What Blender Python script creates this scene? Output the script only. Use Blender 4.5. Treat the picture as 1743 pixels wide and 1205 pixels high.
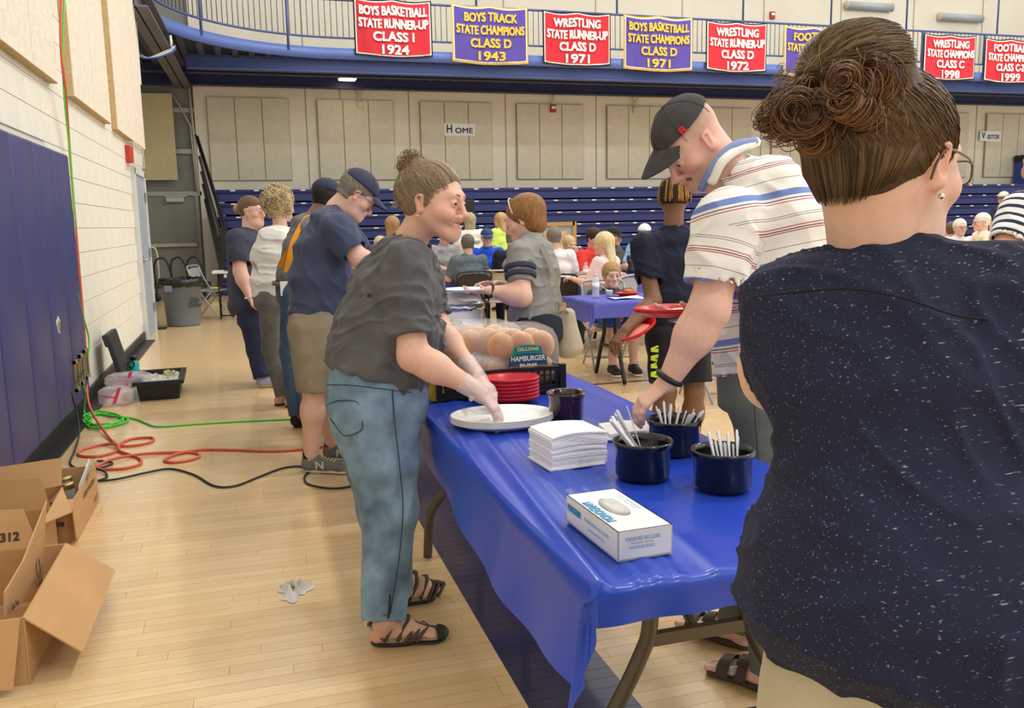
import bpy, bmesh, math, random
import numpy as np
from mathutils import Vector, Matrix
random.seed(7); np.random.seed(7)
for o in list(bpy.data.objects): bpy.data.objects.remove(o)
SC = bpy.context.scene; COL = SC.collection
# ---------------------------------------------------------------- camera
FPX, IW, IH = 1480.0, 1743.0, 1205.0
RM = np.array([[0.9569765907605514, 0.06121691758754344, -0.283634084230707],
               [-0.2895631013559379, 0.13854234573162552, -0.9470793149321283],
               [-0.018681945012303594, 0.9884626990636816, 0.15030794220632057]])
CAM = np.array([0.0, 0.0, 1.42])
cd = bpy.data.cameras.new('camera'); co = bpy.data.objects.new('camera', cd); COL.objects.link(co)
cd.sensor_width = 36.0; cd.sensor_fit = 'HORIZONTAL'; cd.lens = FPX/IW*36.0; cd.clip_start = .05; cd.clip_end = 200
co.matrix_world = Matrix([list(RM[i])+[CAM[i]] for i in range(3)]+[[0,0,0,1]])
SC.camera = co
# ---------------------------------------------------------------- light
w = bpy.data.worlds.new('hall_ambient'); SC.world = w; w.use_nodes = True
w.node_tree.nodes['Background'].inputs[0].default_value = (1.0, .975, .935, 1)
w.node_tree.nodes['Background'].inputs[1].default_value = .98
vs = SC.view_settings; vs.view_transform = 'Standard'; vs.look = 'None'; vs.exposure = 0.27; vs.gamma = 1.0; vs.use_curve_mapping = False
LAMPS = [(x, y) for x in (3.9, 10.5, 17.0) for y in (-3.0, 3.2, 9.4, 15.2)]
LAMP_Z = 8.6
for (x, y) in LAMPS:
    ld = bpy.data.lights.new('high_bay', 'AREA'); ld.shape = 'DISK'; ld.size = .6; ld.energy = 150; ld.color = (1.0, .96, .90)
    lo = bpy.data.objects.new('high_bay_light', ld); COL.objects.link(lo); lo.location = (x, y, LAMP_Z-.02)
# ---------------------------------------------------------------- helpers
def A(*p): return np.array(p, float)
def ray(px, py): return RM @ np.array([px-IW/2, IH/2-py, -FPX])
def D(px, py, d): return CAM + ray(px, py)*d/FPX          # pixel + distance along the lens axis
def gz(px, py, z=0.0): r = ray(px, py); return CAM + r*(z-CAM[2])/r[2]
def gy(px, py, y): r = ray(px, py); return CAM + r*y/r[1]
def gx(px, py, x): r = ray(px, py); return CAM + r*x/r[0]
def unit(v): v = np.asarray(v, float); return v/(np.linalg.norm(v)+1e-12)
MATS = {}
def srgb(*c):
    return tuple(((v/255)/12.92 if v/255 <= .04045 else ((v/255+.055)/1.055)**2.4) for v in c)+(1.0,)
def mat(name, col=None, rough=.6, metal=0, var=0, vscale=8, bump=0, bscale=40, stretch=None, trans=0, alpha=1, attr=None, spec=.5, coat=0, emit=0, rnd=0, transluc=0, ior=1.45, sheen=0):
    if name in MATS: return MATS[name]
    m = bpy.data.materials.new(name); m.use_nodes = True; nt = m.node_tree; N = nt.nodes; L = nt.links
    b = N['Principled BSDF']; c = srgb(*col) if col else (.8,.8,.8,1)
    b.inputs['Base Color'].default_value = c; b.inputs['Roughness'].default_value = rough; b.inputs['Metallic'].default_value = metal
    b.inputs['Specular IOR Level'].default_value = spec; b.inputs['Coat Weight'].default_value = coat; b.inputs['Coat Roughness'].default_value = .1
    b.inputs['Transmission Weight'].default_value = trans; b.inputs['Alpha'].default_value = alpha; b.inputs['IOR'].default_value = ior
    b.inputs['Sheen Weight'].default_value = sheen
    if emit: b.inputs['Emission Color'].default_value = c; b.inputs['Emission Strength'].default_value = emit
    src = None
    if attr:
        at = N.new('ShaderNodeAttribute'); at.attribute_name = attr; src = at.outputs['Color']
    if var or rnd or bump:
        tc = N.new('ShaderNodeTexCoord'); mp = N.new('ShaderNodeMapping'); L.new(tc.outputs['Object'], mp.inputs[0])
        if stretch: mp.inputs['Scale'].default_value = stretch
    if var:
        nz = N.new('ShaderNodeTexNoise'); nz.inputs['Scale'].default_value = vscale; nz.inputs['Detail'].default_value = 5; L.new(mp.outputs[0], nz.inputs['Vector'])
        mr = N.new('ShaderNodeMapRange'); mr.inputs[1].default_value = .3; mr.inputs[2].default_value = .7; mr.inputs[3].default_value = 1-var; mr.inputs[4].default_value = 1+var
        L.new(nz.outputs['Fac'], mr.inputs[0])
        mx = N.new('ShaderNodeMix'); mx.data_type = 'RGBA'; mx.blend_type = 'MULTIPLY'; mx.inputs[0].default_value = 1
        if src: L.new(src, mx.inputs[6])
        else: mx.inputs[6].default_value = c
        L.new(mr.outputs[0], mx.inputs[7]); src = mx.outputs[2]
    if rnd:
        oi = N.new('ShaderNodeObjectInfo'); mr = N.new('ShaderNodeMapRange'); mr.inputs[3].default_value = 1-rnd; mr.inputs[4].default_value = 1+rnd
        L.new(oi.outputs['Random'], mr.inputs[0])
        mx = N.new('ShaderNodeMix'); mx.data_type = 'RGBA'; mx.blend_type = 'MULTIPLY'; mx.inputs[0].default_value = 1
        if src: L.new(src, mx.inputs[6])
        else: mx.inputs[6].default_value = c
        L.new(mr.outputs[0], mx.inputs[7]); src = mx.outputs[2]
    if src: L.new(src, b.inputs['Base Color'])
    if bump:
        nb = N.new('ShaderNodeTexNoise'); nb.inputs['Scale'].default_value = bscale; nb.inputs['Detail'].default_value = 4; L.new(mp.outputs[0], nb.inputs['Vector'])
        bp = N.new('ShaderNodeBump'); bp.inputs['Strength'].default_value = bump; bp.inputs['Distance'].default_value = .01
        L.new(nb.outputs['Fac'], bp.inputs['Height']); L.new(bp.outputs[0], b.inputs['Normal'])
    if transluc:
        tr = N.new('ShaderNodeBsdfTranslucent'); tr.inputs[0].default_value = c; ms = N.new('ShaderNodeMixShader'); ms.inputs[0].default_value = transluc
        out = N['Material Output']; L.new(b.outputs[0], ms.inputs[1]); L.new(tr.outputs[0], ms.inputs[2]); L.new(ms.outputs[0], out.inputs[0])
        if src: L.new(src, tr.inputs[0])
    MATS[name] = m; return m
def mesh_np(name, V, F, smooth=True):
    me = bpy.data.meshes.new(name)
    V = np.asarray(V, np.float32)
    if isinstance(F, np.ndarray):
        n, k = F.shape
        me.vertices.add(len(V)); me.vertices.foreach_set('co', V.ravel()); me.loops.add(n*k); me.loops.foreach_set('vertex_index', F.astype(np.int32).ravel())
        me.polygons.add(n); me.polygons.foreach_set('loop_start', np.arange(0, n*k, k, dtype=np.int32)); me.update(calc_edges=True)
    else: me.from_pydata(V.tolist(), [], F); me.update()
    if smooth: me.polygons.foreach_set('use_smooth', np.ones(len(me.polygons), bool))
    return me
def link(name, me, m=None, parent=None, loc=None):
    o = bpy.data.objects.new(name, me); COL.objects.link(o)
    if m is not None and me is not None and len(me.materials) == 0: me.materials.append(m)
    if parent is not None: o.parent = parent
    if loc is not None: o.location = loc
    return o
def tag(o, label=None, cat=None, group=None, kind=None):
    if label: o['label'] = label
    if cat: o['category'] = cat
    if group: o['group'] = group
    if kind: o['kind'] = kind
    return o
def thing(name, label, cat, loc=(0,0,0), rz=0, group=None):
    o = bpy.data.objects.new(name, None); COL.objects.link(o); o.location = loc; o.rotation_euler = (0,0,rz); o.empty_display_size = .1
    return tag(o, label, cat, group)
def copy_tree(o, parent=None):
    c = o.copy(); COL.objects.link(c); c.parent = parent
    for ch in list(o.children): copy_tree(ch, c)
    return c
class MB:
    """collects shapes, builds ONE mesh object"""
    def __init__(s): s.V = []; s.F = []; s.sm = []
    def add(s, V, F, smooth=False):
        n = len(s.V); s.V += [tuple(map(float, v)) for v in V]; s.F += [tuple(i+n for i in f) for f in F]; s.sm += [smooth]*len(F); return s
    def box(s, c, h, M=None, bev=0):
        c = np.array(c, float); h = np.array(h, float); M = np.eye(3) if M is None else np.array(M)
        if bev:
            bm = bmesh.new(); bmesh.ops.create_cube(bm, size=2)
            for v in bm.verts: v.co = Vector((v.co.x*h[0], v.co.y*h[1], v.co.z*h[2]))
            bmesh.ops.bevel(bm, geom=bm.edges[:], offset=bev, segments=2, affect='EDGES', profile=.5)
            bm.verts.ensure_lookup_table()
            V = [M @ np.array(v.co)+c for v in bm.verts]; F = [[v.index for v in f.verts] for f in bm.faces]; bm.free(); return s.add(V, F)
        V = [M @ (h*np.array(q))+c for q in [(-1,-1,-1),(1,-1,-1),(1,1,-1),(-1,1,-1),(-1,-1,1),(1,-1,1),(1,1,1),(-1,1,1)]]
        return s.add(V, [(3,2,1,0),(4,5,6,7),(0,1,5,4),(1,2,6,5),(2,3,7,6),(3,0,4,7)])
    def bar(s, p0, p1, w, h, up=(0,0,1)):
        p0 = np.array(p0, float); p1 = np.array(p1, float); d = unit(p1-p0); sd = np.cross(d, up)
        if np.linalg.norm(sd) < 1e-4: sd = np.cross(d, (1,0,0))
        sd = unit(sd); u = np.cross(sd, d); L = np.linalg.norm(p1-p0)
        return s.box((p0+p1)/2, (w/2, L/2, h/2), np.stack([sd, d, u], 1))
    def tube(s, pts, r, n=8, cap=True, closed=False):
        P = np.array(pts, float); m = len(P); rr = np.broadcast_to(np.array(r, float), (m,))
        T = np.gradient(P, axis=0) if not closed else np.roll(P,-1,0)-np.roll(P,1,0); V = []; u = None
        for i in range(m):
            t = unit(T[i])
            if u is None: u = np.cross(t, (0,0,1)); u = np.cross(t, (1,0,0)) if np.linalg.norm(u) < 1e-3 else u
            u = unit(u-t*np.dot(u, t)); v = np.cross(t, u)
            for k in range(n):
                a = 2*math.pi*k/n; V.append(P[i]+rr[i]*(u*math.cos(a)+v*math.sin(a)))
        F = []
        for i in range(m if closed else m-1):
            for k in range(n): F.append((i*n+k, i*n+(k+1) % n, ((i+1) % m)*n+(k+1) % n, ((i+1) % m)*n+k))
        if cap and not closed: F.append(tuple(range(n-1, -1, -1))); F.append(tuple((m-1)*n+k for k in range(n)))
        return s.add(V, F, True)
    def lathe(s, prof, n=32, c=(0,0,0), sx=1, sy=1, M=None):
        V = []; F = []; m = len(prof); c = np.array(c, float)
        for (r, z) in prof:
            for k in range(n):
                a = 2*math.pi*k/n; p = np.array([r*math.cos(a)*sx, r*math.sin(a)*sy, z]); V.append((M @ p if M is not None else p)+c)
        for i in range(m-1):
            for k in range(n): F.append((i*n+k, i*n+(k+1) % n, (i+1)*n+(k+1) % n, (i+1)*n+k))
        if prof[0][0] > 1e-4: F.append(tuple(range(n-1, -1, -1)))
        if prof[-1][0] > 1e-4: F.append(tuple((m-1)*n+k for k in range(n)))
        return s.add(V, F, True)
    def grid(s, fn, nu, nv, smooth=True, closeu=False):
        V = [fn(i/(nu if closeu else nu-1), j/(nv-1)) for j in range(nv) for i in range(nu)]; F = []
        for j in range(nv-1):
            for i in range(nu if closeu else nu-1): F.append((j*nu+i, j*nu+(i+1) % nu, (j+1)*nu+(i+1) % nu, (j+1)*nu+i))
        return s.add(V, F, smooth)
    def slab(s, poly, n, t):
        """flat polygon (3d points) thickened by t along -n"""
        P = [np.array(p, float) for p in poly]; n = unit(n); k = len(P); V = P+[p-n*t for p in P]
        F = [tuple(range(k)), tuple(range(2*k-1, k-1, -1))]+[(i, k+i, k+(i+1) % k, (i+1) % k) for i in range(k)]
        return s.add(V, F)
    def mesh(s, name, base=(0,0,0)):
        me = bpy.data.meshes.new(name); b = np.array(base, float)
        V = np.array(s.V)-b if len(s.V) else []
        me.from_pydata([tuple(v) for v in V], [], s.F); me.update(); me.polygons.foreach_set('use_smooth', s.sm); return me
    def build(s, name, m, parent=None, base=None):
        """world-space shapes; base = the parent's location (parents have no rotation unless local shapes are used)"""
        if base is None: base = parent.location if parent is not None else (0,0,0)
        root = parent.parent if (parent is not None and parent.parent is not None) else None
        return link(name, s.mesh(name, base), m, parent)
    def blocal(s, name, m, parent): return link(name, s.mesh(name), m, parent)
def solid(name, m, label, cat, s, group=None, kind=None, loc=None):
    """a one-mesh thing placed at loc (its own origin)"""
    loc = np.mean(np.array(s.V), 0) if loc is None else np.array(loc, float)
    o = link(name, s.mesh(name, loc), m); o.location = loc; return tag(o, label, cat, group, kind)
def catmull(P, n=8, closed=False):
    P = [np.array(p, float) for p in P]; m = len(P); out = []
    for i in range(m if closed else m-1):
        p0 = P[(i-1) % m] if closed or i > 0 else 2*P[0]-P[1]; p1 = P[i]; p2 = P[(i+1) % m]; p3 = P[(i+2) % m] if closed or i+2 < m else 2*P[-1]-P[-2]
        for k in range(n):
            t = k/n; out.append(.5*((2*p1)+(-p0+p2)*t+(2*p0-5*p1+4*p2-p3)*t*t+(-p0+3*p1-3*p2+p3)*t**3))
    if not closed: out.append(P[-1])
    return np.array(out)
def text_mesh(s, size, width=None, bold=.0, extrude=.0, align='CENTER', sx=1.0):
    """flat lettering in local XY; scaled in x to the width if given"""
    cu = bpy.data.curves.new('lettering', 'FONT'); cu.body = s; cu.size = size; cu.align_x = align; cu.align_y = 'CENTER'; cu.extrude = extrude; cu.resolution_u = 3
    o = bpy.data.objects.new('lettering', cu); COL.objects.link(o); bpy.context.view_layer.update()
    me = bpy.data.meshes.new_from_object(o.evaluated_get(bpy.context.evaluated_depsgraph_get())); bpy.data.objects.remove(o); bpy.data.curves.remove(cu)
    V = np.empty(len(me.vertices)*3, np.float32); me.vertices.foreach_get('co', V); V = V.reshape(-1, 3)
    if width and len(V): V[:, 0] *= width/max(1e-6, np.ptp(V[:, 0]))
    V[:, 0] *= sx
    me.vertices.foreach_set('co', V.ravel()); me.materials.clear(); me.update()
    if bold:
        F = [tuple(f.vertices) for f in me.polygons]; n = len(V); VV = []; FF = []
        for k, (dx, dy) in enumerate(((0,0), (1,1), (-1,1), (1,-1), (-1,-1))): VV += [(x+dx*bold, y+dy*bold, z+k*bold*.12) for x, y, z in V]; FF += [tuple(i+k*n for i in f) for f in F]
        me = bpy.data.meshes.new('lettering'); me.from_pydata(VV, [], FF); me.update()
    return me
def text_on(name, s, size, m, parent, origin, xdir, ydir, width=None, bold=0, align='CENTER', base=None, lift=.0015):
    """lettering laid on a surface at origin (world), reading along xdir"""
    me = text_mesh(s, size, width, bold, 0, align); x = unit(xdir); y = unit(ydir); n = np.cross(x, y)
    V = np.empty(len(me.vertices)*3, np.float32); me.vertices.foreach_get('co', V); V = V.reshape(-1, 3)
    b = np.array(parent.location if base is None else base, float)
    W = np.array(origin, float)+V[:, :1]*x+V[:, 1:2]*y+n*(lift+V[:, 2:3])-b
    me.vertices.foreach_set('co', W.astype(np.float32).ravel()); me.update()
    return link(name, me, m, parent)
# ================================================================ THE SETTING
WX, BY, TY = -1.34, 20.5, 17.9            # left wall plane, back wall plane, inner edge of the balcony
def floor_material(name, brick):
    m = bpy.data.materials.new(name); m.use_nodes = True; nt = m.node_tree; N = nt.nodes; L = nt.links; b = N['Principled BSDF']
    geo = N.new('ShaderNodeNewGeometry'); sep = N.new('ShaderNodeSeparateXYZ'); L.new(geo.outputs['Position'], sep.inputs[0])
    mp = N.new('ShaderNodeMapping'); mp.inputs['Scale'].default_value = (1.2, 22, 1); L.new(geo.outputs['Position'], mp.inputs[0])
    nz = N.new('ShaderNodeTexNoise'); nz.inputs['Scale'].default_value = 2.2; nz.inputs['Detail'].default_value = 6; L.new(mp.outputs[0], nz.inputs['Vector'])
    def mix(t, f, a, bb):
        x = N.new('ShaderNodeMix'); x.data_type = 'RGBA'; x.blend_type = t
        for i, v in ((0, f), (6, a), (7, bb)):
            if hasattr(v, 'links'): L.new(v, x.inputs[i])
            else: x.inputs[i].default_value = v
        return x.outputs[2]
    def M2(op, a, bb):
        x = N.new('ShaderNodeMath'); x.operation = op
        for i, v in ((0, a), (1, bb)):
            if hasattr(v, 'links'): L.new(v, x.inputs[i])
            else: x.inputs[i].default_value = v
        return x.outputs[0]
    light, dark = srgb(226, 198, 152), srgb(205, 170, 120)
    if brick:
        br = N.new('ShaderNodeTexBrick'); br.inputs['Color1'].default_value = light; br.inputs['Color2'].default_value = srgb(214, 183, 134); br.inputs['Mortar'].default_value = srgb(160, 125, 80)
        br.inputs['Scale'].default_value = 1; br.inputs['Mortar Size'].default_value = .0012; br.inputs['Brick Width'].default_value = .8; br.inputs['Row Height'].default_value = .057; br.offset = .37; br.offset_frequency = 3
        L.new(geo.outputs['Position'], br.inputs['Vector']); base = br.outputs['Color']
    else:
        oi = N.new('ShaderNodeObjectInfo'); base = mix('MIX', oi.outputs['Random'], light, srgb(214, 183, 134))
    rmp = N.new('ShaderNodeMapRange'); rmp.inputs[1].default_value = .35; rmp.inputs[2].default_value = .75; L.new(nz.outputs['Fac'], rmp.inputs[0])
    base = mix('MIX', M2('MULTIPLY', rmp.outputs[0], .55), base, dark)
    def band(ax, lo, hi):
        return M2('MULTIPLY', M2('GREATER_THAN', sep.outputs[ax], lo), M2('LESS_THAN', sep.outputs[ax], hi))
    navy = srgb(24, 30, 78); blk = srgb(22, 22, 26)
    rightof = M2('GREATER_THAN', sep.outputs[0], 1.03)
    base = mix('MIX', M2('MULTIPLY', band(1, 6.93, 6.99), rightof), base, blk)
    base = mix('MIX', M2('MULTIPLY', band(1, 2.01, 2.07), rightof), base, blk)
    base = mix('MIX', M2('MULTIPLY', band(1, 2.76, 2.83), rightof), base, navy)
    base = mix('MIX', band(0, .712, 1.03), base, navy)
    L.new(base, b.inputs['Base Color']); b.inputs['Roughness'].default_value = .32; b.inputs['Coat Weight'].default_value = .55; b.inputs['Coat Roughness'].default_value = .09
    bp = N.new('ShaderNodeBump'); bp.inputs['Strength'].default_value = .06; bp.inputs['Distance'].default_value = .004; L.new(nz.outputs['Fac'], bp.inputs['Height']); L.new(bp.outputs[0], b.inputs['Normal'])
    return m
MF, MFB = floor_material('maple_floor', True), floor_material('maple_board', False)
YB0, YB1 = 1.50, 4.60
s = MB(); X0, X1, Y0, Y1 = -4.5, 26.0, -9.0, 21.5
s.box(((X0+X1)/2, (YB1+Y1)/2, -.05), ((X1-X0)/2, (Y1-YB1)/2, .05)); s.box(((X0+X1)/2, (Y0+YB0)/2, -.05), ((X1-X0)/2, (YB0-Y0)/2, .05))
s.box(((2.35+X1)/2, (YB0+YB1)/2, -.05), ((X1-2.35)/2, (YB1-YB0)/2, .05)); s.box(((X0+WX)/2, (YB0+YB1)/2, -.05), ((WX-X0)/2, (YB1-YB0)/2, .05))
s.box(((WX+2.35)/2, (YB0+YB1)/2, -.056), ((2.35-WX)/2, (YB1-YB0)/2, .05))
floor = tag(s.build('floor', MF), kind='structure')
bmesh_cache = {}
def board_mesh(n):
    if n not in bmesh_cache:
        bmesh_cache[n] = MB().box((0,0,-.01), (n*.05-.0006, .0279, .01)).mesh('floor_board'); bmesh_cache[n].materials.append(MFB)
    return bmesh_cache[n]
nb = 0; rows = int(round((YB1-YB0)/.0574))
for r in range(rows):
    x = WX; y = YB0+(r+.5)*(YB1-YB0)/rows
    x += 0; left = int(round((2.35-WX)/.1)); first = True
    while left > 0:
        n = random.randint(4, 15) if first else random.randint(6, 18)
        first = False
        if left-n < 5: n = left
        n = min(n, left); o = link('floor_board', board_mesh(n), None, floor, (x+n*.05, y, 0)); x += n*.1; left -= n; nb += 1
print('boards', nb)
# ---- back wall, upper wall
MCREAM = mat('cream_concrete', (230, 223, 204), .8, var=.035, vscale=1.2, bump=.1, bscale=60)
MGREY = mat('grey_steel_wall', (132, 134, 124), .55, var=.05, vscale=2)
wall_back = tag(MB().box((12.5, BY+.15, 4.6), (13.42, .15, 4.6)).build('wall_back', MCREAM), kind='structure')
MSEAM = mat('seam_sealant', (168, 160, 138), .9)
for x in [1.44+2.325*i for i in range(-0, 10)]:
    MB().box((x, BY-.004, 4.6), (.012, .006, 4.6)).build('panel_seam', MSEAM, wall_back, (0,0,0))
s = MB(); s.box((-2.6, BY+.2, 4.6), (1.69, .1, 4.6)); wall_alcove = tag(s.build('wall_alcove', MGREY), kind='structure')
for z in (3.06, 3.93): MB().box((-1.6, BY+.06, z), (.67, .05, .05)).build('girt', mat('girt_paint', (176, 176, 164), .6), wall_alcove, (0,0,0))
MB().box((-1.75, BY+.06, 2.16), (.86, .06, .045)).build('door_header', mat('girt_paint'), wall_alcove, (0,0,0))
MB().tube([(-1.0, BY-.02, 4.45), (-.96, BY-.02, 3.3), (-.95, BY-.02, 2.16)], .028, 8).build('conduit_pipe', mat('pipe_paint', (190, 188, 172), .5), wall_alcove, (0,0,0))
MB().tube([(-1.5, BY-.02, 4.5), (-1.2, BY-.02, 4.0), (-1.02, BY-.02, 3.6), (-.98, BY-.02, 2.2)], .02, 6).build('loose_cable', mat('pipe_paint'), wall_alcove, (0,0,0))
wall_side = tag(MB().box((-4.4, 17.2, 4.6), (.1, 4.3, 4.6)).build('wall_side', MGREY), kind='structure')
d2 = tag(MB().box((-1.62, BY+.08, 1.06), (.62, .03, 1.06), bev=.01).build('door_2', mat('door_grey', (136, 138, 128), .5, var=.05, vscale=2)), kind='structure')
MB().box((-1.0, BY+.07, 1.08), (.035, .06, 1.1)).build('door_frame', mat('frame_grey', (150, 150, 138), .5), d2, (0,0,0))
MB().box((-1.6, BY-.02, 1.055), (.55, .05, .04), bev=.01).build('push_bar', mat('bar_tan', (196, 188, 158), .4), d2, (0,0,0))
MB().box((-1.44, BY-.03, 2.03), (.18, .06, .05), bev=.01).box((-1.42, BY-.05, 2.1), (.22, .012, .012)).build('door_closer', mat('closer_grey', (196, 198, 190), .4), d2, (0,0,0))
# ---- left wall: painted block, each block a piece
MBLOCK = mat('painted_block', (224, 221, 208), .75, var=.03, vscale=3, bump=.25, bscale=90, rnd=.012)
MJOINT = mat('block_joint', (212, 208, 194), .85)
WEND = 13.42
s = MB(); s.box((WX-.16, (WEND-9)/2, 4.6), (.15, (WEND+9)/2, 4.6)); wall_left = tag(s.build('wall_left', MJOINT), kind='structure')
BL, BH = .46, .205
bme = MB().box((-.012, 0, 0), (.0125, BL/2-.0025, BH/2-.0025), bev=.002).mesh('wall_block'); bme.materials.append(MBLOCK); nbk = 0
for r in range(17):
    z = (r+.5)*BH
    y = 5.2+(BL/2 if r % 2 else 0); y0 = 7.5 if z < 1.95 else 5.6
    while y < WEND-.02:
        if y+BL/2 > y0 and not (z < 2.05 and 11.95 < y < 13.1):
            link('wall_block', bme, None, wall_left, (WX, y, z)); nbk += 1
        y += BL
print('blocks', nbk)
MB().box((WX-.006, 9.6, 6.5), (.006, 4.6, 3.0)).build('upper_block_face', MBLOCK, wall_left, (0,0,0))
bb = tag(MB().box((WX+.012, 7.0, .06), (.012, 4.93, .06)).box((WX+.07, 7.0, .006), (.06, 4.93, .006)).build('baseboard_left', mat('black_rubber', (34, 34, 34), .45, var=.2, vscale=6)), kind='structure')
MB().box((WX+.012, 13.3, .06), (.02, .1, .06)).box((WX+.07, 13.3, .006), (.09, .12, .006)).build('corner_base', mat('black_rubber'), bb, (0,0,0))
# door in the left wall
dl = tag(MB().box((WX+.012, 12.56, 1.06), (.02, .52, 1.06), bev=.004).build('door_1', mat('door_bluegrey', (160, 170, 180), .45, var=.03)), kind='structure')
MB().box((WX+.02, 12.01, 1.09), (.03, .045, 1.09)).box((WX+.02, 13.13, 1.09), (.03, .045, 1.09)).box((WX+.02, 12.57, 2.15), (.03, .6, .04)).build('door_frame', mat('frame_pale', (205, 208, 206), .5), dl, (0,0,0))
MB().tube([(WX+.03, 12.2, 1.02), (WX+.09, 12.2, 1.02), (WX+.09, 12.35, 1.02)], .014, 8).box((WX+.036, 12.2, 1.02), (.008, .03, .05)).build('door_handle', mat('steel', (190, 190, 188), .3, 1), dl, (0,0,0))
for z in (.35, 1.1, 1.85): MB().box((WX+.055, 13.06, z), (.012, .03, .06)).build('hinge', mat('steel'), dl, (0,0,0))
# exit sign in its wire guard
t = thing('exit_sign', 'red lettered exit sign inside a white wire guard above the grey side door', 'sign', (WX, 11.75, 2.2))
MB().box((WX+.03, 11.75, 2.32), (.03, .16, .1), bev=.008).build('sign_box', mat('sign_red', (196, 60, 52), .5), t)
g = MB()
for k in range(6): y = 11.45+k*.2; g.tube([(WX+.01, y, 2.18), (WX+.12, y, 2.2), (WX+.12, y, 2.44), (WX+.01, y, 2.46)], .005, 5)
for z in (2.2, 2.28, 2.36, 2.44): g.tube([(WX+.12, 11.45, z), (WX+.12, 12.45, z)], .005, 5)
g.build('wire_guard', mat('white_wire', (222, 220, 212), .4), t)
# ---- wall pads
MPAD = mat('navy_vinyl_pad', (58, 62, 112), .42, var=.06, vscale=2.5, bump=.06, bscale=5)
edges = [3.9, 4.51, 5.12, 5.73, 6.33, 6.93, 7.5]
pname = ['navy vinyl wall pad nearest the bottom left corner of the photo', 'navy vinyl wall pad, second from the camera', 'navy vinyl wall pad, third from the camera', 'navy vinyl wall pad left of the punched hole', 'navy vinyl wall pad with a torn hole in it', 'navy vinyl wall pad with three brass outlet plates beside the hanging cords']
for i in range(6):
    y0, y1 = edges[i], edges[i+1]; h = 1.86/2
    o = solid('wall_pad', MPAD, pname[i], 'wall pad', MB().box((WX+.035, (y0+y1)/2, .13+h), (.035, (y1-y0)/2-.003, h), bev=.022), 'navy wall pads')
    for f in o.data.polygons: f.use_smooth = True
o = thing('torn_hole', 'small torn hole showing pale foam in the navy wall pad', 'hole', (WX+.07, 6.55, .78))
tp = [(WX+.074, 6.55+.055*math.cos(a)*(1+.3*math.sin(3*a)), .78+.055*math.sin(a)*(1+.25*math.cos(5*a))) for a in np.linspace(0, 6.28, 14)[:-1]]
MB().slab(tp, (1,0,0), .004).build('torn_rim', mat('torn_vinyl', (200, 200, 205), .6), o)
MB().slab([(WX+.077, 6.555+(p[1]-6.55)*.6, .775+(p[2]-.78)*.65) for p in tp], (1,0,0), .004).build('foam', mat('old_foam', (150, 120, 70), .9), o)
for i, (y, z) in enumerate([(6.99, .36), (7.2, .375), (7.4, .385)]):
    o = thing('outlet_plate', ['brass outlet plate on the navy pad, nearest of the three', 'brass outlet plate on the navy pad, middle one with a dark cord plugged in', 'brass outlet plate on the navy pad, farthest of the three'][i], 'outlet', (WX+.07, y, z), 0, 'brass outlet plates')
    g = MB(); hh, hw = .115, .07
    for a, b_, c_, d_ in ((0, hh-.012, hw, .012), (0, -hh+.012, hw, .012), (hw-.012, 0, .012, hh), (-hw+.012, 0, .012, hh)): g.box((WX+.078, y+a, z+b_), (.008, c_, d_))
    g.build('plate_frame', mat('dull_brass', (168, 152, 112), .4, .5), o)
    MB().box((WX+.073, y, z), (.004, hw-.02, hh-.02)).build('recess', mat('outlet_dark', (88, 80, 62), .6), o)
    MB().box((WX+.08, y, z+.03), (.006, .02, .025)).box((WX+.08, y, z-.03), (.006, .02, .025)).build('socket', mat('socket_grey', (70, 66, 58), .5), o)
# ---- fibre acoustic panels (left wall)
MFIB = mat('fibre_panel', (225, 216, 198), .95, var=.09, vscale=14, bump=.5, bscale=70)
MFIE = mat('fibre_edge', (196, 170, 124), .95, var=.15, vscale=40, bump=.5, bscale=120)
for i, (y0, y1) in enumerate([(5.0, 7.4), (8.05, 10.1), (10.6, 13.33)]):
    t = thing('acoustic_panel', ['pale fibre acoustic panel above the navy pads', 'pale fibre acoustic panel beside the hanging orange and green cords', 'pale fibre acoustic panel above the grey side door'][i], 'acoustic panel', (WX, (y0+y1)/2, 2.5), 0, 'acoustic panels on the block wall')
    MB().box((WX+.03, (y0+y1)/2, 4.5), (.028, (y1-y0)/2, 2.0)).build('core', MFIE, t)
    k = 3 if y1-y0 > 2.3 else 2
    for j in range(k):
        a = y0+(y1-y0)*j/k; b_ = y0+(y1-y0)*(j+1)/k
        MB().box((WX+.061, (a+b_)/2, 4.5), (.004, (b_-a)/2-.004, 1.995)).build('fibre_board', MFIB, t)
# ---- acoustic panels (back wall), three boards each
MBP = mat('tan_board', (216, 208, 186), .95, var=.05, vscale=6, bump=.3, bscale=60)
MBPE = mat('tan_board_edge', (172, 156, 118), .95)
gl = ['leftmost group of tan acoustic boards on the back wall beside the black rails', 'tan acoustic boards above the capped man in the navy tee', 'tan acoustic boards carrying the Home sign', 'tan acoustic boards under the red strobe', 'tan acoustic boards behind the dark grey cap', 'tan acoustic boards behind the shoulder of the striped shirt', 'tan acoustic boards left of the hair bun', 'tan acoustic boards hidden behind the hair bun', 'tan acoustic boards behind the back of the bun', 'tan acoustic boards carrying the Visitor sign']
for i in range(10):
    x0 = -.66+2.335*i; x1 = x0+1.72; 
    t = thing('acoustic_panel', gl[i], 'acoustic panel', ((x0+x1)/2, BY, 2.43), 0, 'acoustic boards on the back wall')
    MB().box(((x0+x1)/2, BY-.03, 3.32), (.86, .025, .885)).build('core', MBPE, t)
    for j in range(3):
        a = x0+j*1.72/3; MB().box((a+1.72/6, BY-.062, 3.32), (1.72/6-.012, .009, .88)).build('fibre_board', MBP, t)
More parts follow.
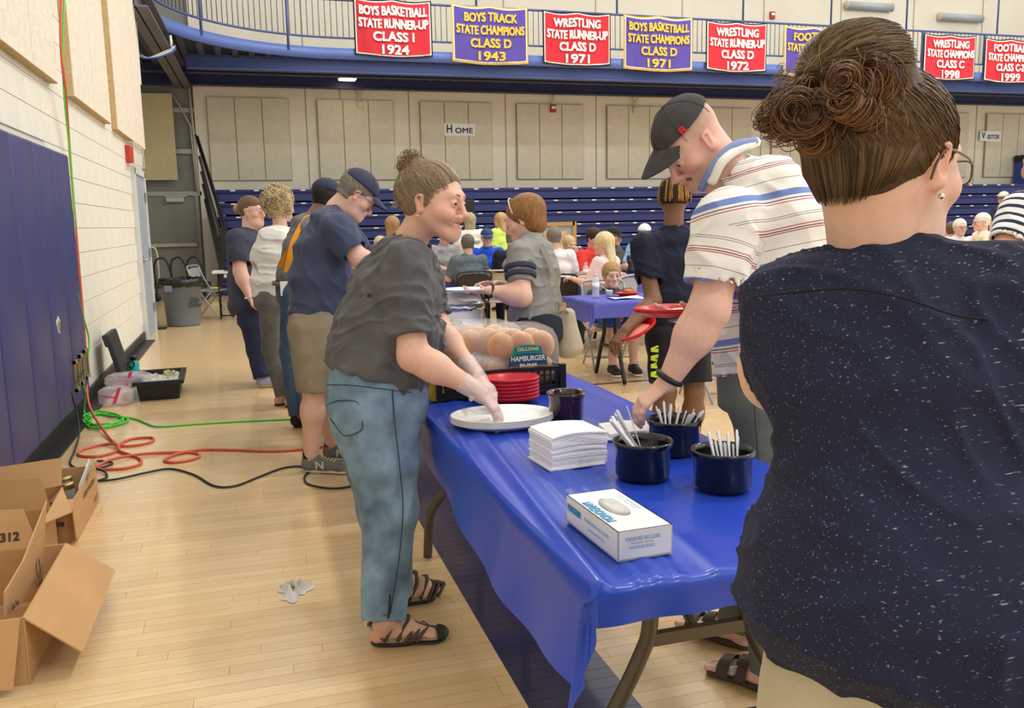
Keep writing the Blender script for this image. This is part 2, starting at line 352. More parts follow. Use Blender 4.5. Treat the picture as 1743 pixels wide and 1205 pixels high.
t = thing('acoustic_panel', 'tan acoustic board hung on the grey alcove wall', 'acoustic panel', (-1.7, BY-.1, 2.43))
MB().box((-1.83, BY-.14, 3.34), (.49, .04, .9)).build('core', MBPE, t)
MB().box((-1.73, BY-.19, 3.34), (.385, .012, .897)).box((-2.24, BY-.19, 3.34), (.1, .012, .897)).build('fibre_board', mat('ply_board', (208, 194, 150), .85, var=.05), t)
# signs
MPAPER = mat('white_paper', (232, 234, 232), .4)
MINK = mat('black_ink', (52, 54, 58), .6)
for (txt, x, lab) in (('H OME', 4.94, 'white paper sign reading Home on the back wall'), ('V ISITOR', 20.5, 'white paper sign reading Visitor on the back wall')):
    t = thing('paper_sign', lab, 'sign', (x, BY-.08, 3.58)); MB().box((x, BY-.077, 3.58), (.37, .003, .14)).build('sheet', MPAPER, t)
    big, rest = txt.split(); wd = .5
    text_on('lettering', big, .26, MINK, t, (x-.25, BY-.081, 3.59), (1,0,0), (0,0,1), .12, .006)
    text_on('lettering', rest, .17, MINK, t, (x+.1, BY-.081, 3.555), (1,0,0), (0,0,1), .42, .004)
# strobes, conduits, light fixtures
def strobe(x, y, z, lab, stem):
    t = thing('fire_strobe', lab, 'alarm', (x, y, z)); MB().box((x, y-.03, z), (.07, .03, .09), bev=.008).build('red_body', mat('alarm_red', (176, 48, 44), .5), t)
    MB().box((x, y-.065, z+.02), (.05, .012, .03)).build('lens', mat('strobe_lens', (235, 235, 235), .2), t)
    if stem: MB().tube([(x, y-.02, z+.08), (x, y-.02, z+.33)], .02, 6).build('conduit', mat('conduit_cream', (206, 200, 180), .6), t)
strobe(7.26, BY-.075, 4.1, 'red and white fire strobe on the back wall under the balcony', True)
strobe(13.3, BY, 6.55, 'small red fire strobe high on the wall above the banners', False)
for x, lab in ((2.63, 'cream junction box with forked conduit above the second group of boards'), (9.42, 'cream junction box with forked conduit above the capped man')):
    t = thing('junction_box', lab, 'junction box', (x, BY-.08, 4.1)); MB().box((x, BY-.1, 4.1), (.06, .03, .06), bev=.006).build('box', mat('conduit_cream'), t)
    for q in (-1, 1): MB().tube([(x+q*.01, BY-.09, 4.15), (x+q*.015, BY-.09, 4.3), (x+q*.09, BY-.09, 4.42)], .012, 6).build('conduit', mat('conduit_cream'), t)
for x, z, lab in ((16.2, 6.9, 'long grey tube light high on the upper wall, left of the pair'), (19.2, 6.75, 'long grey tube light high on the upper wall, right of the pair')):
    t = thing('tube_light', lab, 'light', (x, BY, z), 0, 'tube lights on the upper wall'); MB().tube([(x-.7, BY-.1, z), (x+.7, BY-.1, z)], .1, 12).build('diffuser', mat('dull_diffuser', (176, 184, 190), .3), t)
    for q in (-1, 1): MB().tube([(x+q*.7, BY-.1, z), (x+q*.73, BY-.1, z)], .11, 12).build('end_cap', mat('conduit_cream'), t)
# ---- balcony (running track)
MNAVY = mat('navy_paint', (40, 46, 92), .45, var=.05)
MBLUE = mat('fascia_blue', (86, 110, 178), .45, var=.05, vscale=3)
MDECK = mat('deck_underside', (46, 48, 66), .6)
R0, CXc = 3.2, 1.9
def track(x=None, a=None, off=0):   # inner edge; off>0 goes towards the outer wall
    if a is None: return A(x, TY+off, 0)
    return A(CXc+(R0+off)*math.cos(a), TY-R0+(R0+off)*math.sin(a), 0)
angs = np.linspace(math.pi*1.06, math.pi/2, 26)
edge = [track(a=a) for a in angs]+[track(x=x) for x in np.linspace(2.6, 25, 24)]
edge = np.array(edge)
def sweep(path, prof):
    """sweep a (out,z) profile along a plan path; out is the horizontal normal away from the hall"""
    T = np.gradient(path, axis=0); V = []; m = len(prof)
    for p, t_ in zip(path, T):
        t_ = unit(t_); n = A(-t_[1], t_[0], 0)
        for (o_, z) in prof: V.append(p+n*o_+A(0,0,z))
    F = []
    for i in range(len(path)-1):
        for k in range(m): F.append((i*m+k, i*m+(k+1) % m, (i+1)*m+(k+1) % m, (i+1)*m+k))
    F += [tuple(range(m)), tuple(range(len(path)*m-1, len(path)*m-m-1, -1))]
    return V, F
balc = thing('balcony', None, None); balc['kind'] = 'structure'
s = MB(); s.add(*sweep(edge, [(0, 4.63), (.05, 4.63), (.05, 4.84), (0, 4.84)]), True); s.build('fascia', MBLUE, balc)
s = MB(); s.box((12.0, TY+1.35, 4.74), (13.4, 1.29, .07)); 
pl = [tuple(track(a=a, off=.05)+A(0,0,4.8)) for a in angs]+[(CXc+.1, TY+.06, 4.8), (CXc+.1, BY, 4.8), (-4.3, BY, 4.8), (-4.3, 14.3, 4.8)]
s.slab(pl, (0,0,1), .12); s.build('deck', MDECK, balc)
s = MB()
for x in np.arange(-3.9, 25, .3):
    y0 = TY+.1
    if x < CXc:
        q = R0*R0-(x-CXc)**2; y0 = TY-R0+math.sqrt(q)+.1 if q > 0 and x > CXc-R0 else 14.5
    s.box((x, (y0+BY)/2, 4.655), (.055, (BY-y0)/2, .03))
tag(s.build('deck_rib', mat('deck_rib_paint', (70, 74, 100), .5), balc), kind='stuff')
def ibeam(p0, p1, top, bot, name='steel_beam', m=MNAVY, fl=.1):
    s = MB(); p0 = A(*p0, 0); p1 = A(*p1, 0)
    s.bar(p0+A(0,0,bot+.012), p1+A(0,0,bot+.012), fl*2, .024); s.bar(p0+A(0,0,top-.012), p1+A(0,0,top-.012), fl*2, .024); s.bar(p0+A(0,0,(top+bot)/2), p1+A(0,0,(top+bot)/2), .02, top-bot)
    return s.build(name, m, balc)
ibeam((-.9, TY+.22), (25, TY+.22), 4.66, 4.40, m=mat('beam_blue', (66, 84, 148), .45))
ibeam((-3.9, BY-.35), (25, BY-.35), 4.66, 4.40)
ibeam((-2.5, TY+1.3), (25, TY+1.3), 4.66, 4.5, m=mat('beam_dark', (50, 54, 82), .5))
ibeam((-1.25, 13.2), (-1.1, BY), 4.64, 4.38, m=mat('beam_grey', (104, 104, 112), .5), fl=.16)
# railing
top, bot = 5.74, 5.03
s = MB(); s.tube(edge+A(0,0,bot), .022, 6); s.build('bottom_rail', mat('rail_blue', (74, 88, 140), .4), balc)
s = MB(); s.tube(edge+A(0,0,top), .025, 6); s.build('top_rail', mat('rail_blue'), balc)
s = MB(); L_ = np.concatenate([[0], np.cumsum(np.linalg.norm(np.diff(edge, axis=0), axis=1))])
def at_len(l): return A(np.interp(l, L_, edge[:,0]), np.interp(l, L_, edge[:,1]), 0)
for l in np.arange(.6, L_[-1], .115): p = at_len(l); s.tube([p+A(0,0,bot), p+A(0,0,top)], .008, 5)
tag(s.build('baluster', mat('rail_dark', (70, 74, 92), .4), balc), kind='stuff')
for l in np.arange(1.0, L_[-1], 1.85):
    p = at_len(l); MB().tube([p+A(0,0,4.75), p+A(0,0,top+.02)], .028, 6).build('railing_post', mat('rail_blue'), balc)
for x in (2.25, 4.75, 7.85, 10.9, 13.2, 15.3, 18.0): MB().tube([(x, TY+.03, top), (x, TY+.03, 8.2)], .022, 6).build('hanger_rod', mat('rail_blue'), balc)
t = thing('under_deck_light', 'small lit white light fixture under the balcony deck', 'light', (2.3, 19.6, 4.5))
MB().box((2.3, 19.6, 4.60), (.2, .32, .05), bev=.01).build('housing', mat('fixture_white', (230, 230, 225), .5), t)
MB().box((2.3, 19.6, 4.54), (.17, .28, .012)).build('diffuser', mat('lit_diffuser', (255, 246, 225), .5, emit=4), t)
MB().tube([(2.2, BY-.02, 4.42), (2.22, BY-.02, 4.2), (2.35, BY-.02, 4.12), (2.6, BY-.02, 4.1)], .012, 5).build('feed_cable', mat('conduit_cream'), t)
t = thing('cable_bundle', 'loose white and blue cables looped from the balcony beam', 'cable', (-1.3, 15.5, 4.3))
for k, (dx, m_) in enumerate(((0, 'white_wire'), (.06, 'white_wire'), (.12, 'cable_blue'))):
    mm = mat('cable_blue', (60, 100, 190), .5); mm = mat(m_)
    MB().tube(catmull([(-1.55+dx, 14.2, 4.6), (-1.5+dx, 14.6, 4.25-.1*k), (-1.4+dx, 15.4, 4.1), (-1.1+dx, 15.9, 4.3), (-.95, 16.2, 4.45)], 6), .012, 5).build('cable', mm, t)
MB().lathe([(.1, 0), (.1, .03), (0, .04)], 16, (-1.02, 16.0, 4.48), M=np.array([[0,0,1],[0,1,0],[-1,0,0]])).build('round_plate', mat('fixture_white'), t)
# banners
def banner(x0, x1, ztop, zbot, fill, lines, bcol, tcol, lab, sag=.06):
    t = thing('banner', lab, 'banner', ((x0+x1)/2, TY-.06, zbot), 0, 'championship banners on the balcony rail')
    def fn(u, v, e=0, y=0):
        x = x0+e+(x1-x0-2*e)*u; z = zbot+e+(ztop-zbot-2*e)*v; w_ = math.sin(u*math.pi)
        return A(x, TY-.05-y+.018*math.sin(u*9+x0)*(1-v*.6)+.01*math.sin(u*23+2*v+x0*3)*(1-v), z-sag*w_*(1-v)*.8-.04*abs(math.sin(u*math.pi*2))*v)
    F1 = mat('banner_'+bcol+'_edge', {'gold': (222, 178, 60), 'black': (38, 34, 38)}[bcol], .8)
    MB().grid(lambda u, v: fn(u, v), 28, 14).build('outer_trim', F1, t)
    MB().grid(lambda u, v: fn(u, v, .03, .013), 28, 14).build('inner_trim', mat('banner_white', (236, 234, 230), .8), t)
    MB().grid(lambda u, v: fn(u, v, .055, .026), 28, 14).build('cloth', mat('banner_'+fill, {'red': (200, 38, 52), 'purple': (84, 70, 158)}[fill], .75, var=.06, vscale=3), t)
    TM = mat('letter_'+tcol, {'white': (240, 236, 226), 'gold': (232, 186, 66)}[tcol], .7)
    w_ = x1-x0
    for i, (ln, fr) in enumerate(lines):
        if not ln: continue
        z = ztop-(ztop-zbot)*(.18+.22*i)-.03; me = text_mesh(ln, .235, fr*w_, .008)
        V = np.empty(len(me.vertices)*3, np.float32); me.vertices.foreach_get('co', V); V = V.reshape(-1, 3); c = A(*t.location); W = V.copy()
        for q in range(len(V)):
            u = .5+V[q, 0]/w_; v = (z+V[q, 1]-zbot)/(ztop-zbot); W[q] = fn(min(max(u, 0), 1), v, 0, .048+V[q, 2])-c
        me.vertices.foreach_set('co', W.ravel()); me.update(); link('lettering', me, TM, t)
RU = [('WRESTLING', .62), ('STATE RUNNER-UP', .9), ('CLASS D', .52), ('1971', .34)]
def rl(a, b, c, d): return [(a, .68 if len(a) < 11 else .86), (b, .88), (c, .52), (d, .34)]
banner(2.25, 3.80, 5.80, 4.72, 'red', rl('BOYS BASKETBALL', 'STATE RUNNER-UP', 'CLASS I', '1924'), 'black', 'white', 'red banner reading Boys Basketball State Runner-Up Class I 1924')
banner(4.20, 5.82, 5.78, 4.66, 'purple', rl('BOYS TRACK', 'STATE CHAMPIONS', 'CLASS D', '1943'), 'gold', 'gold', 'purple banner reading Boys Track State Champions Class D 1943')
banner(6.14, 7.67, 5.75, 4.68, 'red', rl('WRESTLING', 'STATE RUNNER-UP', 'CLASS D', '1971'), 'black', 'white', 'red Wrestling State Runner-Up banner between the two purple banners')
banner(7.97, 9.60, 5.75, 4.64, 'purple', rl('BOYS BASKETBALL', 'STATE CHAMPIONS', 'CLASS D', '1971'), 'gold', 'gold', 'purple banner reading Boys Basketball State Champions Class D 1971')
banner(9.93, 11.47, 5.72, 4.66, 'red', rl('WRESTLING', 'STATE RUNNER-UP', 'CLASS D', '1972'), 'black', 'white', 'red Wrestling State Runner-Up banner of 1972 just left of the purple Football banner')
banner(11.9, 13.45, 5.70, 4.62, 'purple', rl('FOOTBALL', 'STATE CHAMPIONS', 'CLASS', ''), 'gold', 'gold', 'purple Football banner half hidden by the hair bun')
banner(13.85, 15.4, 5.70, 4.64, 'purple', [], 'gold', 'gold', 'purple banner almost wholly hidden behind the hair bun')
banner(15.75, 17.30, 5.69, 4.65, 'red', rl('WRESTLING', 'STATE CHAMPIONS', 'CLASS C', '1998'), 'black', 'white', 'red banner reading Wrestling State Champions Class C 1998')
banner(17.56, 19.15, 5.66, 4.63, 'red', rl('FOOTBALL', 'STATE CHAMPIONS', 'CLASS C-2', '1999'), 'black', 'white', 'red banner reading Football State Champions 1999 cut by the right edge')
# ---- bleachers, folded shut
bl = thing('bleachers', 'folded navy blue bleachers along the back wall', 'bleachers', (10, 19.3, 0))
MBL = mat('bleacher_blue', (28, 40, 98), .45, var=.06, vscale=2, bump=.04, bscale=10)
RH = .272
prof = [(0, .02), (.0, .16), (-.025, .19), (-.035, .225), (-.02, .252), (.03, .258), (.5, .258), (.5, .02)]
V = []; F = []; xs = np.linspace(-.55, 25, 3)
for x in xs: V += [(x, 19.1+p[0], p[1]) for p in prof]
m_ = len(prof)
for i in range(2):
    for k in range(m_): F.append((i*m_+k, i*m_+(k+1) % m_, (i+1)*m_+(k+1) % m_, (i+1)*m_+k))
F += [tuple(range(m_-1, -1, -1)), tuple(2*m_+k for k in range(m_))]
rme = MB().add(V, F).mesh('bleacher_row', (10, 19.3, 0)); rme.materials.append(MBL)
tg = MB()
for x in np.arange(-.2, 24.5, .47): tg.box((x, 19.07, .235), (.05, .012, .012))
tme = tg.mesh('seat_number', (10, 19.3, 0)); tme.materials.append(mat('number_plate', (215, 215, 205), .5))
MB().box((12.2, 19.5, 1.05), (12.6, .1, 1.05)).build('back_frame', mat('bleacher_dark', (18, 20, 34), .7), bl)
for r in range(8):
    o = link('bleacher_row', rme, None, bl, (0, 0, r*RH+.02)); tag(link('seat_number', tme, None, o, (random.uniform(-.1,.1), 0, 0)), kind='stuff')
MB().box((-.5, 19.05, .42), (.05, .012, .035)).build('tag_plate', mat('number_plate'), bl)
t = thing('folded_rails', 'black folded handrails leaning at the end of the bleachers', 'handrail', (-.65, 19.2, 0))
for (xa, za, xb, zb) in ((-.86, 3.27, -.45, 1.45), (-.83, 3.24, -.40, 1.4), (-.82, 2.85, -.5, 1.2), (-.80, 2.55, -.52, .9), (-.79, 2.3, -.53, .7), (-.77, 2.0, -.55, .5)):
    MB().bar((xa, 19.0, za), (xb, 19.0, zb), .05, .05).build('rail_bar', mat('black_steel', (22, 22, 24), .5), t)
MB().bar((-.62, 19.05, 0.02), (-.42, 19.05, 1.5), .12, .12).build('end_post', mat('black_steel'), t)
MB().slab([(-.62, 19.15, 0.02), (-.4, 19.15, 0.02), (-.42, 19.15, 1.7)], (0,-1,0), .05).build('end_plate', mat('black_steel'), t)
MB().box((-.68, 18.98, .16), (.1, .01, .04)).build('yellow_sticker', mat('sticker_yellow', (230, 220, 50), .5), t)
# ================================================================ SERVING TABLE
TX0, TX1, TY0, TY1, TZ = .585, 1.335, 1.43, 3.86, .742
MLEG = mat('bronze_grey_steel', (92, 84, 72), .38, .6)
def tubes(name, paths, r, m, par, n=10):
    for p in paths: MB().tube(catmull(p, 6) if len(p) > 2 else p, r, n).build(name, m, par)
def folding_table(label, x0, x1, y0, y1, z, legs_y, group):
    t = thing('folding_table', label, 'table', ((x0+x1)/2, (y0+y1)/2, 0), 0, group)
    MB().box(((x0+x1)/2, (y0+y1)/2, z-.025), ((x1-x0)/2, (y1-y0)/2, .022), bev=.008).build('tabletop', mat('white_plastic', (205, 205, 205), .5), t)
    xm = (x0+x1)/2; hw = (x1-x0)/2
    for y, sg in legs_y:
        for q in (-1, 1):
            MB().tube(catmull([(xm+q*.125, y, z-.05), (xm+q*.125, y, .50), (xm+q*.15, y, .42), (xm+q*(hw-.16), y, .30), (xm+q*(hw-.09), y, .2), (xm+q*(hw-.07), y, .012)], 6), .019, 10).build('leg', MLEG, t)
        MB().bar((xm-.14, y, .46), (xm+.14, y, .46), .02, .03).build('leg_crossbar', MLEG, t)
        MB().tube(catmull([(xm, y+.02, .46), (xm, y+sg*.2, .56), (xm, y+sg*.45, z-.06)], 5), .013, 8).build('brace', MLEG, t)
    for q in (-1, 1): MB().bar((xm+q*(hw-.08), y0+.1, z-.06), (xm+q*(hw-.08), y1-.1, z-.06), .025, .03).build('apron_rail', MLEG, t)
    return t
folding_table('long folding table under the blue plastic cloth with the crocks and plates', TX0, TX1, TY0, TY1, TZ-.004, ((1.72, 1), (3.5, -1)), 'folding tables')
# the blue plastic sheet: one draped mesh (s across, t along)
MCLOTH = mat('blue_plastic_sheet', (44, 78, 200), .3, var=.05, vscale=3, transluc=.22, coat=.15)
def cloth(label, x0, x1, y0, y1, z, sl, sr, e0, e1, seed, wr=1.0, ns=96, nt=170, corner=.24, cm=None):
    rs = np.random.RandomState(seed)
    S = np.concatenate([np.linspace(-1, 0, 16)[:-1], np.linspace(0, 1, ns), np.linspace(1, 2, 14)[1:]])
    T = np.concatenate([np.linspace(-1, 0, 14)[:-1], np.linspace(0, 1, nt), np.linspace(1, 2, 8)[1:]])
    V = np.zeros((len(T), len(S), 3))
    for j, t_ in enumerate(T):
        for i, s_ in enumerate(S):
            sc = min(max(s_, 0), 1); tc = min(max(t_, 0), 1)
            x = x0+(x1-x0)*sc; y = y0+(y1-y0)*tc; zz = z
            lf = max(0, 1-sc*2.2)
            # long pulled folds, strongest near the left edge
            zz += wr*lf*(.010*max(0, math.sin(38*sc-9*tc+1.0))**2+.008*max(0, math.sin(61*sc-16*tc+.5*math.sin(5*tc)))**2)*(.6+.4*math.sin(3.0*tc+.8))
            zz += wr*.0012*math.sin(23*tc+3*sc)*(1-lf)+.0008*math.sin(40*sc+9*tc)
            a = max(0, -s_) if s_ < 0 else max(0, s_-1); b = max(0, -t_) if t_ < 0 else max(0, t_-1)
            if a or b:
                L = sl if s_ < 0 else sr; E_ = e0 if t_ < 0 else e1
                if s_ < 0: L = L*(1+.28*math.sin(2.6*tc+.7)+.08*math.sin(9*tc))
                da, db = a*L, b*E_
                sx = -1 if s_ < 0 else 1; sy = -1 if t_ < 0 else 1
                if a and b:
                    r = max(da, db)+.55*min(da, db)*(corner/.24); an = math.atan2(db, da)
                    fold = math.sin(2*an); out = .012+.28*r*fold+.014*math.sin(6*an)
                    x += sx*out*math.cos(an); y += sy*out*math.sin(an); zz = z-r*(1-.02*fold)
                elif a:
                    rp = .006*math.sin(17*tc*2+1.3*math.sin(6*tc))*a
                    x += sx*(.010*min(1, a*8)+.035*a*a*math.sin(4*tc+1)+rp); zz = z-da
                else:
                    rp = .004*math.sin(29*sc)*b; y += sy*(.010*min(1, b*8)+rp); zz = z-db
            V[j, i] = (x, y, zz)
    n = len(S); m = len(T); base = A((x0+x1)/2, (y0+y1)/2, z)
    idx = np.arange(n*m).reshape(m, n); F = np.stack([idx[:-1,:-1].ravel(), idx[:-1,1:].ravel(), idx[1:,1:].ravel(), idx[1:,:-1].ravel()], 1)
    o = link('tablecloth', mesh_np('tablecloth', V.reshape(-1, 3)-base, F), cm or MCLOTH); o.location = base
    return tag(o, label, 'tablecloth', 'blue plastic tablecloths')
cloth('shiny blue plastic sheet over the nearest serving table with a hanging corner', TX0-.012, TX1+.012, TY0-.01, TY1+.01, TZ, .155, .12, .07, .1, 3, corner=.5)
TT = TZ+.004   # top of the cloth
def off(p, z=TT): return A(p[0], p[1], z)
# ---- crocks with cutlery
MCROCK = mat('black_plastic_crock', (16, 17, 22), .16, coat=.3)
MWP = mat('white_cutlery_plastic', (226, 228, 234), .35, transluc=.1)
def crock(label, c, R, H, m, group=None):
    t = thing('crock', label, 'crock', c, 0, group)
    pr = [(.0, .002), (R*.82, .002), (R*.9, .012), (R*.915, H*.82), (R*.99, H*.86), (R, H-.004), (R*.985, H), (R*.94, H), (R*.885, H*.84), (R*.86, .014), (0, .012)]
    MB().lathe(pr, 48, (0,0,0)).blocal('bowl', m, t); return t
def cutlery(kind, m=MWP):
    """one piece lying along +Z (handle end at top), thin in Y"""
    s = MB(); prof = {'knife': [(0, .006), (.03, .0085), (.085, .008), (.095, .0055), (.17, .006), (.19, .0065), (.192, .004)], 'fork': [(0, .005), (.035, .011), (.05, .0115), (.065, .006), (.1, .0045), (.17, .0065), (.178, .003)], 'spoon': [(0, .006), (.02, .0155), (.04, .0155), (.055, .006), (.1, .0045), (.155, .0065), (.165, .003)]}[kind]
    V = []; F = []
    for (z, w_) in prof:
        y = .004*math.sin(z*20) if kind != 'knife' else 0
        V += [(-w_, y, z), (0, y+.0022, z), (w_, y, z), (0, y-.0012, z)]
    for i in range(len(prof)-1):
        for k in range(4): F.append((i*4+k, i*4+(k+1) % 4, i*4+4+(k+1) % 4, i*4+4+k))
    F += [(3,2,1,0), tuple((len(prof)-1)*4+k for k in range(4))]
    me = s.add(V, F, True).mesh(kind); me.materials.append(m); return me
CM = {k: cutlery(k) for k in ('knife', 'fork', 'spoon')}
def put(kind, name, lab, p, d, roll, group, k=1.0):
    z = unit(d); x = unit(np.cross(z, (0,1,.1))); y = np.cross(z, x); cr, sr_ = math.cos(roll), math.sin(roll); x2 = x*cr+y*sr_; y2 = np.cross(z, x2)
    o = link(name, CM[kind]); o.matrix_world = Matrix([[x2[i]*k, y2[i]*k, z[i]*k, p[i]] for i in range(3)]+[[0,0,0,1]])
    tag(o, lab, kind, group)
cA = off(gz(1094, 812, TT)); cB = off(gz(1147, 770, TT)); cC = off(gz(1229, 830, TT))
RC, HC = .0795, .102
crock('round black plastic crock of white knives beside the napkin stack', cA, RC, HC, MCROCK, 'black crocks')
crock('round black plastic crock behind the other two, under the reaching hand', cB, RC, HC, MCROCK, 'black crocks')
crock('round black plastic crock of forks nearest the woman with the bun', cC, RC, HC, MCROCK, 'black crocks')
for i in range(9):
    q = i/8; d = unit(A(-.62+.1*random.uniform(-1,1)+.25*q, .30-.2*q, 1.0)); b_ = cA+A(.012+.01*random.uniform(-1,1)+q*.012, -.035+q*.06, .018)
    put('knife', 'plastic_knife', 'white plastic knife leaning in the crock beside the napkins', b_, d, random.uniform(0, 3), 'white plastic knives', .92)
for i in range(14):
    a = random.uniform(0, 6.28); r = .045*math.sqrt(random.random()); d = unit(A(.5*math.cos(a)+.2, .45*math.sin(a), 1.0)); L_ = random.uniform(.0, .02)
    put('spoon', 'plastic_spoon', 'white plastic spoon standing handle up in the rear crock', cB+A(r*math.cos(a)*.6-.01, r*math.sin(a)*.6, .014-L_*.3), d, random.uniform(0, 3), 'white plastic spoons', random.uniform(.74, .84))
for i in range(11):
    q = i/10; d = unit(A(.05+.3*(q-.3), .12, 1.0)); 
    put('fork', 'plastic_fork', 'white plastic fork in the crock nearest the woman with the bun', cC+A(-.02+.05*q, -.02+.006*math.sin(i*2), .014-.012*(i % 3)), unit(d+A(.0, .25, 0)), .2*math.sin(i), 'white plastic forks', random.uniform(.70, .78))
# ---- maroon crock
cM = off(gz(964, 716, TT)); t = thing('crock', 'glossy dark maroon ceramic crock behind the napkin stack', 'crock', cM)
pr = [(0, .002), (.05, .002), (.058, .01), (.06, .075), (.066, .092), (.068, .098), (.066, .101), (.061, .099), (.055, .08), (.053, .014), (0, .012)]
MB().lathe(pr, 44).blocal('bowl', mat('maroon_glaze', (46, 16, 22), .12, coat=.6), t)
# ---- napkins: thin folded sheets, each one a piece
MNAP = mat('paper_napkin', (236, 236, 238), .95, bump=.3, bscale=160)
def napkins(lab, c, rz, w_, d_, n, th):
    t = thing('napkin_stack', lab, 'napkins', c, rz, 'napkin stacks')
    for i in range(n):
        rs = random.Random(i*7+n); sg = .006*math.sin(i*.7)
        def fn(u, v, top):
            x = (u-.5)*w_+rs_x; y = (v-.5)*d_+rs_y
            bow = .006*(i/n)*math.sin(u*math.pi)*(1 if n > 10 else .3)-.004*(i/n)*((u-.5)**2)*4
            return (x, y, i*th+(th*.92 if top else 0)+bow+.0012*math.sin(u*7+i)*(i/n))
        rs_x, rs_y = rs.uniform(-.0022, .0022), rs.uniform(-.0022, .0022)
        if i == 0: rs_x, rs_y = -.008, -.006
        s = MB(); k = 7
        Vt = [fn(a/(k-1), b_, True) for b_ in (0, .5, 1) for a in range(k)]; Vb = [fn(a/(k-1), b_, False) for b_ in (0, .5, 1) for a in range(k)]
        F = []
        for b_ in range(2):
            for a in range(k-1):
                p = b_*k+a; F.append((p, p+1, p+1+k, p+k)); F.append((3*k+p+k, 3*k+p+1+k, 3*k+p+1, 3*k+p))
        for a in range(k-1):
            F.append((3*k+a, 3*k+a+1, a+1, a)); F.append((2*k+a, 2*k+a+1, 3*k+2*k+a+1, 3*k+2*k+a))
        for b_ in range(2):
            p = b_*k; F.append((p, p+k, 3*k+p+k, 3*k+p)); p = b_*k+k-1; F.append((3*k+p, 3*k+p+k, p+k, p))
        s.add(Vt+Vb, F, False); s.blocal('napkin', MNAP, t)
n0, n1, n2 = gz(940, 812, TT), gz(1026, 800, TT), gz(907, 757, TT)
nx = n1-n0; napkins('tall stack of folded white paper napkins beside the black crock', off(gz(966, 783, TT)), math.atan2(nx[1], nx[0]), .17, .155, 20, .0047)
napkins('low stack of white napkins behind the black crocks under the hand', off(gz(1072, 737, TT)), -.15, .17, .15, 5, .0045)
# ---- oval white plates
MWPL = mat('white_moulded_plate', (232, 232, 230), .45)
t = thing('plate_stack', 'stack of large oval white plates under the gloved hands', 'plates', off(gz(855, 722, TT)), -.05)
for i in range(5):
    MB().lathe([(0, .003), (.13, .003), (.15, .013), (.172, .02), (.176, .0195), (.174, .017), (.152, .009), (.132, 0), (0, 0)], 56, (0,0,i*.0048), sx=1.0, sy=.80).blocal('plate', MWPL, t)
# ---- red oval plates
MRED = mat('red_plastic_plate', (206, 24, 42), .25, transluc=.12)
MREDS = mat('red_plate_rim', (214, 70, 92), .35)
def red_plate(par, z, dz=0, sx=1, name='plate', sc=1):
    o = MB().lathe([(0, .004), (.07*sc, .004), (.084*sc, .026), (.104*sc, .031), (.106*sc, .029), (.105*sc, .018), (.083*sc, .016), (.07*sc, 0), (0, 0)], 48, (0,0,z), sx=1.08, sy=.85).blocal(name, MRED, par); return o
t = thing('plate_stack', 'stack of glossy red oval plastic plates beside the bread crate', 'plates', off(gz(868, 684, TT)), -.1)
for i in range(6): red_plate(t, i*.0135)
# ---- mustard bottle
mp_ = off(gz(745, 682, TT)); t = thing('mustard_bottle', 'yellow plastic bottle on the blue cloth beside the woman serving', 'bottle', mp_)
MB().lathe([(0, 0), (.031, .001), (.033, .006), (.033, .135), (.030, .15), (.022, .158), (0, .16)], 32, sx=1, sy=.8).blocal('bottle_body', mat('mustard_yellow', (214, 182, 16), .35), t)
MB().lathe([(.018, .155), (.018, .175), (.012, .178), (.007, .195), (0, .196)], 20).blocal('nozzle', mat('nozzle_grey', (170, 160, 140), .4), t)
text_on('lettering', 'mustard', .008, mat('label_pale', (240, 236, 190), .5), t, mp_+A(-.002, -.0275, .035), (1,0,0), (0,0,1), .022)
# ---- bread crate (bakery tray) with bags of buns
cx0, cx1, cy0, cy1 = .665, 1.165, 3.20, 3.78
t = thing('bread_crate', 'black plastic lattice bakery crate of buns on the blue cloth', 'crate', ((cx0+cx1)/2, (cy0+cy1)/2, TT))
MCR = mat('black_crate_plastic', (22, 22, 24), .4)
MB().box(((cx0+cx1)/2, (cy0+cy1)/2, TT+.012), ((cx1-cx0)/2, (cy1-cy0)/2, .01)).build('crate_floor', MCR, t)
def lattice(p0, p1, h, name):
    s = MB(); p0 = A(*p0, 0); p1 = A(*p1, 0); L_ = np.linalg.norm(p1-p0); n = int(L_/.024); d = (p1-p0)/L_
    for i in range(n+1): q = p0+d*L_*i/n; s.bar(q+A(0,0,TT+.02), q+A(0,0,TT+h), .004, .008)
    for z in (.03, .052, .074): s.bar(p0+A(0,0,TT+z), p1+A(0,0,TT+z), .007, .004)
    s.bar(p0+A(0,0,TT+h), p1+A(0,0,TT+h), .018, .016); s.bar(p0+A(0,0,TT+.018), p1+A(0,0,TT+.018), .014, .016)
    s.build(name, MCR, t)
lattice((cx0, cy0), (cx1, cy0), .1, 'lattice_side'); lattice((cx1, cy0), (cx1, cy1), .1, 'lattice_side'); lattice((cx0, cy1), (cx1, cy1), .1, 'lattice_side'); lattice((cx0, cy0), (cx0, cy1), .1, 'lattice_side')
for (x, y) in ((cx0, cy0), (cx1, cy0), (cx0, cy1), (cx1, cy1)): MB().box((x, y, TT+.058), (.012, .012, .057)).build('corner_post', MCR, t)
MBUN = mat('golden_bun', (192, 126, 60), .4)
_n = MBUN.node_tree.nodes; _l = MBUN.node_tree.links; _tc = _n.new('ShaderNodeTexCoord'); _sp = _n.new('ShaderNodeSeparateXYZ'); _l.new(_tc.outputs['Object'], _sp.inputs[0]); _mr = _n.new('ShaderNodeMapRange'); _mr.inputs[1].default_value = -.022; _mr.inputs[2].default_value = .036; _l.new(_sp.outputs[2], _mr.inputs[0])
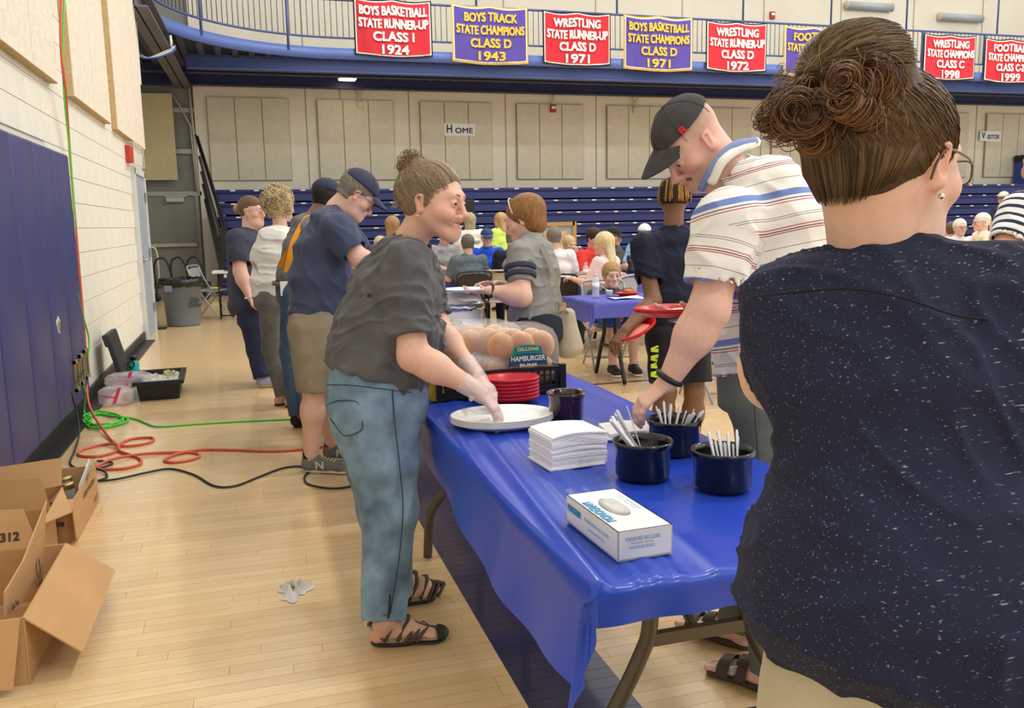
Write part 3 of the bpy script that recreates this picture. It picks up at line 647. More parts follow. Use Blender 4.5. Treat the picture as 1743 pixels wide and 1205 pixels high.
_cr = _n.new('ShaderNodeValToRGB'); _cr.color_ramp.elements[0].color = srgb(236, 208, 164); _cr.color_ramp.elements[1].color = srgb(168, 98, 40); _e = _cr.color_ramp.elements.new(.45); _e.color = srgb(214, 160, 92); _l.new(_mr.outputs[0], _cr.inputs[0]); _l.new(_cr.outputs[0], MBUN.node_tree.nodes['Principled BSDF'].inputs['Base Color'])
MFILM = mat('clear_film', (250, 250, 250), .1, alpha=.17, spec=1.0, bump=1.0, bscale=24)
bunm = MB().lathe([(0, -.026), (.05, -.026), (.058, -.014), (.059, .0), (.052, .018), (.036, .030), (.016, .036), (0, .037)], 22).mesh('bun'); bunm.materials.append(MBUN)
def film(name, c, h, par, seed, m=MFILM, amp=.008):
    rs = np.random.RandomState(seed); n, k = 26, 18; V = []; F = []
    for j in range(k+1):
        ph = math.pi*j/k
        for i in range(n):
            a = 2*math.pi*i/n; p = A(math.cos(a)*math.sin(ph), math.sin(a)*math.sin(ph), math.cos(ph)); e = .55
            p = np.sign(p)*np.abs(p)**e; V.append(p*A(*h)*(1+amp*10*rs.uniform(-.6, .6)*.35)+A(*c))
    for j in range(k):
        for i in range(n): F.append((j*n+i, j*n+(i+1) % n, (j+1)*n+(i+1) % n, (j+1)*n+i))
    return MB().add(V, F, True).blocal(name, m, par)
bags = [((1.03, 3.36, .155), 0, 'bag of hamburger buns with a teal label in front of the crate'), ((.93, 3.52, .15), .2, 'clear bag of buns behind the teal labelled bag'), ((.80, 3.56, .15), -.3, 'clear bag of buns at the left rear of the crate'), ((.80, 3.34, .085), .1, 'low flat bag of buns at the left front of the crate')]
for bi, (c, rz, lab) in enumerate(bags):
    t2 = thing('bun_bag', lab, 'bread bag', (c[0], c[1], TT+.025), rz, 'bags of buns')
    low = bi == 3
    for iz in range(1 if low else 2):
        for ix in (-1, 0, 1):
            for iy in (-1, 1):
                if low and ix == 1: continue
                o = link('bun', bunm, None, t2, (ix*.082, iy*.052, .06+iz*.095)); o.rotation_euler = (math.pi/2*(.8 if not low else .2)+random.uniform(-.25,.25), random.uniform(-.3,.3), random.uniform(-.3,.3))
    film('film', (0, 0, .06 if low else .112), (.158, .13, .07 if low else .132), t2, 20+bi)
    if bi == 0:
        def arc(w0, w1, h, bow, zc, m, nm):
            MB().grid(lambda u, v: A((u-.5)*(w0+(w1-w0)*v), -.137, zc+(v-.5)*h+bow*math.cos((u-.5)*2.6)), 12, 3).blocal(nm, m, t2)
        arc(.128, .112, .036, .010, .142, mat('label_teal', (20, 140, 140), .4), 'label')
        arc(.166, .148, .042, .012, .102, mat('label_blue', (24, 84, 128), .4), 'label')
        lm = mat('label_white', (235, 238, 235), .5)
        for s_, zz, sz, w_, mm in (('HAMBURGER', .116, .028, .14, lm), ('BUNS', .09, .016, .07, lm), ('DILLONS', .153, .018, .085, mat('label_yellow', (220, 210, 150), .5))):
            me = text_mesh(s_, sz, w_, .0006); me.transform(Matrix.Translation((0, -.141, zz)) @ Matrix.Rotation(math.pi/2, 4, 'X')); link('lettering', me, mm, t2)
# ---- glove box
g0, g1, g2 = gz(1045, 958, TT), gz(1138, 943, TT), gz(964, 880, TT)
gd = unit(g1-g0); ge = unit(g2-g0); gw, gl_, gh = np.linalg.norm(g1-g0), .262, .062; gc = g0+gd*gw/2+ge*gl_/2
rzg = math.atan2(gd[1], gd[0]); t = thing('glove_box', 'white cardboard box of vinyl gloves with blue lettering at the near table end', 'glove box', off(gc), rzg)
MGB = mat('white_carton', (226, 228, 230), .4, var=.02)
def gbox(x, y, z): return (x, y, z)
MB().box((0, -gl_/2+.0015, gh/2), (gw/2, .0015, gh/2)).box((0, gl_/2-.0015, gh/2), (gw/2, .0015, gh/2)).box((-gw/2+.0015, 0, gh/2), (.0015, gl_/2, gh/2)).box((gw/2-.0015, 0, gh/2), (.0015, gl_/2, gh/2)).box((0, 0, .002), (gw/2, gl_/2, .002)).blocal('carton', MGB, t)
ov = [(.026*math.cos(a), .012+.06*math.sin(a)) for a in np.linspace(0, 2*math.pi, 25)[:-1]]
rc = [(gw/2, -gl_/2), (gw/2, gl_/2), (-gw/2, gl_/2), (-gw/2, -gl_/2)]
bm = bmesh.new(); vo = [bm.verts.new((x, y, gh)) for x, y in ov]; 
ro = []
for a in np.linspace(0, 2*math.pi, 25)[:-1]:
    dx, dy = math.cos(a), math.sin(a); sc = min((gw/2)/abs(dx) if abs(dx) > 1e-6 else 9, (gl_/2)/abs(dy) if abs(dy) > 1e-6 else 9); ro.append(bm.verts.new((dx*sc, dy*sc, gh)))
for i in range(24): bm.faces.new((vo[i], ro[i], ro[(i+1) % 24], vo[(i+1) % 24]))
for (x, y) in rc:
    near = sorted(ro, key=lambda v: (v.co.x-x)**2+(v.co.y-y)**2)[:2]; near.sort(key=lambda v: math.atan2(v.co.y, v.co.x) % (2*math.pi))
    try: bm.faces.new((near[0], bm.verts.new((x, y, gh)), near[1]))
    except ValueError: pass
bmesh.ops.recalc_face_normals(bm, faces=bm.faces[:])
me = bpy.data.meshes.new('carton_top'); bm.to_mesh(me); bm.free(); link('carton_top', me, MGB, t)
film('glove_tuft', (0, .012, gh-.012), (.024, .052, .02), t, 5, mat('vinyl_glove', (226, 226, 224), .4, transluc=.3), .02)
MCY = mat('print_cyan', (40, 150, 205), .5); MGR = mat('print_grey', (120, 130, 140), .5)
def gtext(s_, size, m_, pos, face, w_=None, bold=0):
    me = text_mesh(s_, size, w_, bold)
    if face == 'top_l': X = Matrix(((0,-1,0),(1,0,0),(0,0,1))).to_4x4()
    elif face == 'top_r': X = Matrix(((0,-1,0),(1,0,0),(0,0,1))).to_4x4()
    elif face == 'front': X = Matrix(((1,0,0),(0,0,-1),(0,1,0))).to_4x4()
    else: X = Matrix(((0,0,-1),(-1,0,0),(0,1,0))).to_4x4()
    me.transform(Matrix.Translation(pos) @ X); link('lettering', me, m_, t)
e_ = .0012
gtext('MONOGRAM', .03, MCY, (-gw/2+.018, -.005, gh+e_), 'top_l', .13, .0008)
gtext('POWDER-FREE VINYL GLOVES', .008, MCY, (gw/2-.014, .03, gh+e_), 'top_r', .1)
gtext('GUANTES DE VINILO SIN TALCO', .006, MGR, (gw/2-.023, .03, gh+e_), 'top_r', .09)
gtext('POWDER-FREE VINYL GLOVES', .012, MCY, (-.006, -gl_/2-e_, gh*.70), 'front', .078)
gtext('NON-STERILE - ONE SIZE', .005, MGR, (-.008, -gl_/2-e_, gh*.56), 'front', .05)
gtext('GUANTES DE VINILO SIN TALCO', .009, MCY, (-.008, -gl_/2-e_, gh*.42), 'front', .058)
gtext('MONOGRAM', .022, MCY, (-gw/2-e_, .085, gh*.6), 'side', .07, .0006)
gtext('POWDER-FREE VINYL GLOVES', .011, MCY, (-gw/2-e_, -.03, gh*.6), 'side', .12)
gtext('GUANTES DE VINILO SIN TALCO', .008, MCY, (-gw/2-e_, -.03, gh*.34), 'side', .08)
# ---- second serving table with roaster
folding_table('long folding table farther along the serving line, under its own blue cloth', TX0, TX1, 4.02, 6.45, TZ-.004, ((4.3, 1), (6.1, -1)), 'folding tables')
cloth('blue plastic sheet over the second serving table behind the bread crate', TX0-.012, TX1+.012, 4.01, 6.46, TZ, .17, .12, .08, .1, 5, ns=30, nt=40)
rp = off(gz(775, 586, TT)); t = thing('roaster', 'white electric roaster with foil edge and domed lid on the second table', 'roaster', rp)
MB().lathe([(0, 0), (.12, .002), (.128, .01), (.13, .2), (.12, .21), (0, .21)], 36, sx=1.25, sy=1).blocal('roaster_body', mat('white_enamel', (216, 218, 222), .3), t)
pr = [(.10, .205), (.135, .2), (.14, .215), (.136, .232), (.1, .235)]; s = MB(); s.lathe(pr, 60, sx=1.25, sy=1); s.V = [(x*(1+.012*random.uniform(-1,1)), y*(1+.012*random.uniform(-1,1)), z+.004*random.uniform(-1,1)) for x, y, z in s.V]
s.blocal('foil_rim', mat('foil', (210, 212, 214), .25, 1), t)
MB().lathe([(.105, .225), (.108, .24), (.1, .262), (.085, .272), (.07, .29), (0, .298)], 36, sx=1.25, sy=1).blocal('lid', mat('lid_white', (236, 236, 232), .4), t)
MB().tube([(-.07, -.13, .14), (-.07, -.165, .14), (.0, -.165, .14), (.0, -.13, .14)], .008, 8).blocal('handle', mat('steel'), t)
MB().lathe([(0, 0), (.1, 0), (.12, .03), (.13, .032), (.1, .03), (0, .01)], 24, sx=1, sy=.8).blocal('lid', mat('lid_white'), thing('white_bowl', 'white plastic bowl on the second table behind the roaster', 'bowl', (.92, 5.0, TT)))
# ================================================================ LEFT: CARDBOARD BOXES
MCB = mat('cardboard', (190, 148, 100), .85, var=.05, vscale=4, bump=.08, bscale=120, stretch=(1, 1, 5))
MPR = mat('box_print', (78, 58, 40), .8)
def panel(name, pts, par, t_=.006, m_=MCB):
    P = [A(*p) for p in pts]; n = np.cross(P[1]-P[0], P[-1]-P[0]); MB().slab(P, n, t_).build(name, m_, par)
bx = thing('cardboard_box', 'open cardboard box with flaps spread at the bottom left corner', 'cardboard box', (-.95, 3.25, 0))
xr, xl, ya, yb, hz = -.74, -1.12, 2.907, 3.586, .223
panel('side_panel', [(xr, ya, 0), (xr, yb, 0), (xr, yb, hz), (xr, ya, hz)], bx); panel('side_panel', [(xl, yb, 0), (xl, ya, 0), (xl, ya, hz), (xl, yb, hz)], bx)
panel('end_panel', [(xl+.007, ya+.001, 0), (xr-.007, ya+.001, 0), (xr-.007, ya+.001, hz-.001), (xl+.007, ya+.001, hz-.001)], bx); panel('end_panel', [(xr-.007, yb-.001, 0), (xl+.007, yb-.001, 0), (xl+.007, yb-.001, hz-.001), (xr-.007, yb-.001, hz-.001)], bx)
panel('bottom_panel', [(xl+.008, ya+.008, .008), (xr-.008, ya+.008, .008), (xr-.008, yb-.008, .008), (xl+.008, yb-.008, .008)], bx)
panel('flap', [(xr, ya, hz), (xr+.155, ya+.0, hz-.14), (xr+.165, yb-.01, hz-.13), (xr, yb, hz)], bx, .005)
panel('flap', [(xl, ya, hz), (xr-.01, ya-.002, hz), (xr-.035, ya-.06, hz-.2), (xl, ya-.06, hz-.2)], bx, .005)
panel('flap', [gy(9, 1054, 2.96), gy(72, 992, 3.53), gy(80, 853, 3.53), gy(40, 955, 3.2), gy(9, 1008, 2.96)], bx, .005)
panel('flap', [(xl, yb, hz), (xr-.1, yb, hz), (xr-.15, yb+.05, hz+.14), (xl, yb+.05, hz+.15)], bx, .005)
text_on('lettering', 'DW10312', .045, MPR, bx, (-1.0, yb+.02, hz+.04), (1,0,0), (0,.32,.95), .19, .002, lift=.006)
pn = gy(30, 1010, 3.15); pd = unit(gy(72, 992, 3.53)-gy(9, 1054, 2.96)); pu = A(0, 0, 1)
MB().tube([gy(61, 967, 3.42)+.03*(pd*math.cos(a)+1.3*pu*math.sin(a))+A(.008,0,0) for a in np.linspace(0, 6.28, 24)[:-1]], .0015, 4, closed=True).build('printed_ring', MPR, bx)
text_on('lettering', 'Great Plains', .03, MPR, bx, gy(20, 1030, 3.03)+A(.004,0,0), pd, pu, .1, .0008, lift=.006)
text_on('lettering', 'pork', .03, MPR, bx, gy(64, 990, 3.45)+A(.004,0,0), pd, pu, .07, .0008, lift=.006)
b2 = thing('cardboard_box', 'open cardboard box holding jars and white paper behind the front box', 'cardboard box', (-1.05, 4.55, 0))
xr, xl, ya, yb, hz = -.832, -1.25, 4.27, 4.87, .2
panel('side_panel', [(xr, ya, 0), (xr, yb, 0), (xr, yb, hz), (xr, ya, hz)], b2); panel('side_panel', [(xl, yb, 0), (xl, ya, 0), (xl, ya, hz), (xl, yb, hz)], b2)
panel('end_panel', [(xl+.007, ya+.001, 0), (xr-.007, ya+.001, 0), (xr-.007, ya+.001, hz-.001), (xl+.007, ya+.001, hz-.001)], b2); panel('end_panel', [(xr-.007, yb-.001, 0), (xl+.007, yb-.001, 0), (xl+.007, yb-.001, hz-.001), (xr-.007, yb-.001, hz-.001)], b2)
panel('bottom_panel', [(xl+.008, ya+.008, .008), (xr-.008, ya+.008, .008), (xr-.008, yb-.008, .008), (xl+.008, yb-.008, .008)], b2)
panel('flap', [gz(70, 892, .245), gz(122, 871, .235), (xr, ya, hz), (xr-.1, ya, hz), gz(106, 828, .26)], b2, .005)
panel('flap', [(xr, ya, hz), (xr+.0, ya-.055, hz-.02), (xr+.004, ya-.05, .02), (xr, ya, .02)], b2, .005)
panel('flap', [(-1.28, 4.35, hz), gy(105, 826, 4.35), gy(104, 779, 4.42), (-1.28, 4.42, .335)], b2, .005)
panel('flap', [(xr, yb, hz), (xr+.01, yb-.3, hz), (xr+.02, yb-.28, hz+.05), (xr+.01, yb, hz+.04)], b2, .004)
text_on('lettering', 'Great Plains', .04, MPR, b2, (xr-.13, ya-.004, .09), (1,0,0), (0,0,1), .16, .001)
text_on('lettering', 'KEEP FROZEN', .03, MPR, b2, (xr+.004, 4.62, .15), (0,1,0), (0,0,1), .3, .001)
text_on('lettering', '12 CT', .03, MPR, b2, (xr+.004, 4.78, .05), (0,1,0), (0,0,1), .09, .001)
b3 = thing('cardboard_box', 'small brown box inner tray between the two open boxes', 'cardboard box', (-1.1, 3.9, 0))
for pts in ([(-1.28, 3.65, 0), (-.9, 3.65, 0), (-.9, 3.65, .19), (-1.28, 3.65, .19)], [(-.9, 3.65, 0), (-.9, 4.2, 0), (-.9, 4.2, .19), (-.9, 3.65, .19)], [(-.9, 4.2, 0), (-1.28, 4.2, 0), (-1.28, 4.2, .19), (-.9, 4.2, .19)], [(-1.28, 4.2, 0), (-1.28, 3.65, 0), (-1.28, 3.65, .19), (-1.28, 4.2, .19)]): panel('side_panel', pts, b3)
panel('bottom_panel', [(-1.28, 3.65, .006), (-.9, 3.65, .006), (-.9, 4.2, .006), (-1.28, 4.2, .006)], b3)
panel('flap', [(-1.28, 4.2, .19), (-.92, 4.2, .19), (-.95, 4.22, .33), (-1.28, 4.22, .34)], b3, .004)
for i, (x, y) in enumerate(((-.93, 4.62), (-.96, 4.74))):
    t = thing('canning_jar', ['gold lidded jar in the rear cardboard box, nearer one', 'gold lidded jar in the rear cardboard box, farther one'][i], 'jar', (x, y, .015), 0, 'jars in the box')
    MB().lathe([(0, 0), (.04, 0), (.042, .01), (.042, .12), (.034, .14), (.034, .15)], 20).blocal('glass', mat('jar_glass', (200, 205, 200), .1, trans=.6), t)
    MB().lathe([(.037, .145), (.038, .168), (.035, .172), (0, .172)], 20).blocal('lid', mat('gold_lid', (190, 170, 110), .3, .9), t)
s = MB().slab([(-.86, 4.55, .1), (-.845, 4.83, .1), (-.85, 4.82, .25), (-.87, 4.6, .17)], (1,0,0), .002); solid('paper_sheet', MPAPER, 'sheet of white paper standing in the rear cardboard box', 'paper', s)
# ---- black tote, its lid, bottle, bags
tb = thing('storage_tote', 'open black plastic tote on the floor by the block wall', 'tote', (-.79, 8.0, 0), .03)
MTO = mat('black_tote', (20, 20, 22), .45)
def tray(w0, d0, w1, d1, h, th):
    V = []; F = []
    for (w_, d_, z) in ((w0, d0, 0), (w1, d1, h), (w1+.03, d1+.03, h), (w1+.03, d1+.03, h+.03), (w1-th, d1-th, h+.03), (w0-th, d0-th, .01)): V += [(-w_, -d_, z), (w_, -d_, z), (w_, d_, z), (-w_, d_, z)]
    for i in range(5):
        for k in range(4): F.append((i*4+k, i*4+(k+1) % 4, i*4+4+(k+1) % 4, i*4+4+k))
    F += [(3,2,1,0), (20,21,22,23)]; return MB().add(V, F)
tray(.155, .30, .17, .32, .135, .015).blocal('tote_body', MTO, tb)
MB().grid(lambda u, v: A((u-.5)*.29, (v-.5)*.57, .13+.01*math.sin(u*9)*math.sin(v*14)+.008*math.sin(u*31+v*17)), 24, 30).blocal('clear_liner', mat('cloudy_film', (196, 198, 190), .25), tb)
for i in range(7):
    me = MB().lathe([(0, -.014), (.016, -.008), (.018, .004), (.01, .014), (0, .016)], 8, (random.uniform(.02, .13), random.uniform(.0, .25), .155)).blocal('scrap', mat('corn_scrap', (196, 182, 120), .7), tb)
t = thing('tote_lid', 'black plastic tote lid leaning against the block wall', 'lid', (WX+.12, 8.55, 0))
Rl = np.array(Matrix.Rotation(-.24, 3, 'Y')); c0 = A(WX+.165, 8.5, .265)
MB().box(c0, (.022, .24, .25), Rl, bev=.012).build('lid_panel', mat('lid_black', (44, 46, 48), .5), t)
MB().box(c0+A(-.055,.0,.19), (.03, .25, .055), Rl, bev=.015).build('rim_handle', mat('lid_black'), t)
t = thing('water_bottle', 'teal metal water bottle with black cap behind the tote', 'bottle', (-1.07, 8.62, 0))
MB().lathe([(0, 0), (.042, .002), (.044, .01), (.044, .19), (.03, .215), (.028, .225), (0, .226)], 28).blocal('bottle_body', mat('teal_metal', (28, 178, 172), .3), t)
MB().lathe([(.03, .22), (.031, .25), (.026, .26), (0, .26)], 24).blocal('cap', mat('cap_black', (20, 20, 20), .4), t)
MB().tube([(-.03+.0*a, -.045, .2+.03*math.sin(a)) if False else (-.02+.028*math.cos(a), -.046, .19+.03*math.sin(a)) for a in np.linspace(0, 6.28, 17)[:-1]], .006, 6, closed=True).blocal('cap_loop', mat('cap_black'), t)
MBAG = mat('clear_bag', (226, 214, 220), .15, alpha=.38, spec=.9)
MPINK = mat('pink_zip', (214, 60, 120), .4)
for i, (c, h, lab) in enumerate((((-1.1, 7.62, .075), (.13, .1, .075), 'crumpled clear zip bag on the floor beside the tote'), ((-1.03, 7.82, .17), (.17, .12, .06), 'clear zip bag with pink band draped against the tote'))):
    t = thing('plastic_bag', lab, 'plastic bag', (c[0], c[1], 0), 0, 'clear zip bags')
    film('film', (0, 0, c[2]), h, t, 31+i, MBAG, .04)
    MB().grid(lambda u, v: A(-.02+.03*v+.05*u-.0, -.115-.004*math.sin(u*9), c[2]-.05+.13*u+.01*v), 10, 3).blocal('zip_band', MPINK, t)
    MB().grid(lambda u, v: A(-.1+.12*u, -.1-.003*math.sin(u*5), c[2]+.02-.03*u+.012*v), 8, 2).blocal('zip_band', MPINK, t)
# ---- cords
def cord(name, lab, pts, r, m_, n=8): 
    P = catmull(pts, n); s = MB().tube(P, r, 7); solid(name, m_, lab, 'cord', s, loc=P[0])
def fl(px, py, z=.008): p = gz(px, py, z); return p
MOR = mat('orange_cord', (206, 92, 66), .5); MGC = mat('green_cord', (80, 200, 60), .5); MDC = mat('dark_green_cord', (26, 46, 42), .5)
cw = WX+.045
cord('extension_cord', 'orange extension cord hanging down the wall and looping over the floor', [A(WX+.11, 8.0, 6), A(WX+.11, 8.0, 4), gx(103, 60, WX+.1), gx(112, 160, WX+.09), gx(119, 260, cw), gx(130, 400, cw), gx(140, 520, cw), gx(146, 600, cw), gx(146, 640, cw), fl(152, 690, .12), fl(175, 730, .03), fl(200, 757), fl(230, 758), fl(258, 752), fl(258, 745), fl(225, 747), fl(205, 756), fl(198, 768), fl(165, 777), fl(135, 775), fl(140, 766), fl(175, 757), fl(198, 757, .02), fl(205, 768, .012), fl(235, 779), fl(238, 790), fl(205, 798), fl(165, 797), fl(190, 782, .016), fl(240, 773, .014), fl(300, 770), fl(335, 772), fl(335, 780), fl(300, 787), fl(280, 784), fl(300, 773, .014), fl(340, 766), fl(400, 766), fl(470, 768), fl(540, 762), fl(600, 752), fl(660, 748)], .0095, MOR)
cord('extension_cord', 'bright green extension cord hanging on the wall and coiled on the floor', [A(WX+.12, 8.07, 6), A(WX+.12, 8.07, 4), gx(107, 60, WX+.1), gx(109, 160, WX+.08), gx(119, 260, cw+.01), gx(125, 340, cw+.01), gx(128, 430, cw+.01), gx(133, 500, cw+.02), gx(142, 540, cw+.02), gx(151, 575, cw+.02), gx(150, 610, cw+.02), gx(139, 630, cw+.02), gx(138, 645, cw+.02), gx(145, 668, cw+.03), fl(143, 700, .03), fl(150, 708)]+[fl(180+40*math.cos(a*1.0+.4*math.sin(a))*(.8+.2*math.sin(a*2.3)), 714+14*math.sin(a)*(.8+.25*math.cos(a*1.7)), .008+.004*((k*7) % 4)) for k, a in enumerate(np.linspace(3.3, 3.3+6.28*5.2, 52))]+[fl(225, 712), fl(248, 720), fl(270, 726), fl(330, 722), fl(380, 719), fl(440, 716), fl(500, 713), fl(560, 706)], .0065, MGC, 5)
cord('power_cord', 'dark green power cord from the outlet plate across the floor', [A(WX+.09, 7.2, .36), gx(124, 665, WX+.12), gx(130, 700, WX+.13), gx(135, 735, WX+.16), fl(128, 765, .02), fl(120, 790), fl(150, 800), fl(185, 792), fl(190, 787), fl(165, 785), fl(160, 795, .02), fl(178, 803, .012), fl(182, 812), fl(168, 818), fl(200, 815), fl(250, 804), fl(290, 798), fl(330, 808), fl(365, 827), fl(400, 827), fl(440, 812), fl(480, 797), fl(512, 794), fl(525, 802), fl(518, 812), fl(525, 824), fl(560, 831), fl(595, 828), fl(625, 815)], .0062, MDC)
# ---- glove dropped on the floor
gp = gz(500, 1008); t = thing('dropped_glove', 'crumpled clear vinyl glove dropped on the wooden floor', 'glove', gp)
rs = np.random.RandomState(4); 
def gl(u, v):
    a = u*2*math.pi; r = (.02+.032*v)*(1+.35*math.sin(3*a+1)+.2*math.sin(7*a)); return A(r*1.1*math.cos(a), r*1.5*math.sin(a), .004+.03*(1-v)**.7*(1+.5*math.sin(5*a))*max(0, 1-v))
MB().grid(gl, 40, 9, closeu=True).blocal('palm', mat('vinyl_glove'), t)
for a in (.2, .9, 1.5, 2.3): MB().tube([(0.03*math.cos(a), .045*math.sin(a), .01), (.05*math.cos(a), .075*math.sin(a), .012), (.06*math.cos(a+.3), .09*math.sin(a+.2), .006)], [.011, .009, .005], 8).blocal('finger', mat('vinyl_glove'), t)
# ---- trash can, cart, folding chairs at the rear left
t = thing('trash_can', 'round grey plastic trash can with a black liner by the side door', 'trash can', (-.965, 13.65, 0))
MTC = mat('grey_can', (112, 120, 130), .5)
MB().lathe([(0, .0), (.225, .005), (.235, .02), (.275, .62), (.295, .62), (.3, .665), (.28, .675), (.265, .6), (.2, .1), (0, .1)], 40).blocal('can_body', MTC, t)
for q in (-1, 1): MB().box((q*.1-.06, -.28, .56), (.055, .035, .045), bev=.012).blocal('handle', MTC, t) if q < 0 else None
s = MB(); s.lathe([(.302, .58), (.312, .63), (.308, .685), (.28, .695), (.26, .60), (.2, .5)], 60); s.V = [(x*(1+.02*random.uniform(-1,1)), y*(1+.02*random.uniform(-1,1)), z+.014*random.uniform(-1,1)) for x, y, z in s.V]; s.blocal('bin_liner', mat('black_liner', (24, 24, 26), .3), t)
for k, ln in enumerate(('Chip', 'Chiller')): 
    me = text_mesh(ln, .09, None, .002); me.transform(Matrix.Rotation(.75, 4, 'Z') @ Matrix.Translation((.0, -.268, .38-.075*k)) @ Matrix.Rotation(math.pi/2, 4, 'X')); link('lettering', me, mat('can_ink', (40, 44, 50), .6), t)
t = thing('equipment_cart', 'black wire cart on casters behind the trash can', 'cart', (-1.4, 18.6, 0))
MBS = mat('black_steel')
for q in (0, 1, 2): MB().tube(catmull([(-1.75+q*.3, 18.3, .35), (-1.75+q*.3, 18.3, .75), (-1.6+q*.3, 18.3, .85), (-1.5+q*.3, 18.3, .7), (-1.45+q*.3, 18.3, .4)], 6), .02, 6).build('hoop', MBS, t)
MB().box((-1.3, 18.5, .3), (.55, .22, .04)).build('cart_deck', MBS, t); MB().tube(catmull([(-1.9, 18.6, 1.0), (-1.78, 18.6, 1.05), (-1.72, 18.6, .9), (-1.72, 18.6, .3)], 5), .02, 6).build('push_handle', mat('bar_tan'), t)
for q in (-1.75, -.85): MB().lathe([(0, -.02), (.08, -.02), (.08, .02), (0, .02)], 16, (q, 18.3, .08), M=np.array([[1,0,0],[0,0,1],[0,-1,0]])).build('caster', MBS, t); MB().box((q, 18.3, .19), (.02, .03, .1)).build('caster_fork', MBS, t)
def folding_chair(label, x, y, rz, m_, mp2=None, group='folding chairs'):
    t = thing('folding_chair', label, 'chair', (x, y, 0), rz, group); mp2 = mp2 or m_
    def bp(u, v): return A((u-.5)*.42, .19+.02*v-.03*math.cos((u-.5)*2.8)+.02, .58+.22*v-.05*(abs(u-.5)*2)**4*v)
    s = MB(); s.grid(bp, 14, 6); s.grid(lambda u, v: bp(1-u, v)+A(0, .012, 0), 14, 6); s.blocal('backrest', mp2, t)
    MB().box((0, -.02, .44), (.2, .19, .012), bev=.008).blocal('seat', mp2, t)
    for q in (-1, 1):
        MB().tube(catmull([(q*.215, .24, .8), (q*.215, .17, .62), (q*.215, .0, .34), (q*.215, -.24, .01)], 4), .0115, 7).blocal('front_leg', m_, t)
        MB().tube([(q*.195, -.13, .45), (q*.195, .26, .01)], .0115, 7).blocal('rear_leg', m_, t)
    MB().tube(catmull([(-.215, .24, .8), (-.15, .25, .83), (.15, .25, .83), (.215, .24, .8)], 5), .0115, 7).blocal('top_rail', m_, t)
    MB().tube([(-.215, -.16, .12), (.215, -.16, .12)], .009, 6).blocal('stretcher', m_, t); MB().tube([(-.195, .2, .08), (.195, .2, .08)], .009, 6).blocal('stretcher', m_, t)
    return t
MCH = mat('beige_chair_steel', (186, 176, 156), .4, .2); MCG = mat('grey_chair_steel', (160, 162, 166), .4, .3); MCK = mat('brown_black_plastic', (48, 42, 38), .5)
folding_chair('grey folding chair beside the trash can', -.62, 14.55, 1.2, MCG)
t = thing('side_table', 'small white topped table with navy cloth piled on it by the bleachers', 'table', (-.1, 14.4, 0))
MB().box((-.1, 14.4, .73), (.45, .3, .015), bev=.006).build('tabletop', mat('white_plastic'), t)
for (x, y) in ((-.46, 14.2), (.26, 14.2), (-.46, 14.6), (.26, 14.6)): MB().tube([(x, y, .72), (x, y, .01)], .014, 6).build('leg', mat('black_steel'), t)
MB().tube([(-.46, 14.2, .06), (.26, 14.2, .06)], .01, 6).build('stretcher', mat('black_steel'), t)
s = MB(); s.grid(lambda u, v: A(-.38+.3*u, 14.25+.25*v, .748+.07*math.sin(u*3.1)*math.sin(v*3.1)*(1+.4*math.sin(9*u+7*v))), 16, 14); solid('folded_cloth', mat('navy_cloth', (34, 40, 76), .9), 'crumpled navy cloth on the small white table', 'cloth', s)
# ================================================================ DINING TABLES, rear right
def dining_table(label, x0, x1, y0, y1, z=.735, seed=1, hang=.13):
    t = thing('dining_table', label, 'table', ((x0+x1)/2, (y0+y1)/2, 0), 0, 'dining tables')
    MB().box(((x0+x1)/2, (y0+y1)/2, z-.03), ((x1-x0)/2, (y1-y0)/2, .022), bev=.006).build('tabletop', mat('white_plastic'), t)
    ym = (y0+y1)/2
    for x in (x0+.3, x1-.3):
        for q in (-1, 1): MB().tube(catmull([(x, ym+q*.12, z-.05), (x, ym+q*.12, .45), (x, ym+q*.22, .25), (x, ym+q*.325, .012)], 5), .019, 8).build('leg', MBS, t)
        MB().bar((x, ym-.2, .3), (x, ym+.2, .3), .02, .025).build('leg_crossbar', MBS, t)
    cloth(label.replace('folding table', 'cloth over the table'), x0-.01, x1+.01, y0-.01, y1+.01, z, hang, hang, hang, hang, seed, ns=30, nt=24, cm=mat('violet_plastic_sheet', (92, 98, 196), .4, var=.05, vscale=3, transluc=.25))
    return t
dining_table('violet blue folding table where the small boy sits', 2.75, 4.58, 6.75, 7.5)
dining_table('violet blue folding table behind the small boy', 3.62, 5.4, 8.98, 9.62, seed=2)
dining_table('violet blue folding table of the man in the grey polo', 2.15, 3.75, 10.80, 11.42, seed=4)
# ================================================================ PEOPLE: implicit surfaces -> one continuous mesh
def E(p0, p1, a0, b0=None, a1=None, b1=None, side=None, c=None, k=.03, op='+', axis=None, flat=0):
    """elliptic cone / ellipsoid: half sizes a (along side), b (across) at both ends; flat: 1 cuts the p1 end, 2 cuts both"""
    p0 = np.array(p0, float); p1 = np.array(p1, float); b0 = a0 if b0 is None else b0; a1 = a0 if a1 is None else a1; b1 = (b0 if a1 == a0 else a1*b0/a0) if b1 is None else b1
    L = np.linalg.norm(p1-p0); n = (p1-p0)/L if L > 1e-6 else unit((0,0,1) if axis is None else axis)
    s = np.array((1,0,0) if side is None else side, float); s = s-n*np.dot(s, n)
    if np.linalg.norm(s) < 1e-3: s = np.cross(n, (0,1,0)) if abs(n[1]) < .9 else np.cross(n, (1,0,0))
    s = unit(s)
    return dict(p0=p0, p1=p1, n=n, s=s, t=np.cross(n, s), L=L, a=(a0, a1), b=(b0, b1), c=c, k=k, op=op, flat=flat)
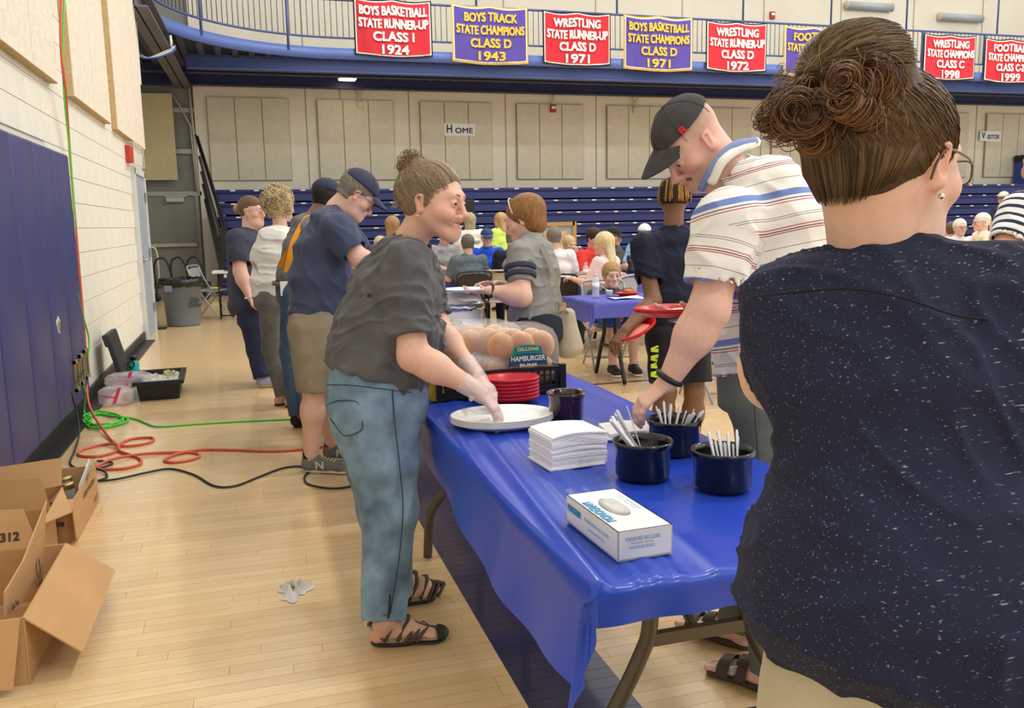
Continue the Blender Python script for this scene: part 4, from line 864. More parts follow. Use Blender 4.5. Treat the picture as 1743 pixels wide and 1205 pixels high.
def prim_eval(q, X, Y, Z):
    x = X-q['p0'][0]; y = Y-q['p0'][1]; z = Z-q['p0'][2]
    n, s, t = q['n'], q['s'], q['t']
    w = x*n[0]+y*n[1]+z*n[2]; u = x*s[0]+y*s[1]+z*s[2]; v = x*t[0]+y*t[1]+z*t[2]
    if q['L'] > 1e-6: tt = np.clip(w/q['L'], 0, 1); ov = w-tt*q['L']
    else: tt = np.zeros_like(w); ov = w
    a = q['a'][0]+(q['a'][1]-q['a'][0])*tt; b = q['b'][0]+(q['b'][1]-q['b'][0])*tt
    c = q['c'] if q['c'] else np.minimum(a, b)
    if q['flat']: ovr = np.minimum(ov, 0) if q['flat'] == 1 else np.zeros_like(ov)
    else: ovr = ov
    k0 = np.sqrt((u/a)**2+(v/b)**2+(ovr/c)**2); k1 = np.sqrt((u/a**2)**2+(v/b**2)**2+(ovr/c**2)**2)+1e-9
    d = k0*(k0-1)/k1
    if q['flat'] == 1: d = np.maximum(d, w-q['L'])
    elif q['flat'] == 2: d = np.maximum(np.maximum(d, w-q['L']), -w)
    return d
def sdf_mesh(prims, res, disp=None):
    lo = np.full(3, 1e9); hi = -lo
    for q in prims:
        r = max(q['a']+q['b']); r = max(r, q['c'] or 0); q['lo'] = np.minimum(q['p0'], q['p1'])-r; q['hi'] = np.maximum(q['p0'], q['p1'])+r
        if q['op'] == '+': lo = np.minimum(lo, q['lo']); hi = np.maximum(hi, q['hi'])
    lo = lo-4*res; n = np.ceil((hi-lo)/res).astype(int)+5; G = np.full(n, 1e3, np.float32)
    ax = [lo[i]+res*np.arange(n[i]) for i in range(3)]
    for q in prims:
        mg = q['k']+3*res; i0 = np.maximum(0, ((q['lo']-mg-lo)/res).astype(int)); i1 = np.minimum(n, ((q['hi']+mg-lo)/res).astype(int)+2)
        if np.any(i1 <= i0): continue
        d = prim_eval(q, ax[0][i0[0]:i1[0], None, None], ax[1][None, i0[1]:i1[1], None], ax[2][None, None, i0[2]:i1[2]]).astype(np.float32)
        W = G[i0[0]:i1[0], i0[1]:i1[1], i0[2]:i1[2]]; k = max(q['k'], 1e-5)
        if q['op'] == '+': h = np.maximum(k-np.abs(W-d), 0)/k; W[...] = np.minimum(W, d)-h*h*k*.25
        else: d = -d; h = np.maximum(k-np.abs(W-d), 0)/k; W[...] = np.maximum(W, d)+h*h*k*.25
    if disp is not None:
        I = np.argwhere(np.abs(G) < max(.03, 3*res)); P = lo+I*res; G[tuple(I.T)] += disp(P).astype(np.float32)
    S = G < 0
    cs = sum(S[i:n[0]-1+i, j:n[1]-1+j, k:n[2]-1+k].astype(np.int8) for i in (0,1) for j in (0,1) for k in (0,1))
    C = np.argwhere((cs > 0) & (cs < 8)); K = len(C); acc = np.zeros((K, 3)); cnt = np.zeros(K)
    cor = [(i, j, k) for i in (0,1) for j in (0,1) for k in (0,1)]
    for o0 in cor:
        for axn in range(3):
            if o0[axn]: continue
            o1 = list(o0); o1[axn] = 1
            d0 = G[C[:,0]+o0[0], C[:,1]+o0[1], C[:,2]+o0[2]]; d1 = G[C[:,0]+o1[0], C[:,1]+o1[1], C[:,2]+o1[2]]
            m = (d0 < 0) != (d1 < 0); t = np.where(m, d0/(d0-d1+1e-12), 0)
            p = np.array(o0, float)+np.zeros((K, 3)); p[:, axn] = t; acc[m] += p[m]; cnt[m] += 1
    V = lo+res*(C+acc/np.maximum(cnt, 1)[:, None])
    idx = np.full(n, -1, np.int64); idx[tuple(C.T)] = np.arange(K); F = []
    for axn in range(3):
        sl0 = [slice(1, n[i]-1) for i in range(3)]; sl1 = list(sl0); sl0[axn] = slice(0, n[axn]-1); sl1[axn] = slice(1, n[axn])
        a = S[tuple(sl0)]; b = S[tuple(sl1)]; e = np.argwhere(a != b)
        if not len(e): continue
        sg = a[tuple(e.T)]; off_ = np.array([1,1,1]); off_[axn] = 0; e = e+off_
        u, v = (axn+1) % 3, (axn+2) % 3
        def cell(du, dv): q = e.copy(); q[:, u] += du; q[:, v] += dv; return idx[tuple(q.T)]
        f = np.stack([cell(-1,-1), cell(0,-1), cell(0,0), cell(-1,0)], 1); f[~sg] = f[~sg][:, ::-1]; F.append(f)
    F = np.concatenate(F); F = F[(F >= 0).all(1)]
    return V, F
class Wave:
    """cheap smooth noise field for cloth folds"""
    def __init__(s, seed, scale, stretch=(1,1,1), n=7):
        r = np.random.RandomState(seed); s.K = r.normal(size=(n, 3))*np.array(stretch)*scale; s.p = r.uniform(0, 6.28, n); s.K2 = r.normal(size=(n, 3))*scale*.5; s.n = n
    def __call__(s, P):
        o = 0
        for i in range(s.n): o = o+np.sin(P @ s.K[i]+s.p[i]+1.2*np.sin(P @ s.K2[i]))
        return o/s.n
def merge(parts):
    V = []; F = []; n = 0
    for v, f in parts: V.append(v); F.append(f+n); n += len(v)
    return np.concatenate(V), np.concatenate(F)
def attr_col(me, cols):
    a = me.color_attributes.new('Col', 'FLOAT_COLOR', 'POINT'); c = np.ones((len(me.vertices), 4), np.float32); c[:, :3] = cols; a.data.foreach_set('color', c.ravel())
def attr_f(me, name, vals):
    a = me.attributes.new(name, 'FLOAT', 'POINT'); a.data.foreach_set('value', np.asarray(vals, np.float32))
MSKIN = mat('skin', attr='Col', rough=.5, var=.05, vscale=60, bump=.06, bscale=250, spec=.35)
MSKIN.node_tree.nodes['Principled BSDF'].inputs['Subsurface Weight'].default_value = .08
MSKIN.node_tree.nodes['Principled BSDF'].inputs['Subsurface Radius'].default_value = (.01, .004, .002)
MEYE = mat('eyeball', attr='Col', rough=.15)
class Head:
    def __init__(s, c, face, sc=1.0, roll=0, up=(0,0,1)):
        s.c = np.array(c, float); s.f = unit(face); u = unit(np.array(up, float)-s.f*np.dot(up, s.f)); r = np.cross(s.f, u)
        s.u = u*math.cos(roll)+r*math.sin(roll); s.r = np.cross(s.f, s.u); s.sc = sc; s.M = np.stack([s.r, s.f, s.u], 1)
    def W(s, p): return s.c+s.sc*(s.M @ np.array(p, float))
    def L(s, P): return ((np.asarray(P)-s.c) @ s.M)/s.sc
    def e(s, p0, p1, a0, b0=None, a1=None, b1=None, side=(1,0,0), c=None, k=.02, op='+', axis=(0,0,1), flat=0):
        q = s.sc; f = lambda v: None if v is None else v*q
        return E(s.W(p0), s.W(p1), a0*q, f(b0), f(a1), f(b1), s.M @ np.array(side, float), f(c), k*q, op, s.M @ np.array(axis, float), flat)
    def ell(s, c, r, k=.02, op='+'): return s.e(c, c, r[0], r[1], side=(1,0,0), c=r[2], k=k, op=op)
def head_prims(h, wide=1.0, jaw=1.0, nose=1.0, smile=0, openm=0, ears=True, heavy=0.0, fem=0):
    e, l = h.e, h.ell; P = []; y = .007
    P.append(l((0,-.012,.032), (.075*wide,.097,.084)))
    P.append(e((0,.028,.008), (0,.045-.005*fem,-.064*jaw), .062*wide, .066, (.043-.005*fem)*wide, .045-.002*fem, k=.03))
    for q in (-1, 1):
        P.append(e((q*.047*wide,.006,-.040*jaw), (q*.013,.080-.007*fem,-.096*jaw), .017+heavy*.6-.002*fem, None, .0145+heavy*.3-.002*fem, k=.03))
        P.append(l((q*.041*wide,.056+y-.004*fem,-.026), (.024,.024,.022), .03))
        if smile: P.append(l((q*.038*wide,.072+y,-.034), (.017,.014,.014), .025))
    if heavy: P.append(l((0,.035,-.095), (.045+heavy,.05,.025+heavy), .04))
    P.append(l((0,.082+y-.007*fem,-.099*jaw), (.018-.003*fem,.015,.014), .02))
    P.append(e((-.034,.080+y-.003*fem,.024), (.034,.080+y-.003*fem,.024), .0125-.002*fem, k=.02)); nose = nose-.05*fem
    P.append(e((0,.088+y,.012), (0,.112*nose+y,-.033+.003*fem), .0085-.001*fem, None, .0115-.0018*fem, k=.012)); P.append(l((0,.112*nose+y,-.034+.003*fem), (.0125-.002*fem,.012,.010-.001*fem), .008))
    for q in (-1, 1): P.append(l((q*.0125,.1*nose+y,-.038), (.0085,.011,.0075), .006))
    for q in (-1, 1): P.append(l((q*.0315,.099+y,.001), (.018,.016,.0115), .014, '-'))
    for q in (-1, 1): P.append(l((q*.0315,.0800+y,.001), (.0145,.0135,.0125), .004))
    for q in (-1, 1): P.append(l((q*.0315,.098+y,.0), (.0135,.014,.0042 if smile else .0056), .002, '-'))
    y = .007-.0055*fem
    mz = -.066*jaw; cw = .028 if smile else .022; cz = mz+.008*smile
    P.append(e((0,.090+y,mz-.001), (0,.090+y,mz-.0011), .019, .012, c=.022, k=.02))
    for q in (-1, 1):
        P.append(e((q*cw,.080+y,cz-.001), (0,.0985+y,mz+.005), .0035, None, .0062, k=.006)); P.append(e((q*cw*.9,.080+y,cz-.003), (0,.0965+y,mz-.009-.007*openm), .0035, None, .0068, k=.006))
    if openm: P.append(e((-.023,.097+y,cz-.003), (.023,.097+y,cz-.003), .0065, .014, k=.002, op='-', side=(0,0,1)))
    else: P.append(e((-.019,.104+y,mz-.002), (.019,.104+y,mz-.002), .0012, .008, k=.004, op='-', side=(0,0,1)))
    if ears:
        for q in (-1, 1):
            P.append(e((q*.0765*wide,-.006,.014), (q*.0745*wide,.002,-.030), .0075, .019, .006, .0125, k=.008, side=(1,.35*-q,0)))
            P.append(e((q*.084*wide,.000,.010), (q*.082*wide,.004,-.016), .0055, .010, .005, .007, k=.004, op='-', side=(1,.35*-q,0)))
    return P
def face_cols(h, V, base, lips=.5, stubble=0, stub_col=(.12,.09,.07), blush=.35, smile=0, jaw=1.0, scalp=None):
    L = h.L(V); b = np.array(base); C = np.tile(b, (len(V), 1))
    def g(c, r): return np.exp(-(((L-np.array(c))/np.array(r))**2).sum(1))
    red = b*np.array([1.02, .72, .66])
    w_ = blush*np.clip(g((.045,.077,-.03), (.025,.03,.025))+g((-.045,.077,-.03), (.025,.03,.025))+.8*g((0,.122,-.034), (.015,.02,.015))+.8*g((.08,-.005,0), (.012,.03,.045))+.8*g((-.08,-.005,0), (.012,.03,.045)), 0, 1)
    C = C*(1-w_[:, None])+red*w_[:, None]
    cw = .030 if smile else .024
    lz = -.067*jaw+.007*smile*(L[:, 0]/.027)**2; wl = lips*np.exp(-((L[:, 0]/cw)**4)-(((L[:, 2]-lz)/.0105)**4))*(L[:, 1] > .075)
    C = C*(1-wl[:, None])+np.array([.45*b[0]/.6, .16, .15])*wl[:, None]
    if stubble:
        w_ = stubble*np.clip((-L[:, 2]-.03)/.03, 0, 1)*np.clip((L[:, 1]-.0)/.03, 0, 1)*np.clip((.125*jaw+L[:, 2])/.02, 0, 1); C = C*(1-w_[:, None])+np.array(stub_col)*w_[:, None]
    if scalp is not None:
        w_ = .75*np.clip((L[:, 2]-.0)/.03, 0, 1)*np.clip((.05-L[:, 1])/.03, 0, 1)*(np.abs(L[:, 0]) < .085)*(1-np.clip((L[:, 2]+.05)/-.01, 0, 1)); C = C*(1-w_[:, None])+np.array(scalp)*w_[:, None]
    return C
def hand_prims(w, d, nrm, thumb, curl=(.35,.4,.45,.5), sc=1.0, spread=1.0, tcurl=.3):
    """palm and five fingers: w wrist, d towards the knuckles, nrm the way the palm faces, thumb the thumb side"""
    w = np.array(w, float); d = unit(d); n = unit(np.array(nrm, float)-d*np.dot(nrm, d)); s = unit(np.array(thumb, float)-d*np.dot(thumb, d)-n*np.dot(thumb, n))
    P = [E(w-d*.01*sc, w+d*.085*sc, .027*sc, .018*sc, .040*sc, .0125*sc, side=s, k=.012)]
    if isinstance(curl, (int, float)): curl = (curl,)*4
    for i, (o_, ln) in enumerate(((.030, .074), (.010, .083), (-.0105, .077), (-.0295, .060))):
        p = w+d*(.086-.004*abs(i-1))*sc+s*o_*sc; dr = unit(d+s*o_*2.2*spread); a = 0
        for j, (f, r0, r1) in enumerate(((.45, .0092, .0084), (.31, .0084, .0077), (.24, .0077, .0065))):
            a += curl[i]*(.8 if j == 0 else 1.1); v = dr*math.cos(a)+n*math.sin(a); q = p+v*ln*f*sc; P.append(E(p, q, r0*sc, None, r1*sc, k=.006)); p = q
    p = w+d*.022*sc+s*.022*sc; v = unit(d*.62+s*.68+n*.35); q = p+v*.042*sc; P.append(E(p, q, .0145*sc, None, .0105*sc, k=.012))
    v = unit(v*math.cos(tcurl)+(d*.8+n*.5)*math.sin(tcurl)); q2 = q+v*.034*sc; P.append(E(q, q2, .0103*sc, None, .009*sc, k=.006)); v = unit(v+.3*d*tcurl+.25*n); P.append(E(q2, q2+v*.026*sc, .009*sc, None, .007*sc, k=.006))
    return P
class Person:
    def __init__(s, label, base, res=.006, skin=(.62,.36,.26), group=None, seed=1):
        s.t = thing('person', label, 'person', base, 0, group); s.b = np.array(base, float); s.res = res; s.sk = np.array(skin); s.parts = []; s.cols = []; s.seed = seed; s.h = None
    def part(s, name, VF, m, par=None, smooth=True):
        me = mesh_np(name, VF[0]-s.b, VF[1], smooth); return link(name, me, m, par or s.t)
    def sdf(s, name, prims, m, res=None, disp=None, par=None): return s.part(name, sdf_mesh(prims, res or s.res, disp), m, par)
    def skin(s, prims, res=None, cols=None):
        V, F = sdf_mesh(prims, res or s.res); s.parts.append((V, F)); s.cols.append(cols(V) if cols else np.tile(s.sk, (len(V), 1)))
    def head(s, c, face, neck, sc=1.0, roll=0, nr=.056, res=None, ck={}, **kw):
        s.h = h = Head(c, face, sc, roll); s.hk = kw
        P = head_prims(h, **kw); P.append(E(h.W((0,-.022,-.05)), neck, nr, nr*1.05, nr*1.1, nr*1.1, side=h.r, k=.035))
        s.skin(P, res or s.res*.75, lambda V: face_cols(h, V, s.sk, smile=kw.get('smile', 0), jaw=kw.get('jaw', 1), **ck))
        return h
    def eyes(s, iris=(.12,.09,.06), look=(0,1,0), brow=None, bt=.0035):
        h = s.h
        for q in (-1, 1):
            c = A(q*.0315,.0868,.001); d = unit(A(*look)); n, k = 14, 10; V = []; C = []
            x = unit(np.cross(d, (0,0,1))); y = np.cross(x, d)
            for j in range(k):
                ph = math.pi*j/(k-1)
                for i in range(n):
                    a = 2*math.pi*i/n; V.append(h.W(c+.0125*(d*math.cos(ph)+(x*math.cos(a)+y*math.sin(a))*math.sin(ph)))); C.append((.01,.01,.01) if j <= 1 else (iris if j == 2 else (.78,.74,.72)))
            F = np.array([(j*n+i, j*n+(i+1) % n, (j+1)*n+(i+1) % n, (j+1)*n+i) for j in range(k-1) for i in range(n)])
            o = s.part('eye', (np.array(V), F), MEYE); attr_col(o.data, np.array(C))
            if brow is not None:
                pts = [h.W(p) for p in (A(q*.014,.1005,.0245), A(q*.026,.0995,.0275), A(q*.040,.0905,.0265), A(q*.050,.079,.020))]
                MB().tube(catmull(pts, 4), np.array([.8,1,1,1,1,1,1,1,1,.9,.7,.5,.3])*bt*h.sc, 6).build('eyebrow', brow, s.t)
    def teeth(s):
        h = s.h; mz = -.066*s.hk.get('jaw', 1)
        MB().grid(lambda u, v: h.W(A((u-.5)*.038, .0955-.0055*s.hk.get('fem', 0)-.011*(2*u-1)**2, mz+.0075-.0075*v+.007*(2*u-1)**2)), 12, 3).build('teeth', mat('tooth_white', (235, 228, 215), .3), s.t)
    def arm(s, S, El, Wr, r=(.052,.043,.028), hand=None, res=None, hs=1.0, flat=.8, lower=True):
        S, El, Wr = (np.array(v, float) for v in (S, El, Wr)); P = [E(S, El, .03, k=.02), E(S+(El-S)*.4, El, r[0]*.6+r[1]*.4, None, r[1], k=.03), E(El, El+(Wr-El)*.35, r[1]*.97, None, r[1]*1.0, k=.03), E(El+(Wr-El)*.3, Wr, r[1]*1.0, None, r[2]*1.1, r[2]*flat, k=.03, side=(hand or {}).get('thumb', (1,0,0)))]
        if hand: P += hand_prims(Wr, hand['d'], hand['n'], hand['thumb'], hand.get('curl', .35), hs, hand.get('spread', 1), hand.get('tc', .3))
        s.skin(P, res or s.res*.7)
    def leg(s, Hp, K, An, r=(.085,.056,.038), res=None):
        Hp, K, An = (np.array(v, float) for v in (Hp, K, An)); f = (An-K)
        s.skin([E(Hp, K, r[0], None, r[1], k=.03), E(K, K+f*.35, r[1]*.92, None, r[1]*1.04, k=.03), E(K+f*.3, An, r[1]*1.04, None, r[2], k=.04)], res)
    def core(s, *chains, r=.03):
        r = min(r, .03)
        P = [E(c[i], c[i+1], r, k=.03) for c in chains for i in range(len(c)-1)]; s.skin(P, .014)
    def body(s):
        V, F = merge(s.parts); o = s.part('body', (V, F), MSKIN); attr_col(o.data, np.concatenate(s.cols)); s.bo = o; return o
    def shirt(s, name, nodes, lat, sleeves, m, neck=None, wr=(.004, 22), res=None, k=.05, seed=None, inner=True, extra=(), hem=True, stretch=(1,1,.7)):
        P = []
        for i in range(len(nodes)-1):
            (p, a, b), (q, a2, b2) = nodes[i], nodes[i+1]; last = i == len(nodes)-2 and hem
            P.append(E(p, q, a, b, a2, b2, side=lat, k=k, flat=1 if last else 0, c=min(a, b)*.6))
        for (S, E_, t, r0, r1) in sleeves:
            S = np.array(S, float); e = S+(np.array(E_)-S)*t; P.append(E(S, e, r0, None, r1, k=.05, flat=1))
        P += list(extra)
        if inner:
            for (S, E_, t, r0, r1) in sleeves:
                S = np.array(S, float); v = np.array(E_)-S; P.append(E(S+v*(t-.14), S+v*(t+.1), r1-.009, k=.003, op='-', flat=2))
        if neck is not None: P.append(E(neck[0], neck[1], neck[2], k=.006, op='-', flat=2))
        w1 = Wave(s.seed if seed is None else seed, wr[1], stretch); w2 = Wave(s.seed+50, wr[1]*2.3, stretch)
        w3 = Wave(s.seed+70, wr[1]*1.5, (1,1,1)); o = s.sdf(name, P, m, res, lambda Q: wr[0]*(.7*(np.abs(w1(Q))*2-.6)+.35*w2(Q)-.9*np.clip(1-np.abs(w3(Q))*4.5, 0, 1)**1.5+.12)); return o
    def trousers(s, name, prims, m, wr=(.004, 25), res=None, stretch=(1,1,.6)):
        w1 = Wave(s.seed+9, wr[1], stretch); w2 = Wave(s.seed+19, wr[1]*2.2, stretch)
        return s.sdf(name, prims, m, res, lambda Q: wr[0]*(np.abs(w1(Q))*2-.6)+wr[0]*.45*w2(Q))
def ell_dir(h, C, Rr, d, lift=0): d = unit(d); return h.W(A(*C)+A(*Rr)*d*(1+lift))
def strands_mesh(paths, r, cols, n=3):
    """many thin tubes as one mesh"""
    V = []; F = []; C = []; b = 0
    for P, rr, cc in zip(paths, r, cols):
        P = np.asarray(P); m = len(P); T = np.gradient(P, axis=0); T /= np.linalg.norm(T, axis=1)[:, None]+1e-9
        ref = A(.31,.52,.79); u = np.cross(T, ref); u /= np.linalg.norm(u, axis=1)[:, None]+1e-9; v = np.cross(T, u)
        tp = rr*np.clip(np.minimum(np.arange(m)+.6, m-np.arange(m)-.4)/2, .25, 1)[:, None]
        for k_ in range(n): a = 2*math.pi*k_/n; V.append(P+tp*(u*math.cos(a)+v*math.sin(a)))
        i = np.arange(m-1)
        for k_ in range(n): F.append(np.stack([b+k_*m+i, b+((k_+1) % n)*m+i, b+((k_+1) % n)*m+i+1, b+k_*m+i+1], 1))
        C.append(np.tile(np.array(cc), (n*m, 1))); b += n*m
    return np.concatenate(V), np.concatenate(F), np.concatenate(C)
MHAIR = mat('hair_strand', attr='Col', rough=.42, spec=.35)
def add_strands(p, name, paths, r, cols, par=None):
    V, F, C = strands_mesh(paths, r, cols); o = p.part(name, (V, F), MHAIR, par); attr_col(o.data, C); o['kind'] = 'stuff'; return o
def hcol(rs, a, b): t = rs.rand(); j = .85+.3*rs.rand(); return tuple((np.array(a)*(1-t)+np.array(b)*t)*j)
def slerp(a, b, t): a = unit(a); b = unit(b); o = math.acos(max(-1, min(1, float(a @ b)))); return a if o < 1e-4 else (math.sin((1-t)*o)*a+math.sin(t*o)*b)/math.sin(o)
HLC = {}
def hairline(a, CC, RR, subs):
    k = (int((a+math.pi)*18), CC, RR, len(subs))
    if k not in HLC: HLC[k] = hairline_at((k[0]+.5)/18-math.pi, CC, RR, subs)
    return HLC[k]
def hairline_at(a, CC, RR, subs, zmin=-9, el0=-1.0):
    """lowest direction on the hair ellipsoid, at azimuth a, that the face and ear openings leave free"""
    C = A(*CC); R = A(*RR)
    for el in np.arange(el0, 1.5, .04):
        d = A(math.sin(a)*math.cos(el), math.cos(a)*math.cos(el), math.sin(el)); q = C+R*d
        if q[2] < zmin: continue
        if all((((q-A(*c))/A(*r))**2).sum() > 1.02 for c, r in subs): return el
    return 1.5
def hair_mat(name, col=None, dark=.25): return mat(name, col, .5, var=dark, vscale=9, bump=.6, bscale=26, stretch=(9, 9, 1.2), spec=.3)
def short_hair(p, m, t=.010, front=.075, low=-.055, top=True, res=None, rough=.0025):
    """cropped hair: a shell over the cranium with the face, ears and nape left free"""
    h = p.h; P = [h.ell((0,-.014,.034), (.0765+t, .0985+t, .0855+t*(1.2 if top else .3)), .01), h.e((0,-.03,.0), (0,-.035,low), .066, .062, k=.02, flat=1)]
    P.append(h.ell((0,.131,-.045), (.082,.085,.045+front), .012, '-'))
    for q in (-1, 1): P.append(h.ell((q*.095,.015,-.035), (.026,.040,.055), .01, '-'))
    w = Wave(p.seed+3, 70, (1,1,1)); return p.sdf('hair', P, m, res or p.res*.8, lambda Q: rough*w(Q))
def cap(p, m, mb=None, brim=.075, lift=.012, button=True, strap=False, res=None):
    """baseball cap: crown, seams, curved brim"""
    h = p.h; P = [h.ell((0,-.008,.047), (.089,.110,.090), .01), h.e((0,0,-.06), (0,0,.034+lift), .2, .2, k=.004, op='-', flat=2)]
    if strap: P.append(h.ell((0,-.125,.06), (.035,.03,.024), .004, '-'))
    V, F = sdf_mesh(P, res or p.res*.7); o = p.part('cap', (V, F), m); mb = mb or m
    def br(u, v, dz=0):
        a = (u-.5)*2; x = a*.074; edge = .100*math.sqrt(max(0, 1-(a*.72)**2)); y = -.0+edge*1.0+v*(brim*math.sqrt(max(0, 1-a*a*.92))); return h.W(A(x, y, .042+lift-.020*a*a-.012*v-.010*v*v+dz))
    s_ = MB().grid(lambda u, v: br(u, v), 21, 9); s_.grid(lambda u, v: br(1-u, v, -.003), 21, 9); s_.build('brim', mb, o, p.b)
    if button: MB().lathe([(.007, 0), (.006, .004), (0, .006)], 10, h.W((0,-.008,.136)), M=h.M*h.sc).build('cap_button', m, o, p.b)
    for a in np.linspace(0, math.pi, 4)[:-1]:
        pts = [h.W(A(.0895*math.cos(ph)*math.sin(a), -.008+.1105*math.cos(ph)*math.cos(a), .047+.0905*math.sin(ph))) for ph in np.linspace(-.05, math.pi+.05, 22)]
        MB().tube(pts, .0012*h.sc, 4).build('cap_seam', m, o, p.b)
    return o
def glasses(p, m, style='rect', lens=True, temple=True):
    h = p.h; o = None
    for q in (-1, 1):
        pts = [h.W(A(q*(.033+.023*np.sign(math.cos(a))*abs(math.cos(a))**.6),   .1115-.006*abs(math.cos(a))*(1 if q*math.cos(a) > 0 else 0), -.002+.0155*np.sign(math.sin(a))*abs(math.sin(a))**.6)) for a in np.linspace(0, 2*math.pi, 25)[:-1]]
        s_ = MB().tube(pts, .0013*h.sc, 5, closed=True)
        if o is None: o = s_.build('glasses', m, p.t, p.b)
        else: s_.build('rim', m, o, p.b)
        if lens: MB().add(pts, [tuple(range(len(pts)))]).build('lens', mat('lens_glass', (235, 240, 245), .05, alpha=.12, spec=.8), o, p.b)
        if temple: MB().tube(catmull([h.W(A(q*.057,.105,.006)), h.W(A(q*.074,.06,.010)), h.W(A(q*.081,.005,.012)), h.W(A(q*.0805,-.012,-.004)), h.W(A(q*.078,-.018,-.026))], 5), .0016*h.sc, 6).build('temple', m, o, p.b)
    MB().tube([h.W(A(-.011,.113,.003)), h.W(A(0,.117,.006)), h.W(A(.011,.113,.003))], .0013*h.sc, 5).build('bridge', m, o, p.b); return o
def ear_ring(p, q, m): 
    MB().lathe([(0, -.004), (.0035, -.002), (.004, 0), (.0035, .002), (0, .004)], 10, p.h.W(A(q*.083,-.001,-.044)), M=p.h.M).build('earring', m, p.t, p.b)
def sneaker(p, heel, toe, h=.10, m=None, ms=None, w=.048, name='shoe', low=True):
    heel = np.array(heel, float); toe = np.array(toe, float); d = unit(toe-heel); L = np.linalg.norm(toe-heel); s = np.cross(d, (0,0,1)); z = A(0,0,1)
    P = [E(heel+d*.035+z*.05, heel+d*.04+z*(h-.01), .036, .040, .032, .038, side=s, k=.03, flat=1), E(heel+d*.05+z*.042, toe-d*.055+z*.038, .04, .036, w-.006, .03, side=s, k=.03), E(toe-d*.06+z*.034, toe-d*.035+z*.03, w-.008, .026, w-.014, .022, side=s, k=.03), E(heel+d*.09+z*.075, heel+d*.15+z*.055, .032, .026, .034, .02, side=s, k=.04), E(heel-d*.1-z*.05, toe+d*.1-z*.05, .3, .062, side=s, k=.002, op='-', flat=2)]
    o = p.sdf(name, P, m, min(p.res, .006))
    P = [E(heel+d*.035+z*.014, heel+d*.1+z*.014, .037, .016, .034, .015, side=s, k=.02), E(heel+d*.1+z*.013, toe-d*.05+z*.015, .034, .014, w, .015, side=s, k=.02, c=.045), E(heel-d*.2-z*.1, toe+d*.2-z*.1, .3, .1, side=s, k=.001, op='-', flat=2)]
    p.sdf('sole', P, ms, min(p.res, .006), par=o); return o
# ---------------------------------------------------------------- the woman serving (dark grey tee, jeans)
LAT = A(0,1,0)
p = Person('smiling woman in dark grey tee and faded jeans serving in vinyl gloves', gz(680, 1062), .0055, (.70,.42,.315), seed=3)
hd = 2.98
h = p.head(D(734, 345, hd), (.79,-.61,-.09), D(700, 408, 3.02), 1.13, roll=-.05, nr=.052, res=.0035, smile=1, openm=1, jaw=.97, fem=1, ck=dict(lips=.75, blush=.5))
p.eyes((.16,.17,.16), (.15,1,-.05), mat('brow_light', (168, 128, 100), .8), .002); p.teeth()
dR, dL = 2.84, 3.10
SR, ER, WR = D(690, 452, 2.86), D(703, 606, 2.83), D(812, 663, 2.83)
SL, EL, WL = D(712, 455, 3.2), D(745, 560, 3.2), D(806, 632, 3.05)
hr = dict(d=D(847, 700, 2.83)-WR, n=D(800, 735, 2.85)-D(830, 690, 2.83), thumb=(0,1,.1), curl=(.42,.4,.38,.35), spread=.8, tc=.1)
hl = dict(d=D(838, 668, 3.02)-WL, n=D(800, 700, 3.05)-D(825, 655, 3.03), thumb=(-.2,-1,0), curl=(.3,.33,.36,.4), spread=.6, tc=.2)
p.arm(SR, ER, WR, (.056,.047,.031), hr, .004); p.arm(SL, EL, WL, (.052,.044,.030), hl, .0045)
